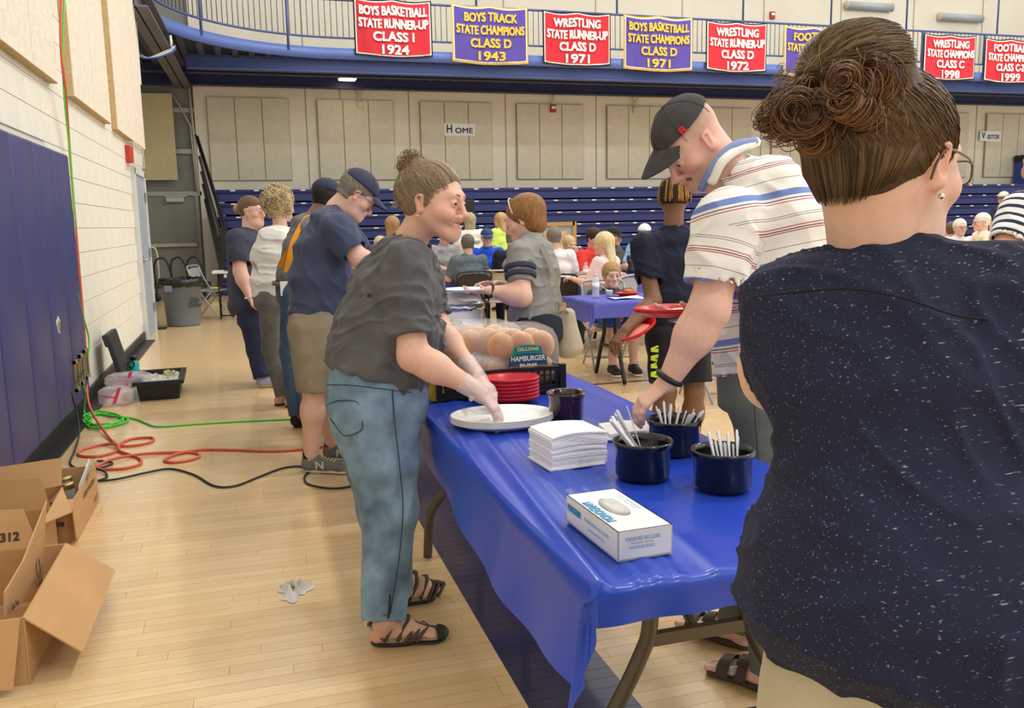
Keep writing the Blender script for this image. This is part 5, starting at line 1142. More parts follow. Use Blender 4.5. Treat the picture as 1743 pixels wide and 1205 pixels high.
# feet (bare in sandals)
def foot_prims(heel, toe, ankle, w=.042):
    heel = np.array(heel, float); toe = np.array(toe, float); d = unit(toe-heel); s = np.cross(d, (0,0,1)); z = A(0,0,1)
    P = [E(heel+d*.03+z*.045, ankle, .032, None, .036, k=.03), E(heel+d*.03+z*.034, heel+d*.11+z*.05, .030, .03, .033, .036, side=s, k=.03), E(heel+d*.11+z*.05, toe-d*.05+z*.03, .034, .032, w, .016, side=s, k=.03)]
    for i, o_ in enumerate((-.030, -.012, .003, .017, .029)): q = toe-d*(.045+.004*i*(1 if True else 0)); P.append(E(q+s*o_+z*.027, toe-d*(.008+.009*abs(i-.5))+s*o_*1.02+z*.024, .0115 if i == 0 else .0085, k=.008))
    return P
fr0, fr1 = gz(632, 1096), gz(760, 1086); fl0, fl1 = gz(672, 1030), gz(740, 1016)
def sandal(p, heel, toe, ankle, m, ms, mt):
    heel = np.array(heel, float); toe = np.array(toe, float); d = unit(toe-heel); L = np.linalg.norm(toe-heel); s = np.cross(d, (0,0,1)); z = A(0,0,1)
    def sole(z0, z1, g, m_, nm, par=None):
        P = [E(heel+d*.04+z*(z0+z1)/2, heel+d*.1+z*(z0+z1)/2, .037+g, (z1-z0)/2, .034+g, (z1-z0)/2, side=s, k=.02, c=.04+g), E(heel+d*.1+z*(z0+z1)/2, toe-d*.05+z*(z0+z1)/2, .034+g, (z1-z0)/2, .047+g, (z1-z0)/2, side=s, k=.02, c=.05+g)]
        return p.sdf(nm, P, m_, .004, par=par)
    o = sole(.001, .016, .003, ms, 'sandal'); sole(.012, .028, 0, mt, 'footbed', o)
    def strap(pts, r): MB().tube(catmull([heel+d*a+s*b+z*c for a, b, c in pts], 5), r, 6).build('strap', m, o, p.b)
    w = .04
    strap([(.09,-.036,.02), (.115,-.03,.07), (.13,0,.088), (.115,.03,.07), (.09,.036,.02)], .008)
    strap([(.05,-.036,.022), (.02,-.035,.06), (-.005,0,.072), (.02,.035,.06), (.05,.036,.022)], .007)
    strap([(.05,-.036,.03), (.075,-.042,.085), (.085,0,.115), (.075,.042,.085), (.05,.036,.03)], .008)
    for a in (.135, .155, .175): strap([(a-.02,-.045,.018), (a+.0,-.04,.045), (a+.02,-.0,.06-.012*(a-.13)/.02*.5), (a+.0,.04,.045), (a-.02,.045,.018)], .006)
    strap([(.11,-.01,.085), (.16,0,.06), (.2,.0,.045), (L-.03,0,.04)], .008)
    p.sdf('toe_cap', [E(toe-d*.035+z*.024, toe-d*.03+z*.024, .046, .022, side=s, k=.01, c=.04), E(toe-d*.2+z*.03, toe-d*.032+z*.03, .2, .2, k=.004, op='-', flat=2)], ms, .004, par=o); return o
for (a, b, kk) in ((fr0, fr1, D(660, 1050, 2.9)), (fl0, fl1, D(682, 1000, 3.17))): p.skin(foot_prims(a, b, kk), .0045)
p.core([D(703,405,3.02), D(677,490,3.02), D(645,690,3.02)], [SR, D(690,450,3.02), SL], [D(645,690,3.02), D(664, 872, 2.93), D(656, 1056, 2.9)], [D(645,690,3.02), D(655, 868, 3.12), D(672, 1000, 3.17)], r=.035)
p.body()
MSB, MSS, MST = mat('sandal_brown', (82, 70, 58), .7), mat('sandal_black', (36, 34, 32), .6), mat('sandal_tan', (150, 134, 108), .7)
sandal(p, fr0, fr1, None, MSB, MSS, MST); sandal(p, fl0, fl1, None, MSB, MSS, MST)
# gloves
MGLV = mat('vinyl_worn', (236, 228, 228), .35, alpha=.45, bump=.5, bscale=60, spec=.6)
for (w_, hk) in ((WR, hr), (WL, hl)):
    P = hand_prims(w_, hk['d'], hk['n'], hk['thumb'], hk['curl'], 1.0, hk['spread'], hk['tc'])
    for q in P: q['a'] = tuple(v+.0025 for v in q['a']); q['b'] = tuple(v+.0025 for v in q['b']); q['k'] = min(q['k'], .007)
    dd = unit(hk['d']); back = unit(np.array(w_)-(ER if w_ is WR else EL)); P.append(E(w_-back*.055, w_+dd*.03, .042, .036, .034, .024, side=hk['thumb'], k=.02, flat=2))
    wv = Wave(8, 90); p.sdf('glove', P, MGLV, .004, lambda Q: .0014*wv(Q))
# t-shirt
MTEE = mat('charcoal_heather', (86, 86, 88), .95, var=.16, vscale=14, bump=.25, bscale=260, sheen=.1)
n0 = D(704, 404, 3.02)
nodes = [(D(706, 412, 3.02), .075, .05), (D(689, 444, 3.02), .165, .10), (D(677, 490, 3.02), .19, .145), (D(664, 560, 3.02), .185, .178), (D(652, 610, 3.02), .19, .176), (D(640, 642, 3.02), .19, .172)]
p.shirt('t_shirt', nodes, LAT, [(SR, ER, .74, .083, .066), (SL, EL, .8, .075, .062)], MTEE, (D(694, 425, 3.02), D(728, 372, 3.0), .068), (.013, 17), .006, seed=11, stretch=(1,.8,1.1))
#text_on('shirt_print', 'grill crew', .05, mat('print_white', (230, 230, 230), .7), p.t, D(751, 545, 2.98), (-.25,1,.1), (0,0,1), .2, .001)
# jeans
MJN = mat('faded_denim', (110, 136, 158), .9, var=.5, vscale=9, bump=.35, bscale=240)
P = [E(D(648, 625, 3.02), D(642, 690, 3.02), .172, .168, .175, .162, side=LAT, k=.05, c=.05), E(D(640, 690, 3.02), D(640, 715, 3.02), .175, .16, .165, .15, side=LAT, k=.05)]
kR, aR = D(664, 872, 2.93), D(653, 1052, 2.9); kL, aL = D(655, 868, 3.12), D(668, 1006, 3.18)
for (hp, kn, an, nm) in ((D(642, 705, 2.95), kR, aR, 0), (D(634, 705, 3.11), kL, aL, 1)):
    P += [E(hp, hp+(kn-hp)*.5, .098, .148, .09, .112, side=LAT, k=.05), E(hp+(kn-hp)*.5, kn, .09, .112, .078, .092, side=LAT, k=.04), E(kn, an, .078, .09, .068, .074, side=LAT, k=.03, flat=1), E(an+(kn-an)*.08, an-(kn-an)*.05, .058, .062, k=.003, op='-', flat=2, side=LAT)]
jn = p.trousers('jeans', P, MJN, (.0055, 17), .006)
MSEW = mat('denim_seam', (44, 62, 84), .9)
def seam(pts, r=.0022, par=jn, m_=MSEW): MB().tube(catmull(pts, 6), r, 5).build('seam', m_, par, p.b)
# back pocket, side seam
def surf(px, py, dpt): return D(px, py, dpt)
seam([surf(668, 662, 2.842), surf(672, 720, 2.842), surf(680, 790, 2.845), surf(686, 870, 2.848), surf(678, 960, 2.832), surf(664, 1045, 2.828)])
MB().tube(catmull([D(664, 1012, 2.826), D(663, 1030, 2.826), D(661, 1052, 2.826)], 4), .004, 6).build('zip', mat('zip_dark', (40, 42, 48), .5, .4), jn, p.b)
seam([surf(556, 690, 2.93), surf(575, 682, 2.86), surf(607, 684, 2.835), surf(612, 700, 2.833), surf(616, 730, 2.835), surf(590, 742, 2.845), surf(577, 733, 2.86), surf(562, 712, 2.90)], .002)
seam([surf(556, 655, 2.92), surf(600, 656, 2.835), surf(668, 664, 2.835), surf(700, 668, 2.86)], .002)
fr = MB(); rs = np.random.RandomState(5)
for an, ld in ((aR, aR-kR), (aL, aL-kL)):
    for i in range(70): a = i/70*6.28; q = an+A(.074*math.cos(a), .068*math.sin(a), 0); fr.tube([q, q+A(rs.uniform(-.006,.006), rs.uniform(-.006,.006), -rs.uniform(.005, .016))], .0012, 3)
tag(fr.build('frayed_hem', mat('denim_fray', (188, 190, 190), .9), jn, p.b), kind='stuff')
# hair: swept back into a curly bun
rs = np.random.RandomState(2); HA, HB = (.22,.15,.09), (.55,.44,.30)
P = [h.ell((0,-.014,.036), (.0805,.103,.089), .01), h.e((0,-.03,.01), (0,-.032,-.008), .062, .056, k=.02), h.ell((0,.134,-.045), (.088,.096,.128), .02, '-'), h.ell((0,-.02,-.1), (.09,.12,.05), .02, '-')]
for q in (-1, 1): P.append(h.ell((q*.095,.025,-.03), (.028,.038,.05), .012, '-'))
bunC = A(0,-.068,.105); P.append(h.ell(bunC, (.031,.031,.029), .03))
hb = p.sdf('hair', P, hair_mat('hair_dark_blond', (132, 108, 82)), .0045)
paths = []; rr = []; cc = []; bd = unit(bunC-A(0,-.014,.036))
SUB3 = [((0,.134,-.045), (.088,.096,.128)), ((.095,.015,-.03), (.036,.05,.062)), ((-.095,.015,-.03), (.036,.05,.062)), ((0,-.02,-.1), (.09,.12,.05))]
for i in range(4200):
    a = rs.uniform(-math.pi, math.pi); el = hairline(a, (0,-.014,.036), (.0805,.103,.089), SUB3)+abs(rs.normal(0, .28))
    d0 = A(math.sin(a)*math.cos(el), math.cos(a)*math.cos(el), math.sin(el)); lf = rs.uniform(.02, .045); lock = int((a+4)*7); wv = np.random.RandomState(lock).uniform(0, 6)
    tone = .75+.5*np.random.RandomState(lock+5).rand()+.25*d0[2]; dl = .012*math.sin(lock)
    paths.append([ell_dir(h, (0,-.014,.036), (.0805,.103,.089), slerp(d0, bd+rs.normal(0,.05,3)+.12*A(math.sin(lock*3), math.cos(lock*5), math.sin(lock*7)), t), lf*(.5+.5*math.sin(math.pi*min(1,t+.2)))+dl*math.sin(3.1*t)+.012*math.sin(t*11+wv)*math.sin(3.1*t)) for t in np.linspace(0, 1, 11)]); rr.append(.00045); cc.append(tuple(np.array(hcol(rs, HA, HB))*tone))
for i in range(420):   # ringlets of the bun
    o = bunC+unit(rs.normal(size=3)+A(0,-.7,.35))*rs.uniform(.024, .044); ax = unit(rs.normal(size=3)); u = unit(np.cross(ax, (.3,.5,.8))); v = np.cross(ax, u); R_ = rs.uniform(.006, .016); n = rs.uniform(.7, 1.5)
    paths.append([h.W(o+R_*(u*math.cos(t*6.28*n)+v*math.sin(t*6.28*n))*(1-.3*t)+ax*.02*t) for t in np.linspace(0, 1, 13)]); rr.append(.0011); cc.append(hcol(rs, (.15,.09,.05), (.5,.38,.24)))
for i in range(50):   # loose wisps at the nape
    a = rs.uniform(2.2, 4.1); d0 = unit(A(math.sin(a), math.cos(a), -.25)); q = A(0,-.014,.03)+A(.079,.1,.087)*d0
    paths.append([h.W(q+A(0, -.012*t-.006*math.sin(t*5+i), -.035*t)) for t in np.linspace(0, 1, 7)]); rr.append(.0006); cc.append(hcol(rs, HA, HB))
add_strands(p, 'hair_strands', paths, rr, cc, hb)
ear_ring(p, 1, mat('silver', (220, 220, 215), .2, 1))
# ---------------------------------------------------------------- man in the striped shirt
def stripe_mat(name, stops, period, base, rough=.85):
    m = bpy.data.materials.new(name); m.use_nodes = True; N = m.node_tree.nodes; L = m.node_tree.links; b = N['Principled BSDF']; b.inputs['Roughness'].default_value = rough
    at = N.new('ShaderNodeAttribute'); at.attribute_name = 'along'; dv = N.new('ShaderNodeMath'); dv.operation = 'DIVIDE'; dv.inputs[1].default_value = period; fr = N.new('ShaderNodeMath'); fr.operation = 'FRACT'
    L.new(at.outputs['Fac'], dv.inputs[0]); L.new(dv.outputs[0], fr.inputs[0]); cr = N.new('ShaderNodeValToRGB'); cr.color_ramp.interpolation = 'CONSTANT'; el = cr.color_ramp.elements
    el[0].position = 0; el[0].color = srgb(*base); el[1].position = stops[0][0]; el[1].color = srgb(*stops[0][1])
    for p_, c_ in stops[1:]: e = el.new(p_); e.color = srgb(*c_)
    L.new(fr.outputs[0], cr.inputs[0]); tc = N.new('ShaderNodeTexCoord'); nz = N.new('ShaderNodeTexNoise'); nz.inputs['Scale'].default_value = 220; L.new(tc.outputs['Object'], nz.inputs['Vector'])
    bp = N.new('ShaderNodeBump'); bp.inputs['Strength'].default_value = .15; bp.inputs['Distance'].default_value = .005; L.new(nz.outputs['Fac'], bp.inputs['Height']); L.new(bp.outputs[0], b.inputs['Normal']); L.new(cr.outputs[0], b.inputs['Base Color']); return m
p = Person('man in dark cap and striped button shirt reaching over the crocks', gz(1300, 1160), .006, (.74,.45,.36), seed=21)
dc = 2.75; f2 = (-.66,-.03,-.75)
h = p.head(D(1178, 241, dc), f2, D(1243, 305, dc), 1.06, nr=.068, res=.0035, jaw=1.0, wide=1.04, heavy=.012, ck=dict(lips=.5, blush=.75, stubble=.35, stub_col=(.3,.17,.11), scalp=(.42,.27,.2)))
p.eyes((.1,.12,.14), (0,1,-.3), mat('brow_red', (120, 78, 56), .8), .0032)
S2, E2, W2 = D(1240, 378, 2.57), D(1207, 527, 2.56), D(1135, 652, 2.62)
hk2 = dict(d=D(1096, 684, 2.63)-W2, n=D(1120, 735, 2.66)-D(1100, 690, 2.63), thumb=(-.2,1,-.2), curl=(.5,.5,.45,.4), spread=.9, tc=.35)
p.arm(S2, E2, W2, (.062,.058,.034), hk2, .0042, 1.08)
S2b, E2b, W2b = D(1262, 380, 2.97), D(1262, 505, 3.02), D(1190, 532, 2.98)
p.arm(S2b, E2b, W2b, (.06,.054,.034), dict(d=D(1150, 533, 2.97)-W2b, n=(0,0,1), thumb=(-.3,-1,0), curl=.25), .006)
ft, fh = gz(1206, 1139), gz(1300, 1172); fh = ft+unit(fh-ft)*.28
an2 = fh+unit(ft-fh)*.05+A(0,0,.1); p.skin(foot_prims(fh, ft, an2, .046), .0045)
fb0 = fh+A(.05,.3,0); fb1 = ft+A(.05,.3,0); p.skin(foot_prims(fb0, fb1, fb0+unit(fb1-fb0)*.05+A(0,0,.1), .046), .006)
p.core([D(1245,300,dc), D(1300,400,dc), D(1312,690,dc)], [S2, D(1270,370,dc), S2b], [D(1312,690,dc), D(1312, 900, 2.68), an2], [D(1312,690,dc), D(1320, 890, 2.85), fb0+unit(fb1-fb0)*.05+A(0,0,.1)], r=.045); p.body()
MBK = mat('birk_brown', (66, 52, 44), .6)
for (a, b) in ((fh, ft), (fb0, fb1)):
    d = unit(b-a); s_ = np.cross(d, (0,0,1)); z = A(0,0,1)
    o = p.sdf('sandal', [E(a+d*.04+z*.014, a+d*.1+z*.014, .04, .014, .037, .014, side=s_, k=.02, c=.045), E(a+d*.1+z*.014, b-d*.045+z*.014, .037, .014, .052, .014, side=s_, k=.02, c=.05)], MBK, .0045)
    for q, zz in ((.13, .075), (.19, .055)):
        MB().grid(lambda u, v: a+d*(q+.04*v)+s_*(.052*math.cos(math.pi*u))+z*(.02+(zz-.01*v)*math.sin(math.pi*u)**.8), 15, 4).build('strap', MBK, o, p.b)
    MB().box(a+d*.17+s_*-.05+z*.055, (.012, .004, .012)).build('buckle', mat('steel'), o, p.b)
wh = (232, 230, 226); rd = (196, 78, 84); bk = (66, 68, 78); bu = (112, 134, 196)
MST2 = stripe_mat('striped_cotton', [(.06, rd), (.075, wh), (.10, bk), (.115, wh), (.13, rd), (.145, wh), (.34, bk), (.35, wh), (.52, bu), (.62, wh), (.66, bk), (.675, wh), (.70, rd), (.715, wh), (.90, bk), (.91, wh), (.93, bk), (.94, wh)], .2, wh)
nodes = [(D(1243, 298, dc), .085, .07), (D(1282, 328, dc), .2, .115), (D(1304, 395, dc), .22, .158), (D(1312, 500, dc), .215, .165), (D(1312, 585, dc), .21, .16), (D(1312, 640, dc), .205, .155)]
sh = p.shirt('button_shirt', nodes, LAT, [(S2, E2, .73, .104, .092), (S2b, E2b, .75, .095, .085)], MST2, (D(1252, 318, dc), D(1222, 262, dc), .083), (.009, 13), .0065, seed=4)
V = np.empty(len(sh.data.vertices)*3, np.float32); sh.data.vertices.foreach_get('co', V); V = V.reshape(-1, 3)+p.b
ax = unit(nodes[-1][0]-nodes[0][0]); al = (V-nodes[0][0]) @ ax
for (S_, E_) in ((S2, E2), (S2b, E2b)):
    v = E_-S_; L_ = np.linalg.norm(v); v = v/L_; t_ = (V-S_) @ v; dist = np.linalg.norm(V-S_-t_[:, None]*v, axis=1); m_ = (dist < .118) & (t_ > .035) & (np.abs((V-S_)[:, 1]) < .125); al[m_] = t_[m_]+.113
attr_f(sh.data, 'along', al)
MB().tube(catmull([D(1194, 322, 2.70), D(1212, 285, 2.64), D(1245, 250, 2.66), D(1285, 240, 2.75)], 6), .013, 6).build('collar', mat('collar_blue', (120, 138, 186), .85), sh, p.b)
MB().tube(catmull([D(1210, 312, 2.66), D(1228, 276, 2.63), D(1256, 254, 2.68), D(1288, 242, 2.77)], 6), .016, 6).build('collar', mat('collar_white', (226, 222, 214), .85), sh, p.b)
# trousers
MPT = mat('grey_green_cotton', (98, 106, 100), .9, var=.12, vscale=10, bump=.2, bscale=200)
P = [E(D(1312, 622, dc), D(1312, 690, dc), .2, .15, .195, .15, side=LAT, k=.05, c=.05)]
for hp, kn, an in ((D(1316, 700, 2.66), D(1318, 900, 2.66), an2+A(0,0,.0)), (D(1316, 700, 2.86), D(1322, 895, 2.86), fb0+unit(fb1-fb0)*.05+A(0,0,.1))):
    P += [E(hp, kn, .108, .122, .085, .095, side=LAT, k=.05), E(kn, an+A(0,0,-.03), .085, .095, .075, .085, side=LAT, k=.03, flat=1)]
pt = p.trousers('trousers', P, MPT, (.006, 16), .0075)
MB().tube(catmull([D(1257, 645, 2.565), D(1262, 662, 2.558), D(1272, 673, 2.555), D(1285, 676, 2.55)], 5), .003, 5).build('pocket_seam', mat('seam_dark', (62, 66, 62), .9), pt, p.b)
MB().tube(catmull([D(1282, 640, 2.545), D(1286, 720, 2.54), D(1292, 790, 2.55), D(1300, 880, 2.56)], 5), .0025, 5).build('seam', mat('seam_dark'), pt, p.b)
cp = cap(p, mat('charcoal_cap', (62, 60, 60), .9, var=.15, vscale=30), brim=.09, lift=.03, strap=True, res=.004)
me = text_mesh('R', .034, .022, .0012); 
M4 = Matrix([[*( -h.f)], [*h.u], [*(-h.r)]]).transposed().to_4x4(); pos = h.W((-.083,.035,.075))-p.b; me.transform(Matrix.Translation(pos) @ Matrix.Rotation(-.35, 4, h.u.tolist() and Vector(h.u)) @ M4); link('cap_logo', me, mat('logo_red', (196, 40, 50), .7), cp)
MB().tube([W2+unit(E2-W2)*.018+.039*(unit(np.cross(unit(E2-W2), (0,1,0)))*math.cos(a)*.93+unit(np.cross(unit(E2-W2), np.cross(unit(E2-W2), (0,1,0))))*math.sin(a)) for a in np.linspace(0, 6.28, 25)[:-1]], .009, 6, closed=True).build('watch_band', mat('watch_black', (26, 26, 28), .5), p.t, p.b)
P = [h.e((-.012,.094,-.098), (.012,.094,-.098), .012, k=.01), h.e((-.02,.09,-.085), (-.022,.092,-.062), .006, k=.01), h.e((.02,.09,-.085), (.022,.092,-.062), .006, k=.01), h.e((-.02,.1,-.055), (.02,.1,-.055), .005, k=.01)]
p.sdf('goatee', P, mat('goatee_hair', (134, 88, 62), .9, bump=.6, bscale=300), .003)
# the red plate with a bun half he carries
pc = D(1141, 527, 2.95); t = thing('plate', 'glossy red oval plate with a pale bun half carried by the striped shirt man', 'plate', pc-A(0,0,.02), .1)
red_plate(t, 0, name='plate_body', sc=1.15); MB().lathe([(0, 0), (.04, 0), (.047, .008), (.04, .014), (0, .015)], 20, (.05, -.02, .008), sx=1.2).blocal('bun_half', mat('bread_pale', (232, 214, 176), .8), t)
MB().grid(lambda u, v: A(-.02+.09*u, -.06+.05*v, -.012-.025*v*(1-v)-.02*u*(1-v)), 8, 6).blocal('napkin', MNAP if 'MNAP' in globals() else None, t)
# ---------------------------------------------------------------- woman with the bun, nearest the camera
fw, rt = unit(-RM[:, 2]*A(1,1,0)), unit(RM[:, 0]*A(1,1,0)); cr_, sr_ = math.cos(math.radians(57)), math.sin(math.radians(57))
d1 = 1.10; base1 = D(1520, 900, d1); base1[2] = 0
p = Person('woman with a high curly bun and navy flecked tee seen from behind', base1, .0065, (.72,.46,.35), seed=31)
f1 = fw*cr_+rt*sr_
h = p.head(D(1503, 278, d1), f1+A(0,0,-.10), D(1492, 428, 1.115), 1.0, roll=.0, nr=.053, res=.0035, jaw=.95, heavy=.006, ck=dict(lips=.4, blush=.6))
p.eyes((.1,.08,.05), (0,1,0), mat('brow_dark', (86, 62, 46), .8))
a15 = math.radians(14); bf = fw*math.cos(a15)+rt*math.sin(a15); bl_ = unit(np.cross(bf, (0,0,1)))   # body right
SR1, ER1, WR1 = D(1708, 532, 1.07), D(1775, 800, 1.04), D(1880, 870, 1.15)
SL1, EL1, WL1 = D(1352, 532, 1.14), D(1322, 640, 1.26), D(1300, 600, 1.5)
p.arm(SR1, ER1, WR1, (.056,.046,.03), dict(d=WR1-ER1, n=(0,0,-1), thumb=-bl_, curl=.3), .0055)
p.arm(SL1, EL1, WL1, (.054,.045,.03), dict(d=bf, n=(0,0,-1), thumb=bl_, curl=.3), .0055)
hip1 = D(1556, 1010, d1); zz = A(0,0,1)
KN = [hip1*A(1,1,0)+bl_*q*.11+bf*.03+zz*.50 for q in (-1, 1)]; AN = [hip1*A(1,1,0)+bl_*q*.10+zz*.10 for q in (-1, 1)]
for a in AN: p.skin(foot_prims(a*A(1,1,0)-bf*.06, a*A(1,1,0)+bf*.19, a), .006)
p.core([D(1500,420,1.115), D(1510,600,d1), hip1], [SR1, D(1510,515,1.11), SL1], [hip1, KN[0], AN[0]], [hip1, KN[1], AN[1]], r=.05); p.body()
for a in AN:
    s_ = bl_; hl_ = a*A(1,1,0)-bf*.06
    p.sdf('sandal', [E(hl_+bf*.04+zz*.012, hl_+bf*.21+zz*.012, .04, .012, .048, .012, side=s_, k=.02, c=.045)], MBK, .006)
def fleck_mat():
    m = mat('navy_fleck_knit', (27, 31, 50), .95, bump=.2, bscale=300); N = m.node_tree.nodes; L = m.node_tree.links; b = N['Principled BSDF']
    tc = N.new('ShaderNodeTexCoord'); out = None
    for rot, sc_ in (((.0,.9,.3), (42, 330, 330)), ((0,-.8,.2), (36, 300, 300))):
        mp = N.new('ShaderNodeMapping'); mp.inputs['Rotation'].default_value = rot; mp.inputs['Scale'].default_value = sc_; L.new(tc.outputs['Object'], mp.inputs[0])
        nz = N.new('ShaderNodeTexNoise'); nz.inputs['Scale'].default_value = 1.0; nz.inputs['Detail'].default_value = 1.5; L.new(mp.outputs[0], nz.inputs['Vector'])
        mr = N.new('ShaderNodeMapRange'); mr.inputs[1].default_value = .68; mr.inputs[2].default_value = .78; L.new(nz.outputs['Fac'], mr.inputs[0])
        if out is None: out = mr.outputs[0]
        else: mx = N.new('ShaderNodeMath'); mx.operation = 'MAXIMUM'; L.new(out, mx.inputs[0]); L.new(mr.outputs[0], mx.inputs[1]); out = mx.outputs[0]
    nz = N.new('ShaderNodeTexNoise'); nz.inputs['Scale'].default_value = 5; nz.inputs['Detail'].default_value = 6; L.new(tc.outputs['Object'], nz.inputs['Vector'])
    c0 = N.new('ShaderNodeMix'); c0.data_type = 'RGBA'; L.new(nz.outputs['Fac'], c0.inputs[0]); c0.inputs[6].default_value = srgb(17, 20, 36); c0.inputs[7].default_value = srgb(36, 44, 76)
    c1 = N.new('ShaderNodeMix'); c1.data_type = 'RGBA'; L.new(out, c1.inputs[0]); L.new(c0.outputs[2], c1.inputs[6]); c1.inputs[7].default_value = srgb(142, 148, 168); L.new(c1.outputs[2], b.inputs['Base Color']); return m
nodes = [(D(1502, 452, 1.115), .070, .058), (D(1516, 492, 1.115), .135, .078), (D(1520, 560, 1.11), .155, .108), (D(1520, 660, d1), .155, .122), (D(1530, 800, d1), .136, .122), (D(1540, 890, d1), .176, .15), (D(1546, 980, d1), .197, .168), (D(1550, 1050, d1), .197, .168), (D(1518, 1120, d1), .19, .16)]
sh = p.shirt('t_shirt', nodes, bl_, [(SR1, ER1, .84, .074, .068), (SL1, EL1, .95, .068, .054)], fleck_mat(), None, (.008, 16), .0065, seed=9, stretch=(1,1,1))
yk = MB().tube(catmull([D(1282, 505, 1.08), D(1350, 498, 1.0), D(1450, 492, .962), D(1540, 508, .958), D(1620, 535, .965), D(1690, 545, .985)], 6), .0015, 5).build('yoke_seam', mat('seam_navy', (16, 18, 28), .95), sh, p.b)
MKH = mat('khaki_cotton', (184, 176, 150), .9, var=.1, vscale=9, bump=.15, bscale=200)
P = [E(D(1548, 1060, d1), hip1-zz*.16, .15, .135, .16, .135, side=bl_, k=.05)]
for q, k_, a in ((-1, KN[0], AN[0]), (1, KN[1], AN[1])): P += [E(hip1-zz*.14+bl_*q*.088, k_, .098, .12, .085, .09, side=bl_, k=.05), E(k_, a-zz*.04, .085, .09, .075, .085, side=bl_, k=.03, flat=1)]
p.trousers('trousers', P, MKH, (.006, 18), .009)
# hair
rs = np.random.RandomState(12); HA, HB, HC = (.060,.036,.020), (.20,.125,.062), (.30,.14,.055)
CC, RR = (0,-.016,.034), (.0835,.107,.086)
bunL = A(.004,-.076,.104)
P = [h.ell(CC, RR, .01), h.e((0,-.040,.0), (0,-.036,-.030), .070, .060, .052, .048, k=.02), h.ell((0,.142,-.045), (.09,.084,.128), .015, '-')]
for q in (-1, 1): P.append(h.ell((q*.10,.022,-.038), (.036,.045,.060), .012, '-'))
P += [h.ell(bunL, (.066,.058,.046), .02)]
hb = p.sdf('hair', P, mat('hair_brown_base', (72, 52, 36), .55, bump=.5, bscale=60), .0045)
paths = []; rr = []; cc = []; bd = unit(bunL*A(1,1,.8)-A(*CC))
SUB1 = [((0,.142,-.045), (.09,.084,.128)), ((.10,.022,-.038), (.036,.045,.060)), ((-.10,.022,-.038), (.036,.045,.060))]
for i in range(3800):     # combed up from nape, sides and brow
    a = rs.uniform(-math.pi, math.pi); ca = math.cos(a); sa = abs(math.sin(a)); lock = int((a+4)*11); lc = np.random.RandomState(lock).uniform(-.010, .010); tone = np.random.RandomState(lock+99).rand(); lf = rs.uniform(.004, .022); e_ = bd+rs.normal(0,.10,3)
    if ca > -.25:
        el = hairline(a, CC, RR, SUB1)+abs(rs.normal(0, .2)); d0 = A(math.sin(a)*math.cos(el), ca*math.cos(el), math.sin(el)); pre = []
    else:
        zb = -.062+.030*sa**3+rs.uniform(0, .02); q0 = A(.052*math.sin(a), -.038+.050*ca, zb); q1 = A(.072*math.sin(a), -.040+.062*ca, zb*.45); d0 = unit((A(.083*math.sin(a), -.02+.1*ca, .012)-A(*CC))/A(*RR)); pre = [h.W(q0*(1+lf)), h.W(q1*A(1+lf,1+lf,1))]
    paths.append(pre+[ell_dir(h, CC, RR, slerp(d0, e_, t), lf+lc*math.sin(3.1*t)+.004*math.sin(t*9+lock)) for t in np.linspace(0, 1, 11)]); rr.append(.00075)
    cc.append(tuple(np.array(hcol(rs, HA, HB))*(.65+.7*tone)))
for i in range(2600):     # the rolled dome of the bun: strands run from its dark centre up and over
    a = rs.uniform(0, 6.283); ctr = bunL+A(-.012,-.058,-.012); ph = a; lf = rs.uniform(-.02, .05); lock = int(a*7); tone = np.random.RandomState(lock+300).rand()
    R_ = A(.071,.063,.052)*(1+lf)
    dst = unit(A(math.cos(ph), rs.uniform(.1,.9), abs(math.sin(ph))*1.1+.05)); st = unit(A(-.15,-.98,-.15)+rs.normal(0,.06,3))
    paths.append([h.W(bunL+R_*slerp(st, dst, t*(.75+.25*rs.rand()*0+.0))*(1-.16*(1-t)**4+.015*math.sin(8*t+lock))) for t in np.linspace(0, 1, 12)]); rr.append(.0008)
    cc.append(tuple(np.array(hcol(rs, HA, (.26,.18,.10)))*(.6+.8*tone)))
curlc = []
for k_ in range(15):     # big rolled curls hanging under the dome
    u = (k_ % 8)/7.0; row = k_//8; ang = -1.35+2.7*u+.15*row
    o = bunL+A(.064*math.sin(ang)-.002, -.022-.046*math.cos(ang)-.006*row, -.040-.028*row-.010*math.cos(3*ang)); R_ = rs.uniform(.012, .026); o = o+rs.normal(0,.007,3); curlc.append((o, R_))
    ax_ = unit(A(math.cos(ang)*.5+rs.uniform(-.4,.4), -math.sin(ang)*.3-.6, rs.uniform(-.25,.25))); u_ = unit(np.cross(ax_, A(.2,.1,1))); v_ = np.cross(ax_, u_); tone = .7+.6*rs.rand(); ph0 = rs.uniform(0, 6)
    for j in range(95):
        r_ = R_*rs.uniform(.35, 1.35); sft = rs.uniform(-.026, .026); n_ = rs.uniform(.45, 1.0); p0_ = ph0+rs.uniform(-1.4,1.4)
        paths.append([h.W(o+ax_*(sft+.006*math.sin(6*t))+r_*(u_*math.cos(p0_+6.28*n_*t)+v_*math.sin(p0_+6.28*n_*t))*(1-.35*t)) for t in np.linspace(0, 1, 14)]); rr.append(.0008); cc.append(tuple(np.array(hcol(rs, (.06,.032,.016), (.24,.115,.048)))*tone))
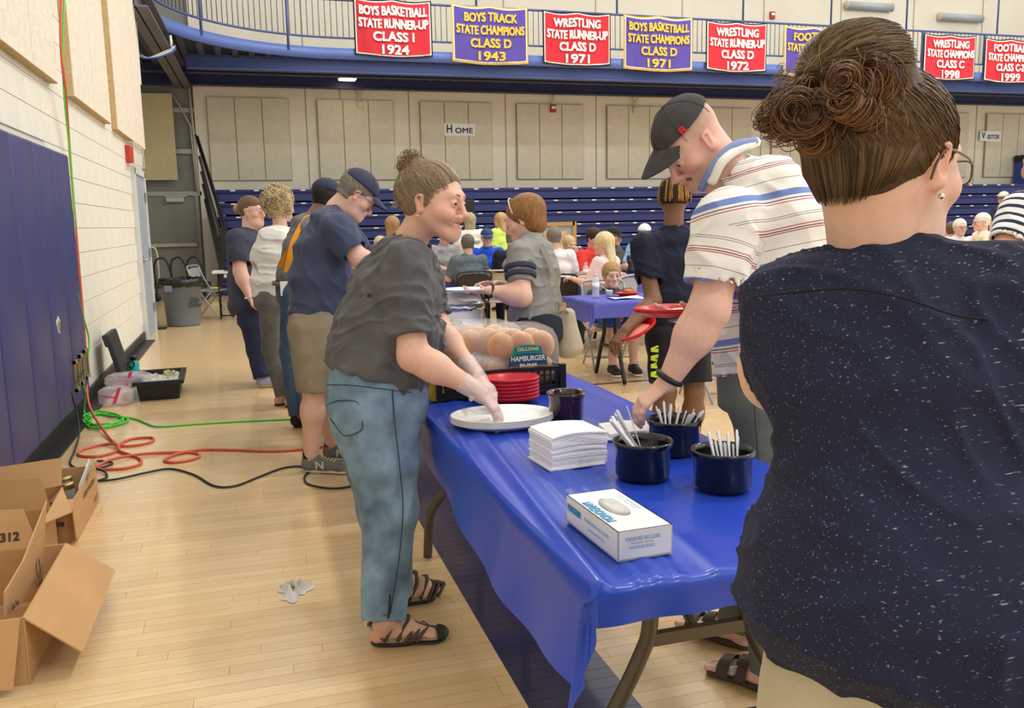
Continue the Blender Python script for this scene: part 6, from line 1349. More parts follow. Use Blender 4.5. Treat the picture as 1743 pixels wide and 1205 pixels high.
for i in range(160):     # flyaway ends
    ang = rs.uniform(-1.7, 1.7); o = bunL+A(.070*math.sin(ang), -.025-.05*math.cos(ang), rs.uniform(-.085, .0)); dr = unit(A(math.sin(ang), -math.cos(ang)*.7, rs.uniform(-.9,.2))); c_ = rs.uniform(-.02,.02)
    paths.append([h.W(o+dr*.022*t+A(c_*.4*math.sin(4*t), 0, .006*math.sin(5*t))) for t in np.linspace(0, 1, 8)]); rr.append(.0005); cc.append(hcol(rs, HB, HC))
add_strands(p, 'hair_strands', paths, rr, cc, hb)
P = [E(h.W(o), h.W(o+A(0,.012,0)), R_*.8, k=.01) for o, R_ in curlc]; p.sdf('curl_mass', P, mat('hair_curl_base', (60, 36, 20), .6), .005, par=hb)
gl_ = glasses(p, mat('frame_brown', (92, 72, 66), .35, .3)); ear_ring(p, 1, mat('silver'))
# ---------------------------------------------------------------- sleeve and arm of someone at the right edge
q = Person('navy and white striped sleeve of a person at the right edge', gz(1760, 700), .008, (.60,.34,.24), seed=41)
c_ = D(1790, 330, 3.5); h = q.head(c_+A(.08,.1,.12), (.2,1,0), c_+A(.06,.08,-.02), 1, res=.008); S_, E_, W_ = D(1738, 362, 3.45), D(1706, 432, 3.4), D(1750, 500, 3.2)
q.arm(S_, E_, W_, (.055,.045,.03), dict(d=W_-E_, n=(0,0,-1), thumb=(1,0,0)), .006); hp = D(1810, 620, 3.6)
feet = [hp*A(1,1,0)+A(x, 0, 0) for x in (-.1, .1)]; q.core([c_+A(.06,.08,-.02), hp], [hp, feet[0]+A(0,0,.06)], [hp, feet[1]+A(0,0,.06)]); q.body()
MSL = stripe_mat('navy_white_stripe', [(.3, (36, 42, 70)), (.5, (232, 232, 236)), (.82, (36, 42, 70))], .07, (232, 232, 236))
sh = q.shirt('t_shirt', [(c_+A(.05,.08,-.05), .08, .07), (D(1815, 385, 3.55), .19, .1), (D(1815, 480, 3.58), .2, .14), (hp, .19, .15)], (1,0,0), [(S_, E_, .75, .085, .07)], MSL, None, (.006, 18), .008)
V = np.empty(len(sh.data.vertices)*3, np.float32); sh.data.vertices.foreach_get('co', V); V = V.reshape(-1, 3)+q.b; attr_f(sh.data, 'along', (V-S_) @ unit(E_-S_))
q.trousers('trousers', [E(hp+A(0,0,.05), hp-A(0,0,.1), .18, .15, side=(1,0,0), k=.05)]+[E(hp+A(x,0,-.05), f_+A(0,0,.08), .1, None, .07, k=.05) for x, f_ in ((-.09, feet[0]), (.09, feet[1]))], mat('black_cotton', (28, 28, 32), .9), res=.012)
short_hair(q, hair_mat('hair_dark', (50, 38, 30))); 
for f_ in feet: sneaker(q, f_+A(0,-.08,0), f_+A(0,.18,0), m=mat('shoe_black', (28, 28, 30), .6), ms=mat('sole_white', (220, 220, 215), .6))
# ---------------------------------------------------------------- the serving line, behind the first woman
def jeans_legs(p, hips, knees, ankles, m, lat=LAT, top=None, r=((.095,.11),(.075,.085),(.062,.07)), res=None, wr=(.006, 18), pel=(.18,.15), name='jeans', cut=None):
    P = [E(top[0], top[1], pel[0], pel[1], side=lat, k=.05, c=.05)]
    for hp, kn, an in zip(hips, knees, ankles):
        P.append(E(hp, kn, r[0][0], r[0][1], r[1][0], r[1][1], side=lat, k=.05, flat=1 if cut else 0))
        if not cut: P.append(E(kn, an, r[1][0], r[1][1], r[2][0], r[2][1], side=lat, k=.03, flat=1))
    return p.trousers(name, P, m, wr, res)
# man in navy tee and khaki shorts
d4 = 5.06
p = Person('man in navy tee, khaki shorts and navy cap with white goatee', gz(548, 800), .0085, (.72,.45,.36), seed=51)
h = p.head(D(606, 331, d4), (.76,-.02,-.65), D(574, 356, d4), 1.08, nr=.062, res=.006, heavy=.008, ck=dict(lips=.4, blush=.7))
p.eyes((.1,.1,.1), (0,1,-.2), mat('brow_grey', (150, 140, 130), .8))
S4, E4, W4 = D(573, 388, 4.86), D(612, 440, 4.84), D(668, 458, 4.84); S4b, E4b, W4b = D(580, 390, 5.26), D(620, 445, 5.28), D(675, 460, 5.2)
p.arm(S4, E4, W4, (.06,.052,.034), dict(d=A(1,0,-.3), n=(0,0,-1), thumb=(0,1,0), curl=.3), .006); p.arm(S4b, E4b, W4b, (.06,.05,.034), dict(d=A(1,0,-.3), n=(0,0,-1), thumb=(0,-1,0), curl=.3), .008)
h0, h1 = gz(516, 803), gz(604, 806); g0_, g1_ = gz(552, 782), gz(618, 784); h1 = h0+unit(h1-h0)*.30; g1_ = g0_+unit(g1_-g0_)*.29
A4 = [h0+unit(h1-h0)*.055+A(0,0,.1), g0_+unit(g1_-g0_)*.055+A(0,0,.1)]; K4 = [D(534, 662, 4.95), D(556, 660, 5.17)]; H4 = [D(536, 560, 4.95), D(544, 560, 5.15)]
for k_, a_, hh_ in zip(K4, A4, H4): p.leg(hh_, k_, a_, (.08,.062,.043), .008)
p.core([D(574,352,d4), D(545,450,d4), D(540,560,d4)], [S4, D(560,380,d4), S4b], [D(540,560,d4), H4[0]], [D(540,560,d4), H4[1]]); p.body()
MN4 = mat('navy_heather_tee', (62, 70, 96), .95, var=.1, vscale=16, bump=.2, bscale=200, sheen=.1)
p.shirt('t_shirt', [(D(574, 358, d4), .075, .06), (D(560, 378, d4), .19, .10), (D(552, 425, d4), .2, .155), (D(546, 480, d4), .2, .172), (D(540, 538, d4), .195, .165)], LAT, [(S4, E4, .76, .092, .085), (S4b, E4b, .75, .09, .08)], MN4, None, (.013, 12), .009, seed=77)
MK4 = mat('khaki_shorts', (140, 128, 106), .9, var=.12, vscale=9, bump=.15, bscale=160)
K4s = [K4[0]-A(0,0,.02), K4[1]-A(0,0,.02)]
jeans_legs(p, H4, K4s, A4, MK4, top=(D(540, 525, d4), D(540, 570, d4)), r=((.108,.15),(.088,.098),(0,0)), pel=(.185,.162), name='shorts', cut=1, res=.009, wr=(.008, 14))
MSH, MSO = mat('grey_mesh_shoe', (112, 110, 106), .8, var=.1, vscale=60), mat('sole_pale', (206, 200, 188), .6)
for a, b in ((h0, h1), (g0_, g1_)):
    o = sneaker(p, a, b, m=MSH, ms=MSO, w=.05); d = unit(b-a); z = A(0,0,1)
    p.sdf('sock', [E(a+d*.05+z*.085, a+d*.055+z*.13, .042, .046, side=np.cross(d, z), k=.01, flat=2)], mat('sock_black', (24, 24, 26), .9), .006)
    sd = unit(np.cross(d, z)); sd = sd if sd[1] < 0 else -sd
    for q in range(5): MB().tube([a+d*(.12+.018*q)-sd*.022+z*(.094-.006*q), a+d*(.125+.018*q)+sd*.022+z*(.094-.006*q)], .0035, 5).build('lace', MSO, o, p.b)
    text_on('shoe_letter', 'N', .06, MSO, o, a+d*.125+sd*.0475+z*.055, d, z, .045, .002, base=p.b, lift=.003)
short_hair(p, hair_mat('hair_grey', (120, 112, 104)), .006, res=.006)
cap(p, mat('navy_cap', (50, 54, 78), .85), brim=.085, lift=.02, res=.006, strap=True); glasses(p, mat('frame_black', (30, 28, 28), .4))
p.sdf('goatee', [h.e((0,.090,-.09), (0,.082,-.165), .02, .016, .008, k=.01), h.e((-.024,.098,-.052), (.024,.098,-.052), .008, k=.01), h.e((-.022,.094,-.06), (-.018,.09,-.09), .009, k=.01), h.e((.022,.094,-.06), (.018,.09,-.09), .009, k=.01)], mat('white_beard', (214, 206, 194), .9, bump=.6, bscale=200), .005)
# man with orange suspenders
d5 = 6.24; f5 = unit(A(.85,.5,-.25)); l5 = unit(np.cross(f5*A(1,1,0), (0,0,1)))
p = Person('man in grey shirt with orange suspenders and navy cap', gz(512, 735), .01, (.30,.17,.11), seed=61)
h = p.head(D(556, 338, d5), f5, D(538, 368, d5), 1.06, nr=.06, res=.007)
S5, E5, W5 = D(530, 392, 6.1), D(560, 455, 6.05), D(600, 470, 6.0); S5b, E5b = D(535, 392, 6.45), D(570, 450, 6.5); W5b = D(610, 465, 6.4)
p.arm(S5, E5, W5, (.06,.05,.033), dict(d=f5, n=(0,0,-1), thumb=-l5, curl=.3), .009); p.arm(S5b, E5b, W5b, (.06,.05,.033), dict(d=f5, n=(0,0,-1), thumb=l5, curl=.3), .009)
F5 = [gz(497, 729), gz(520, 737)]; A5 = [f_+A(.06,.0,.09) for f_ in F5]; K5 = [D(498, 600, 6.2), D(512, 600, 6.3)]; H5 = [D(505, 500, 6.15), D(516, 500, 6.35)]
p.core([D(538,365,d5), D(520,430,d5), D(511,495,d5)], [S5, D(530,385,d5), S5b], [D(511,495,d5), K5[0], A5[0]], [D(511,495,d5), K5[1], A5[1]]); p.body()
sh = p.shirt('work_shirt', [(D(538, 368, d5), .075, .06), (D(531, 384, d5), .19, .11), (D(522, 425, d5), .2, .14), (D(512, 470, d5), .19, .15), (D(508, 486, d5), .185, .15)], l5, [(S5, E5, .9, .08, .07), (S5b, E5b, .9, .08, .07)], mat('grey_work_cotton', (116, 116, 112), .95, var=.08, vscale=12), None, (.008, 16), .01)
MSU = mat('orange_strap', (226, 148, 36), .7)
MB().grid(lambda u, v: catmull([D(524, 366, 6.13), D(512, 385, 6.06), D(503, 402, 6.03), D(498, 415, 6.02), D(493, 440, 6.03), D(488, 463, 6.05)], 6)[int(v*30)]+A(.045*(u-.5), -.01, .01*(u-.5)), 4, 31).build('suspender', MSU, sh, p.b)
MB().grid(lambda u, v: catmull([D(500, 412, 6.022), D(490, 428, 6.04), D(481, 445, 6.07), D(478, 456, 6.10)], 6)[int(v*18)]+A(.04*(u-.5), -.01, .01*(u-.5)), 4, 19).build('suspender', MSU, sh, p.b)
jn5 = jeans_legs(p, H5, K5, A5, mat('mid_denim', (62, 84, 106), .9, var=.2, vscale=8), l5, (D(509, 482, d5), D(510, 510, d5)), ((.1,.115),(.082,.09),(.07,.078)), .01, pel=(.185,.15))
MB().tube([D(509,481,d5)+.0+l5*.2*math.cos(a)+unit(f5*A(1,1,0))*.165*math.sin(a) for a in np.linspace(0, 6.28, 33)[:-1]], .018, 6, closed=True).build('belt', mat('belt_tan', (112, 98, 84), .6), jn5, p.b)
MB().box(D(486, 491, 6.07), (.035, .01, .05)).build('pocket_paper', mat('white_paper'), jn5, p.b)
for f_ in F5: sneaker(p, f_, f_+unit(f5*A(1,1,0))*.29, m=mat('shoe_black', (28, 28, 30), .6), ms=mat('sole_black', (22, 22, 22), .7))
short_hair(p, hair_mat('hair_black', (34, 30, 28)), .008, res=.008); cap(p, mat('navy_cap_b', (44, 48, 72), .85), brim=.08, lift=.015, res=.008)
# blonde woman in white
d6 = 6.97; f6 = unit(A(.8,.6,-.1)); l6 = unit(np.cross(f6*A(1,1,0), (0,0,1)))
p = Person('woman with curly blonde hair and loose white shirt', gz(482, 692), .01, (.66,.42,.32), seed=71)
h = p.head(D(477, 349, d6), f6, D(478, 388, d6), 1.05, nr=.05, res=.007)
S6, E6, W6 = D(455, 402, 6.9), D(440, 450, 6.95), D(462, 478, 6.85); S6b, E6b, W6b = D(492, 402, 7.1), D(500, 450, 7.1), D(520, 470, 7.0)
p.arm(S6, E6, W6, (.048,.04,.027), dict(d=f6, n=(0,0,-1), thumb=-l6), .008); p.arm(S6b, E6b, W6b, (.048,.04,.027), dict(d=f6, n=(0,0,-1), thumb=l6), .009)
F6 = [gz(470, 691), gz(488, 694)]; A6 = [f_+A(.05,.0,.08) for f_ in F6]; K6 = [D(462, 595, 6.95), D(476, 595, 7.05)]; H6 = [D(460, 515, 6.9), D(468, 515, 7.05)]
for f_, a_ in zip(F6, A6): p.skin(foot_prims(f_, f_+unit(f6*A(1,1,0))*.24, a_), .007)
p.core([D(478,386,d6), D(465,450,d6), D(464,505,d6)], [S6, D(475,395,d6), S6b], [D(464,505,d6), K6[0], A6[0]], [D(464,505,d6), K6[1], A6[1]], r=.04); p.body()
p.shirt('white_shirt', [(D(478, 390, d6), .08, .06), (D(473, 402, d6), .17, .09), (D(464, 440, d6), .18, .12), (D(462, 480, d6), .18, .13), (D(462, 506, d6), .18, .135)], l6, [(S6, E6, .95, .07, .07), (S6b, E6b, .95, .07, .07)], mat('white_jersey', (232, 230, 222), .95, var=.03), None, (.012, 14), .01)
jeans_legs(p, H6, K6, A6, mat('grey_denim', (104, 102, 98), .9, var=.2, vscale=10), l6, (D(463, 500, d6), D(463, 520, d6)), ((.088,.1),(.065,.07),(.05,.055)), .01, pel=(.165,.13))
for f_ in F6: d = unit(f6*A(1,1,0)); p.sdf('flip_flop', [E(f_+d*.03+A(0,0,.01), f_+d*.21+A(0,0,.01), .038, .01, .044, .01, side=np.cross(d, (0,0,1)), k=.02, c=.04)], mat('flip_black', (24, 22, 22), .6), .007)
rs = np.random.RandomState(6); paths = []; rr = []; cc = []
hb = p.sdf('hair', [h.ell((0,-.02,.03), (.105,.118,.112), .02), h.ell((0,-.055,-.03), (.085,.07,.07), .03), h.ell((0,.15,-.05), (.09,.085,.1), .02, '-')], hair_mat('hair_blonde', (196, 172, 124)), .008)
for i in range(650):
    dd = unit(rs.normal(size=3)+A(0,-.35,.25)); 
    if dd[1] > .55 and dd[2] < .4: continue
    o = A(0,-.025,.02)+A(.108,.12,.118)*dd*rs.uniform(.92, 1.06); ax = unit(rs.normal(size=3)); u = unit(np.cross(ax, (.3,.5,.8))); v = np.cross(ax, u); R_ = rs.uniform(.010, .022)
    paths.append([h.W(o+R_*(u*math.cos(6.28*t)+v*math.sin(6.28*t))+ax*.02*t) for t in np.linspace(0, 1, 9)]); rr.append(.0032); cc.append(hcol(rs, (.36,.27,.14), (.78,.66,.42)))
add_strands(p, 'hair_strands', paths, rr, cc, hb)
# woman in navy tee at the far end
d7 = 7.89; f7 = unit(A(.85,-.5,-.05)); b7 = unit(A(.9,-.1,0)); l7 = unit(np.cross(b7, (0,0,1)))
p = Person('woman in tight navy tee with pulled back hair at the end of the line', gz(450, 657), .01, (.66,.40,.32), seed=81)
h = p.head(D(428, 360, d7), f7, D(424, 392, d7), 1.12, nr=.058, res=.0065, wide=1.1, heavy=.02, fem=1, ck=dict(blush=.7))
p.eyes((.1,.1,.1), (0,1,0), mat('brow_brown', (128, 100, 78), .8))
S7, E7, W7 = D(404, 408, 7.7), D(409, 463, 7.66), D(424, 505, 7.62); S7b, E7b, W7b = D(440, 408, 8.1), D(455, 465, 8.15), D(470, 490, 8.0)
p.arm(S7, E7, W7, (.068,.058,.036), dict(d=A(.3,0,-1), n=(1,0,.2), thumb=(0,1,0), curl=.5), .007); p.arm(S7b, E7b, W7b, (.066,.055,.034), dict(d=A(1,0,-.3), n=(0,0,-1), thumb=(0,-1,0)), .009)
F7 = [gz(438, 660), gz(452, 652)]; A7 = [f_+A(.06,0,.09) for f_ in F7]; K7 = [D(440, 595, 7.8), D(452, 592, 8.0)]; H7 = [D(430, 535, 7.78), D(440, 535, 8.0)]
p.core([D(424,390,d7), D(420,460,d7), D(432,530,d7)], [S7, D(420,402,d7), S7b], [D(432,530,d7), K7[0], A7[0]], [D(432,530,d7), K7[1], A7[1]]); p.body()
p.shirt('t_shirt', [(D(424, 394, d7), .085, .07), (D(420, 406, d7), .19, .12), (D(418, 440, d7), .2, .155), (D(421, 480, d7), .2, .16), (D(424, 518, d7), .2, .175), (D(428, 530, d7), .2, .17)], LAT, [(S7, E7, .72, .1, .092), (S7b, E7b, .72, .09, .085)], mat('navy_slate_tee', (60, 62, 78), .95, var=.08, vscale=14), None, (.009, 15), .01)
p.sdf('undershirt_hem', [E(D(429, 529, d7), D(431, 537, d7), .19, .16, side=LAT, k=.01, flat=2)], mat('white_jersey'), .01)
jeans_legs(p, H7, K7, A7, mat('dark_denim', (36, 42, 70), .9, var=.2, vscale=8), LAT, (D(431, 528, d7), D(434, 548, d7)), ((.11,.125),(.095,.1),(.085,.09)), .01, pel=(.185,.155))
for f_ in F7: sneaker(p, f_, f_+A(.27,-.02,0), m=mat('pale_blue_shoe', (150, 156, 178), .7), ms=mat('sole_gum', (190, 150, 100), .6))
MB().tube([W7+A(.034*math.cos(a), .03*math.sin(a), .012*math.cos(a)) for a in np.linspace(0, 6.28, 17)[:-1]], .008, 6, closed=True).build('glove_cuff', mat('white_paper'), p.t, p.b)
short_hair(p, hair_mat('hair_brown_m', (104, 78, 58)), .008, front=.07, low=-.03, res=.007)
p.sdf('hair_bun', [h.ell((0,-.125,.02), (.035,.035,.04), .01)], hair_mat('hair_light_m', (172, 140, 96)), .007)
# ---------------------------------------------------------------- woman with purse, carrying plates
D8 = lambda x, y, d: D(x, y, d*1.06)
d8 = 4.62; f8 = unit(A(-.80,.50,-.34)); b8 = unit(A(-.9,.42,0)); l8 = unit(np.cross(b8, (0,0,1)))
base8 = D8(915, 560, d8)*A(1,1,0)
p = Person('woman with short auburn hair and grey tee carrying white plates', base8, .0075, (.70,.43,.34), seed=91)
h = p.head(D8(893, 372, d8), f8, D8(905, 408, d8), 1.06, nr=.054, res=.005, ck=dict(lips=.6, blush=.5), jaw=.95, fem=1)
p.eyes((.1,.09,.08), (0,1,-.2), mat('brow_auburn', (140, 98, 66), .8))
S8, E8, W8 = D8(884, 432, 4.46), D8(888, 505, 4.40), D8(833, 494, 4.42); S8b, E8b, W8b = D8(905, 430, 4.85), D8(885, 500, 4.95), D8(848, 484, 4.75)
p.arm(S8, E8, W8, (.058,.052,.030), dict(d=D8(808, 497, 4.45)-W8, n=(0,.2,1), thumb=A(-.2,.8,.4), curl=(.25,.3,.3,.35), tc=.2), .005); p.arm(S8b, E8b, W8b, (.055,.048,.03), dict(d=D8(820, 482, 4.7)-W8b, n=(.1,-.3,-1), thumb=(0,-1,0), curl=.2), .006)
F8 = [base8+A(.0,-.12,0), base8+A(.02,.14,0)]; A8 = [f_+A(0,0,.09) for f_ in F8]; K8 = [D8(922, 660, 4.55), D8(930, 660, 4.75)]; H8 = [D8(912, 560, 4.53), D8(914, 560, 4.72)]
p.core([D8(905,402,d8), D8(905,480,d8), D8(913,560,d8)], [S8, D8(902,425,d8), S8b], [D8(913,560,d8), K8[0], A8[0]], [D8(913,560,d8), K8[1], A8[1]], r=.04); p.body()
MG8 = mat('grey_heather_tee', (138, 138, 136), .95, var=.1, vscale=22, bump=.2, bscale=200)
sh = p.shirt('t_shirt', [(D8(906, 408, d8), .085, .06), (D8(908, 424, d8), .17, .10), (D8(904, 458, d8), .18, .145), (D8(909, 500, d8), .175, .135), (D8(912, 535, d8), .18, .145), (D8(914, 562, d8), .185, .15)], l8, [(S8, E8, .66, .075, .066), (S8b, E8b, .7, .075, .066)], MG8, (D8(908, 412, d8), D8(897, 385, d8), .062), (.010, 16), .008)
v = E8-S8
for t_ in (.30, .47): p.sdf('sleeve_band', [E(S8+v*t_, S8+v*(t_+.11), .094-.012*t_, None, .091-.012*t_, k=.001, flat=2)], mat('band_navy', (58, 60, 78), .95), .006, par=sh)
jeans_legs(p, H8, K8, A8, mat('dark_navy_denim', (30, 32, 48), .9, var=.12), l8, (D8(914, 545, d8), D8(915, 575, d8)), ((.105,.115),(.075,.08),(.06,.065)), .009, pel=(.185,.15))
for f_ in F8: sneaker(p, f_-b8*.08, f_+b8*.17, m=mat('shoe_black'), ms=mat('sole_black'))
p.sdf('hair', [h.ell((0,-.022,.034), (.092,.110,.096), .01), h.e((0,-.045,.0), (0,-.045,-.045), .078, .062, k=.03), h.ell((0,.138,-.045), (.09,.088,.118), .012, '-'), h.ell((.1,.03,-.03), (.03,.04,.05), .01, '-'), h.ell((-.1,.03,-.03), (.03,.04,.05), .01, '-')], hair_mat('hair_auburn', (140, 98, 56), .35), .005)
MB().tube(catmull([h.W(A(.092*math.sin(a), .030+.01*math.cos(a), .030+.098*math.cos(a))) for a in np.linspace(-1.5, 1.5, 11)], 4), .004, 6).build('headband', mat('band_pale', (206, 190, 180), .5), p.t, p.b)
MB().tube([W8+unit(E8-W8)*.01+.033*(A(0,1,0)*math.cos(a)+unit(np.cross(unit(E8-W8), (0,1,0)))*math.sin(a)) for a in np.linspace(0, 6.28, 17)[:-1]], .007, 6, closed=True).build('watch_band', mat('watch_black', (26, 26, 28), .5), p.t, p.b)
bg_ = thing('handbag', 'slouchy cream handbag with long strap on the grey tee woman', 'handbag', D8(965, 600, 4.6))
bc = D8(966, 565, 4.62); MBGB = mat('cream_leather', (190, 180, 158), .7, var=.08)
V, F = sdf_mesh([E(bc+A(-.005,0,.1), bc+A(.005,0,-.09), .05, .035, .085, .06, side=b8, k=.03)], .007, lambda Q: .005*Wave(3, 40, (1,1,.3))(Q)); link('bag_body', mesh_np('bag_body', V-A(*bg_.location), F), MBGB, bg_)
MB().grid(lambda u, v_: catmull([D8(904, 404, 4.52), D8(920, 420, 4.47), D8(935, 450, 4.455), D8(948, 490, 4.465), D8(957, 524, 4.5), bc+A(0,-.01,.1)], 6)[int(v_*30)]+A(.018*(u-.5), -.012, .012*(u-.5)), 3, 31).build('strap', mat('strap_taupe', (150, 142, 126), .8), bg_)
MB().box(D8(957, 522, 4.49), (.02, .008, .02)).build('buckle', mat('dull_brass'), bg_)
pc = D8(793, 492, 4.47); t = thing('plate_stack', 'white oval plates and napkins carried by the auburn haired woman', 'plates', pc-A(0,0,.012)); 
MB().lathe([(0, .003), (.11, .003), (.14, .016), (.145, .016), (.142, .012), (.112, 0), (0, 0)], 40, sx=1, sy=.8).blocal('plate', mat('white_moulded_plate', (232,232,230), .45), t)
MB().grid(lambda u, v: A(-.08+.16*u, -.08+.1*v, -.02-.05*(1-v)*u-.01*math.sin(6*u)), 10, 6).blocal('napkin', mat('paper_napkin'), t)
# ---------------------------------------------------------------- teen in navy tee
d9 = 4.9; f9 = unit(A(.35,.93,-.05)); b9 = unit(A(.12,1,0)); l9 = unit(np.cross(b9, (0,0,1))); base9 = D(1150, 560, d9)*A(1,1,0)
p = Person('teen with gold tipped locs in navy tee and black shorts, seen from behind', base9, .008, (.21,.105,.06), seed=101)
h = p.head(D(1147, 338, d9), f9, D(1146, 385, d9), 1.0, nr=.052, res=.005, ck=dict(lips=.2, blush=.2))
S9, E9, W9 = D(1094, 418, 4.85), D(1112, 512, 4.8), D(1064, 562, 4.7); S9b, E9b, W9b = D(1196, 418, 4.95), D(1205, 520, 4.9), D(1190, 585, 4.75)
p.arm(S9, E9, W9, (.048,.042,.029), dict(d=D(1052, 580, 4.68)-W9, n=A(.8,.3,.3), thumb=A(.2,.9,.3), curl=(.5,.5,.5,.5)), .0055); p.arm(S9b, E9b, W9b, (.048,.042,.029), dict(d=A(-.3,.3,-1), n=(-1,0,0), thumb=(0,1,0)), .007)
F9 = [base9-l9*.1, base9+l9*.1]; A9 = [f_+A(0,0,.09) for f_ in F9]; K9 = [D(1134, 668, 4.87), D(1182, 668, 4.9)]; H9 = [D(1130, 575, d9), D(1178, 575, d9)]
for k_, a_, hh_ in zip(K9, A9, H9): p.leg(hh_, k_, a_, (.075,.055,.04), .008)
p.core([D(1146,382,d9), D(1150,480,d9), D(1154,575,d9)], [S9, D(1146,405,d9), S9b], [D(1154,575,d9), H9[0]], [D(1154,575,d9), H9[1]], r=.04); p.body()
p.shirt('t_shirt', [(D(1146, 392, d9), .085, .06), (D(1147, 410, d9), .155, .085), (D(1150, 450, d9), .165, .11), (D(1154, 510, d9), .165, .115), (D(1158, 592, d9), .17, .12)], l9, [(S9, E9, .64, .07, .07), (S9b, E9b, .66, .07, .07)], mat('navy_black_tee', (24, 28, 48), .95, var=.08), None, (.008, 16), .0085)
sht = jeans_legs(p, H9, [k_+A(0,0,.06) for k_ in K9], A9, mat('black_shorts', (24, 25, 32), .85), l9, (D(1155, 570, d9), D(1155, 590, d9)), ((.10,.115),(.095,.105),(0,0)), .009, pel=(.165,.13), name='shorts', cut=1)
for i in range(12):
    c_ = D(1114+.3*(i % 2), 592+i*4.6, 4.80-.004*abs(i-6)); MB().bar(c_+A(-.022,0,-.006+.01*(i % 3)), c_+A(.022,0,.008-.006*(i % 2)), .006, .009+.004*(i % 2)).build('lime_print', mat('lime_ink', (196, 214, 60), .7), sht, p.b)
for f_ in F9: sneaker(p, f_-b9*.08, f_+b9*.17, m=mat('shoe_black'), ms=mat('sole_white', (220, 220, 215), .6))
hb = short_hair(p, mat('hair_fade', (40, 28, 22), .8), .004, low=-.03, res=.006, rough=.001)
rs = np.random.RandomState(9); lk = 0
for i in range(46):
    a = i/46*6.283*3; ring = (i % 3); d0 = unit(A(math.sin(a), math.cos(a), 1.25-.45*ring)); L_ = .075+.03*rs.rand(); o = A(0,-.014,.034)+A(.083,.105,.094)*d0; out = unit(A(d0[0], d0[1], 0)); pts = []
    for t in np.linspace(0, 1, 7): dd = unit(d0*(1-t*.75)+out*.75*t); q_ = A(0,-.014,.034)+A(.086,.108,.096)*dd*(1.06+.02*math.sin(i)); q_[2] = min(q_[2], o[2])-L_*t*.75; pts.append(h.W(q_))
    gold = rs.rand() < .62
    MB().tube(catmull(pts, 3), [.0062]*17+[.0058, .0045], 6).build('loc', mat('loc_gold', (150, 108, 52), .8, var=.35, vscale=70) if gold else mat('loc_dark', (50, 34, 24), .8, var=.3, vscale=70), hb, p.b)
pc = D(1085, 560, 4.72); t = thing('plate', 'red plate with napkin held low by the teen in navy tee', 'plate', pc-A(0,0,.02), .4); red_plate(t, 0, name='plate_body', sc=1.1); t.rotation_euler = (.0, -.45, .2)
MB().grid(lambda u, v: A(-.07+.14*u, -.07+.12*v, .012+.02*math.sin(3*u)*v), 8, 6).blocal('napkin', mat('pink_napkin', (230, 140, 120), .9), t)
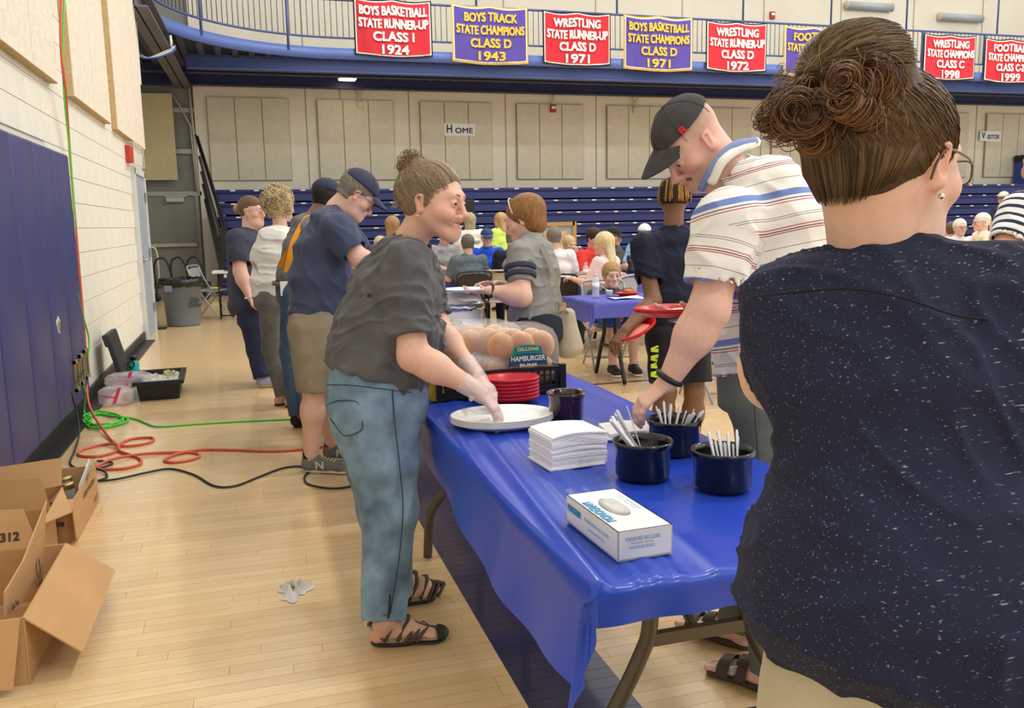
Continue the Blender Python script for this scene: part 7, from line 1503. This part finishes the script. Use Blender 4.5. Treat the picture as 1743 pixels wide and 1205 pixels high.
# ---------------------------------------------------------------- the seated crowd
def nrm2(v): v = np.array(v, float); v[2] = 0; return unit(v)
def bg(label, px, py, d, face, shirt, hairm, body=None, sit=True, skin=(.64,.39,.30), style='short', sc=1.0, res=.011, arms='table', pants=(52, 56, 70), capm=None, specs=None, stache=None, wide=1.0, seed=1, group='diners', sleeve=.85, heavy=0, table_z=.76, shorts=False):
    c = D(px, py, d); f = unit(face); b = nrm2(body if body is not None else face); r = np.cross(b, (0,0,1)); z = A(0,0,1)
    foot = c*A(1,1,0)-b*.04 if not sit else c*A(1,1,0)-b*.05
    p = Person(label, foot, res, skin, group, seed); hs = sc
    neck = c-z*.125*sc-b*.03; h = p.head(c, f, neck-z*.03, sc, nr=.052*sc, res=min(res*.75, .0075), wide=wide, heavy=heavy, ck=dict(lips=.45, blush=.45))
    hip = A(foot[0], foot[1], .53 if sit else max(.5, c[2]*.55)); sw = .175*sc*(1+.6*heavy)
    L = []; 
    for q in (-1, 1):
        S = neck-z*.07*sc+r*q*sw
        if arms == 'table': e = neck-z*.30*sc+r*q*(sw+.07)+b*.08; w_ = A(*(foot+b*.38+r*q*.10)[:2], max(table_z+.03, .5)); dd = b*.9-r*q*.3
        elif arms == 'mouth': e = neck-z*.26*sc+r*q*(sw+.05)+b*.14; w_ = c-z*.12*sc+b*.12+r*q*.035; dd = z*.6+b*.3-r*q*.4
        elif arms == 'down': e = neck-z*.33*sc+r*q*(sw+.04); w_ = e-z*.24*sc+b*.05; dd = -z
        else: e = neck-z*.30*sc+r*q*(sw+.06); w_ = e+b*.2-z*.06; dd = b
        p.arm(S, e, w_, (.05*sc,.042*sc,.028*sc), dict(d=dd, n=-z if arms == 'table' else -r*q, thumb=-r*q, curl=.4), min(res*.8, .009), sc); L.append((S, e))
    if sit: K_ = [hip+b*.40*sc+r*q*.10-z*.04 for q in (-1, 1)]; An = [k_*A(1,1,0)+z*.09+b*.02 for k_ in K_]
    else: K_ = [A(*(foot+r*q*.09+b*.02)[:2], hip[2]*.52) for q in (-1, 1)]; An = [A(*(foot+r*q*.09)[:2], .09) for q in (-1, 1)]
    if shorts:
        for k_, a_ in zip(K_, An): p.leg(hip, k_, a_, (.06,.05,.036), res)
    p.core([neck, neck-z*.3, hip], [L[0][0], neck-z*.09, L[1][0]], [hip, K_[0], An[0]], [hip, K_[1], An[1]], r=.04); p.body()
    w_ = wide*(1+1.5*heavy)
    o = p.shirt('shirt', [(neck-z*.015, .075*sc, .055), (neck-z*.07*sc, .16*sc*w_, .085), (neck-z*.22*sc, .172*sc*w_, .115*w_), (neck*.35+hip*.65+z*.0, .165*sc*w_, .125*w_), (hip-z*.03, .17*sc*w_, .13*w_)], r, [(S, e, sleeve, .068*sc, .06*sc) for S, e in L], shirt, None, (.008, 16), res, inner=False)
    pm = mat('trouser_%d_%d_%d' % pants, pants, .9, var=.1)
    p.trousers('trousers', [E(hip+z*.02, hip-z*.05, .165*sc*w_, .13*w_, side=r, k=.05)]+[x for k_, a_, q in zip(K_, An, (-1, 1)) for x in (E(hip+r*q*.09-z*.03, k_, .088, None, .066, k=.05), E(k_, (a_-z*.04) if not shorts else k_*.92+a_*.08, .066, None, .055, k=.03, flat=1))], pm, res=res*1.15)
    for a_ in An: sneaker(p, a_*A(1,1,0)-b*.07, a_*A(1,1,0)+b*.18, m=mat('shoe_black', (28, 28, 30), .6), ms=mat('sole_white', (220, 220, 215), .6))
    rr_ = min(res*.75, .008)
    if style == 'short': short_hair(p, hairm, .010, res=rr_)
    elif style == 'boy': short_hair(p, hairm, .014, front=.055, res=rr_, rough=.004)
    elif style == 'bald': short_hair(p, hairm, .004, front=.10, top=False, res=rr_)
    elif style == 'long': p.sdf('hair', [h.ell((0,-.018,.034), (.09,.112,.1), .01), h.e((0,-.07,.03), (0,-.085,-.20), .085, .045, .075, .03, k=.04), h.ell((0,.135,-.045), (.088,.086,.115), .012, '-')], hairm, rr_)
    elif style == 'shoulder': p.sdf('hair', [h.ell((0,-.018,.034), (.094,.115,.1), .01), h.e((0,-.05,.03), (0,-.06,-.11), .09, .065, .08, .045, k=.04), h.ell((0,.135,-.045), (.088,.086,.115), .012, '-')], hairm, rr_)
    if style not in ('none',): p.eyes((.08,.08,.08), (0,1,0), hairm if isinstance(hairm, bpy.types.Material) else None, .003)
    if capm: cap(p, capm[0], capm[1] if len(capm) > 1 else None, brim=.075, lift=.014, res=rr_)
    if specs: glasses(p, specs)
    if stache: p.sdf('moustache', [h.e((-.024,.1,-.052), (.024,.1,-.052), .009, k=.01)], stache, rr_*.7)
    return p
def sm(n, c): return mat('cloth_'+n, c, .95, var=.06, vscale=12)
HG, HBR, HBL, HGB = hair_mat('hair_grey', (120, 112, 104)), hair_mat('hair_brown_m'), hair_mat('hair_blonde'), hair_mat('hair_greyblond', (170, 156, 130))
HDK, HWH = hair_mat('hair_dark'), hair_mat('hair_white', (214, 210, 202)); HSA = hair_mat('hair_sandy', (164, 128, 84)); FR = mat('frame_black', (30, 28, 28), .4); HGY = hair_mat('hair_saltpepper', (98, 92, 86))
p10 = bg('brown haired boy in dark tee sitting at the table and looking at the camera', 1041, 469, 8.3, (-.12,-1,.0), sm('charcoal', (70, 64, 62)), HSA, sc=1.0, style='boy', seed=201, skin=(.68,.42,.33), pants=(40, 78, 170), shorts=True, arms='lap', res=.0065)
bg('woman with pale blonde plait and pink top seated with her back turned', 1027, 415, 9.4, (-.62,.78,-.15), sm('pink', (232, 200, 202)), hair_mat('hair_platinum', (214, 196, 150)), seed=202, skin=(.66,.42,.33), style='long', wide=1.05)
bg('man in red polo with dark hair and glasses at the table', 1011, 405, 10.5, (.35,-.9,-.25), sm('red', (214, 58, 52)), HDK, seed=203, specs=FR, skin=(.62,.36,.27))
bg('small blond boy in blue shirt eating behind the white shirted man', 969, 416, 11.4, (.25,-.95,-.1), sm('royal', (36, 90, 180)), HBL, seed=204, sc=.9, style='boy', arms='mouth', skin=(.70,.45,.35))
bg('grey haired man in white shirt seated with his back turned', 943, 405, 9.9, (.2,.95,-.1), sm('white', (226, 224, 220)), HG, seed=205, wide=1.08)
bg('man in black cap and olive tee behind the blonde plait', 1045, 402, 12.0, (.6,-.75,-.2), sm('olive', (74, 78, 72)), HBR, seed=206, capm=(mat('black_cap', (32, 34, 40), .8),))
bg('man in light blue shirt and white fronted cap behind the teen', 1097, 398, 11.6, (-.5,-.8,-.1), sm('skyblue', (140, 174, 206)), HBR, seed=207, capm=(mat('cap_white', (220, 222, 224), .8), mat('cap_dark', (50, 54, 66), .8)))
bg('man in grey polo eating behind the smiling face of the serving woman', 757, 400, 11.85, (.3,-.9,-.4), sm('greypolo', (146, 146, 144)), HG, seed=208)
bg('dark haired boy in slate tee seated with his back turned', 796, 416, 10.8, (.0,.98,-.12), sm('slate', (92, 104, 112)), HGY, seed=209, sc=.98, style='short')
bg('moustached man in bright blue tee and blue cap facing the camera', 829, 405, 12.1, (-.1,-1,-.1), sm('bright_blue', (30, 78, 200)), HWH, seed=210, capm=(mat('cap_blue', (40, 62, 110), .8),), specs=FR, stache=mat('white_beard', (214, 206, 194), .9))
bg('balding man in navy tee half hidden behind the auburn haired woman', 872, 407, 11.0, (.45,.85,-.2), sm('navy', (36, 40, 62)), HG, seed=211, style='bald')
p20 = bg('standing woman with long grey hair and green banded white tee', 799, 376, 13.4, (.1,1,0), sm('offwhite', (226, 224, 212)), HGB, seed=212, sit=False, style='shoulder', arms='down', group='standing guests')
bg('girl with long blonde hair in a lime tee', 851, 375, 13.8, (-.5,.8,-.1), sm('lime', (204, 232, 110)), hair_mat('hair_gold', (190, 156, 104)), seed=213, sit=False, style='long', arms='down', sc=.97, group='standing guests')
bg('person with sandy hair seated between the navy tee man and the serving woman', 668, 384, 11.5, (.2,.9,0), sm('tan', (190, 180, 160)), HSA, seed=214, style='shoulder')
bg('old man with white hair and glasses facing the camera at the right', 1634, 387, 12.6, (-.25,-.95,-.05), sm('pale', (206, 206, 206)), HWH, seed=215, specs=FR)
bg('white haired man in cream shirt in profile at the right', 1671, 378, 12.0, (-.9,.35,-.1), sm('cream', (226, 216, 190)), HWH, seed=216, specs=FR)
bg('man in navy shirt and pale cap in front of the bleachers', 1708, 338, 16.5, (-.9,-.1,-.15), sm('navy2', (40, 46, 74)), HBR, seed=217, sit=False, arms='down', capm=(mat('cap_pale', (206, 196, 176), .8), mat('cap_dark')), group='standing guests')
bg('guest in white tee half hidden behind the ear of the nearest woman', 1618, 392, 12.9, (.2,.9,0), sm('white', (226,224,220)), HBR, seed=218)
c_ = D(799, 376, 13.4)+A(-.003,-.03,0); p20.sdf('tee_band', [E(c_-A(0,0,.30), c_-A(0,0,.36), .186, .132, side=(1,0,0), k=.001, flat=2)], sm('sage', (140, 150, 138)), .011)
# ---- things on the boy's table
tz = .742
t = thing('plate', 'red plate with a burger bun on the small boy table', 'plate', gz(1068, 503, tz)); red_plate(t, 0, name='plate_body'); MB().lathe([(0, 0), (.045, 0), (.052, .012), (.042, .03), (.02, .04), (0, .042)], 20, (.01, 0, .02)).blocal('bun', mat('golden_bun'), t)
s = MB().grid(lambda u, v: A(*gz(1058, 507, tz))+A(-.12+.3*u, -.12+.2*v, .003+.006*math.sin(5*u+3*v)), 10, 8); solid('napkin', mat('paper_napkin'), 'white napkin under the red plate on the boy table', 'napkin', s)
MBOT = mat('clear_bottle', (225, 232, 238), .1, alpha=.45, spec=.8)
for lab, px, py in (('clear water bottle on the boy table', 1014, 505), ('clear water bottle in front of the red polo man', 997, 462)):
    t = thing('water_bottle', lab, 'bottle', gz(px, py, tz) if px > 1000 else A(*gy(px, py, 9.25)[:2], tz), 0, 'water bottles')
    MB().lathe([(0, 0), (.031, .002), (.033, .01), (.031, .07), (.033, .12), (.03, .15), (.014, .18), (.013, .19)], 24).blocal('bottle_body', MBOT, t); MB().lathe([(.0335, .075), (.0335, .125)], 24).blocal('paper_label', mat('label_white', (235, 238, 235), .5), t); MB().lathe([(.015, .186), (.015, .203), (0, .204)], 16).blocal('cap', mat('white_plastic'), t)
t = thing('foam_cup', 'small white cup with a plastic spoon on the boy table', 'cup', gz(1037, 504, tz)); MB().lathe([(0, 0), (.026, 0), (.034, .05), (.036, .052), (.031, .05), (0, .04)], 20).blocal('cup_body', mat('white_moulded_plate', (232,232,230), .45), t); MB().bar((0,0,.045), (-.09,-.01,.10), .008, .003).blocal('spoon', mat('white_paper'), t)
t = thing('plate', 'white plate in front of the man in the grey polo', 'plate', (2.62, 11.22, .742)); MB().lathe([(0, .003), (.09, .003), (.12, .014), (.09, 0), (0, 0)], 28).blocal('plate_body', mat('white_moulded_plate'), t)
# ---- chairs
def chair_at(lab, px, py, d, b, m_):
    c_ = D(px, py, d); b = nrm2(b); folding_chair(lab, c_[0]-b[0]*.07, c_[1]-b[1]*.07, math.atan2(b[0], -b[1]), m_)
chair_at('dark brown folding chair behind the boy in slate tee', 796, 416, 10.8, (0,1,0), MCK)
chair_at('beige folding chair beside the plate of the auburn haired woman', 850, 407, 10.9, (.3,1,0), MCH)
chair_at('grey folding chair of the small boy', 1041, 469, 8.3, (-.12,-1,0), MCG)
chair_at('dark folding chair of the white shirted man', 943, 405, 9.9, (.2,.95,0), MCK)
chair_at('grey folding chair behind the teen', 1215, 640, 7.0, (0,1,0), MCG)
chair_at('grey folding chair of the woman with the blonde plait', 1027, 415, 9.4, (-.62,.78,0), MCG)
chair_at('black chair back at the right edge behind the flecked tee', 1690, 470, 6.0, (.2,1,0), MCK)
# ---- framed picture on an easel, camera bag
t = thing('framed_picture', 'wood framed landscape picture standing behind the diners', 'picture', (5.5, 13.0, 0)); c_ = D(945, 412, 13.2); hw, hh = .31, .27; y_ = c_[1]
for a, b_, w_, h_ in ((0, hh, hw, .03), (0, -hh, hw, .03), (hw, 0, .03, hh+.03), (-hw, 0, .03, hh+.03)): MB().box((c_[0]+a, y_, c_[2]+b_), (w_, .02, h_)).build('frame_bar', mat('frame_oak', (176, 136, 80), .5), t)
MB().box((c_[0], y_+.01, c_[2]), (hw, .008, hh)).build('mat_board', mat('mat_grey', (150, 156, 150), .8), t); MB().box((c_[0], y_-.002, c_[2]-.0), (hw*.6, .006, hh*.6)).build('print', mat('print_landscape', (190, 160, 120), .7, var=.4, vscale=5), t)
for q in (-1, 1): MB().tube([(c_[0]+q*.25, y_+.03, c_[2]-hh), (c_[0]+q*.35, y_-.1 if q else y_, .01)], .018, 6).build('easel_leg', mat('frame_oak'), t)
MB().tube([(c_[0], y_+.03, c_[2]), (c_[0], y_+.4, .01)], .018, 6).build('easel_leg', mat('frame_oak'), t)
t = thing('camera_bag', 'black and grey bag of gear on the table behind the teen', 'bag', A(*gy(1082, 460, 9.3)[:2], .742)); 
V, F = sdf_mesh([E((0,0,.1), (0,0,.22), .1, .08, .07, .06, k=.03), E((.05,0,.2), (.12,-.02,.28), .04, k=.03), E((-.06,-.02,.1), (-.1,-.03,.25), .03, k=.03)], .01, lambda Q: .012*Wave(5, 45)(Q)); link('bag_body', mesh_np('bag_body', V, F), mat('bag_black', (44, 44, 48), .6, var=.5, vscale=30), t)
t = thing('speaker_stand', 'black loudspeaker on a stand in front of the bleachers', 'loudspeaker', A(*D(792, 400, 15)[:2], 0)); q = D(792, 362, 15)
MB().box((q[0], q[1], q[2]), (.14, .14, .22), bev=.02).build('cabinet', mat('black_steel'), t); MB().tube([(q[0], q[1], q[2]-.2), (q[0], q[1], .1)], .02, 8).build('pole', mat('black_steel'), t)
for a in (0, 2.1, 4.2): MB().tube([(q[0], q[1], .6), (q[0]+.45*math.cos(a), q[1]+.45*math.sin(a), .01)], .015, 6).build('leg', mat('black_steel'), t)
t = thing('recycling_bin', 'blue bin with a black liner standing behind the bleacher top', 'bin', (21.9, 20.1, 0)); MB().box((21.9, 20.05, 1.5), (.55, .3, 1.5), bev=.03).build('bin_body', mat('bin_blue', (44, 76, 160), .5), t)
s = MB().box((21.9, 20.05, 2.95), (.57, .32, .1), bev=.03); s.V = [(x, y, z_+.03*math.sin(x*9)) for x, y, z_ in s.V]; s.build('bin_liner', mat('black_liner'), t)
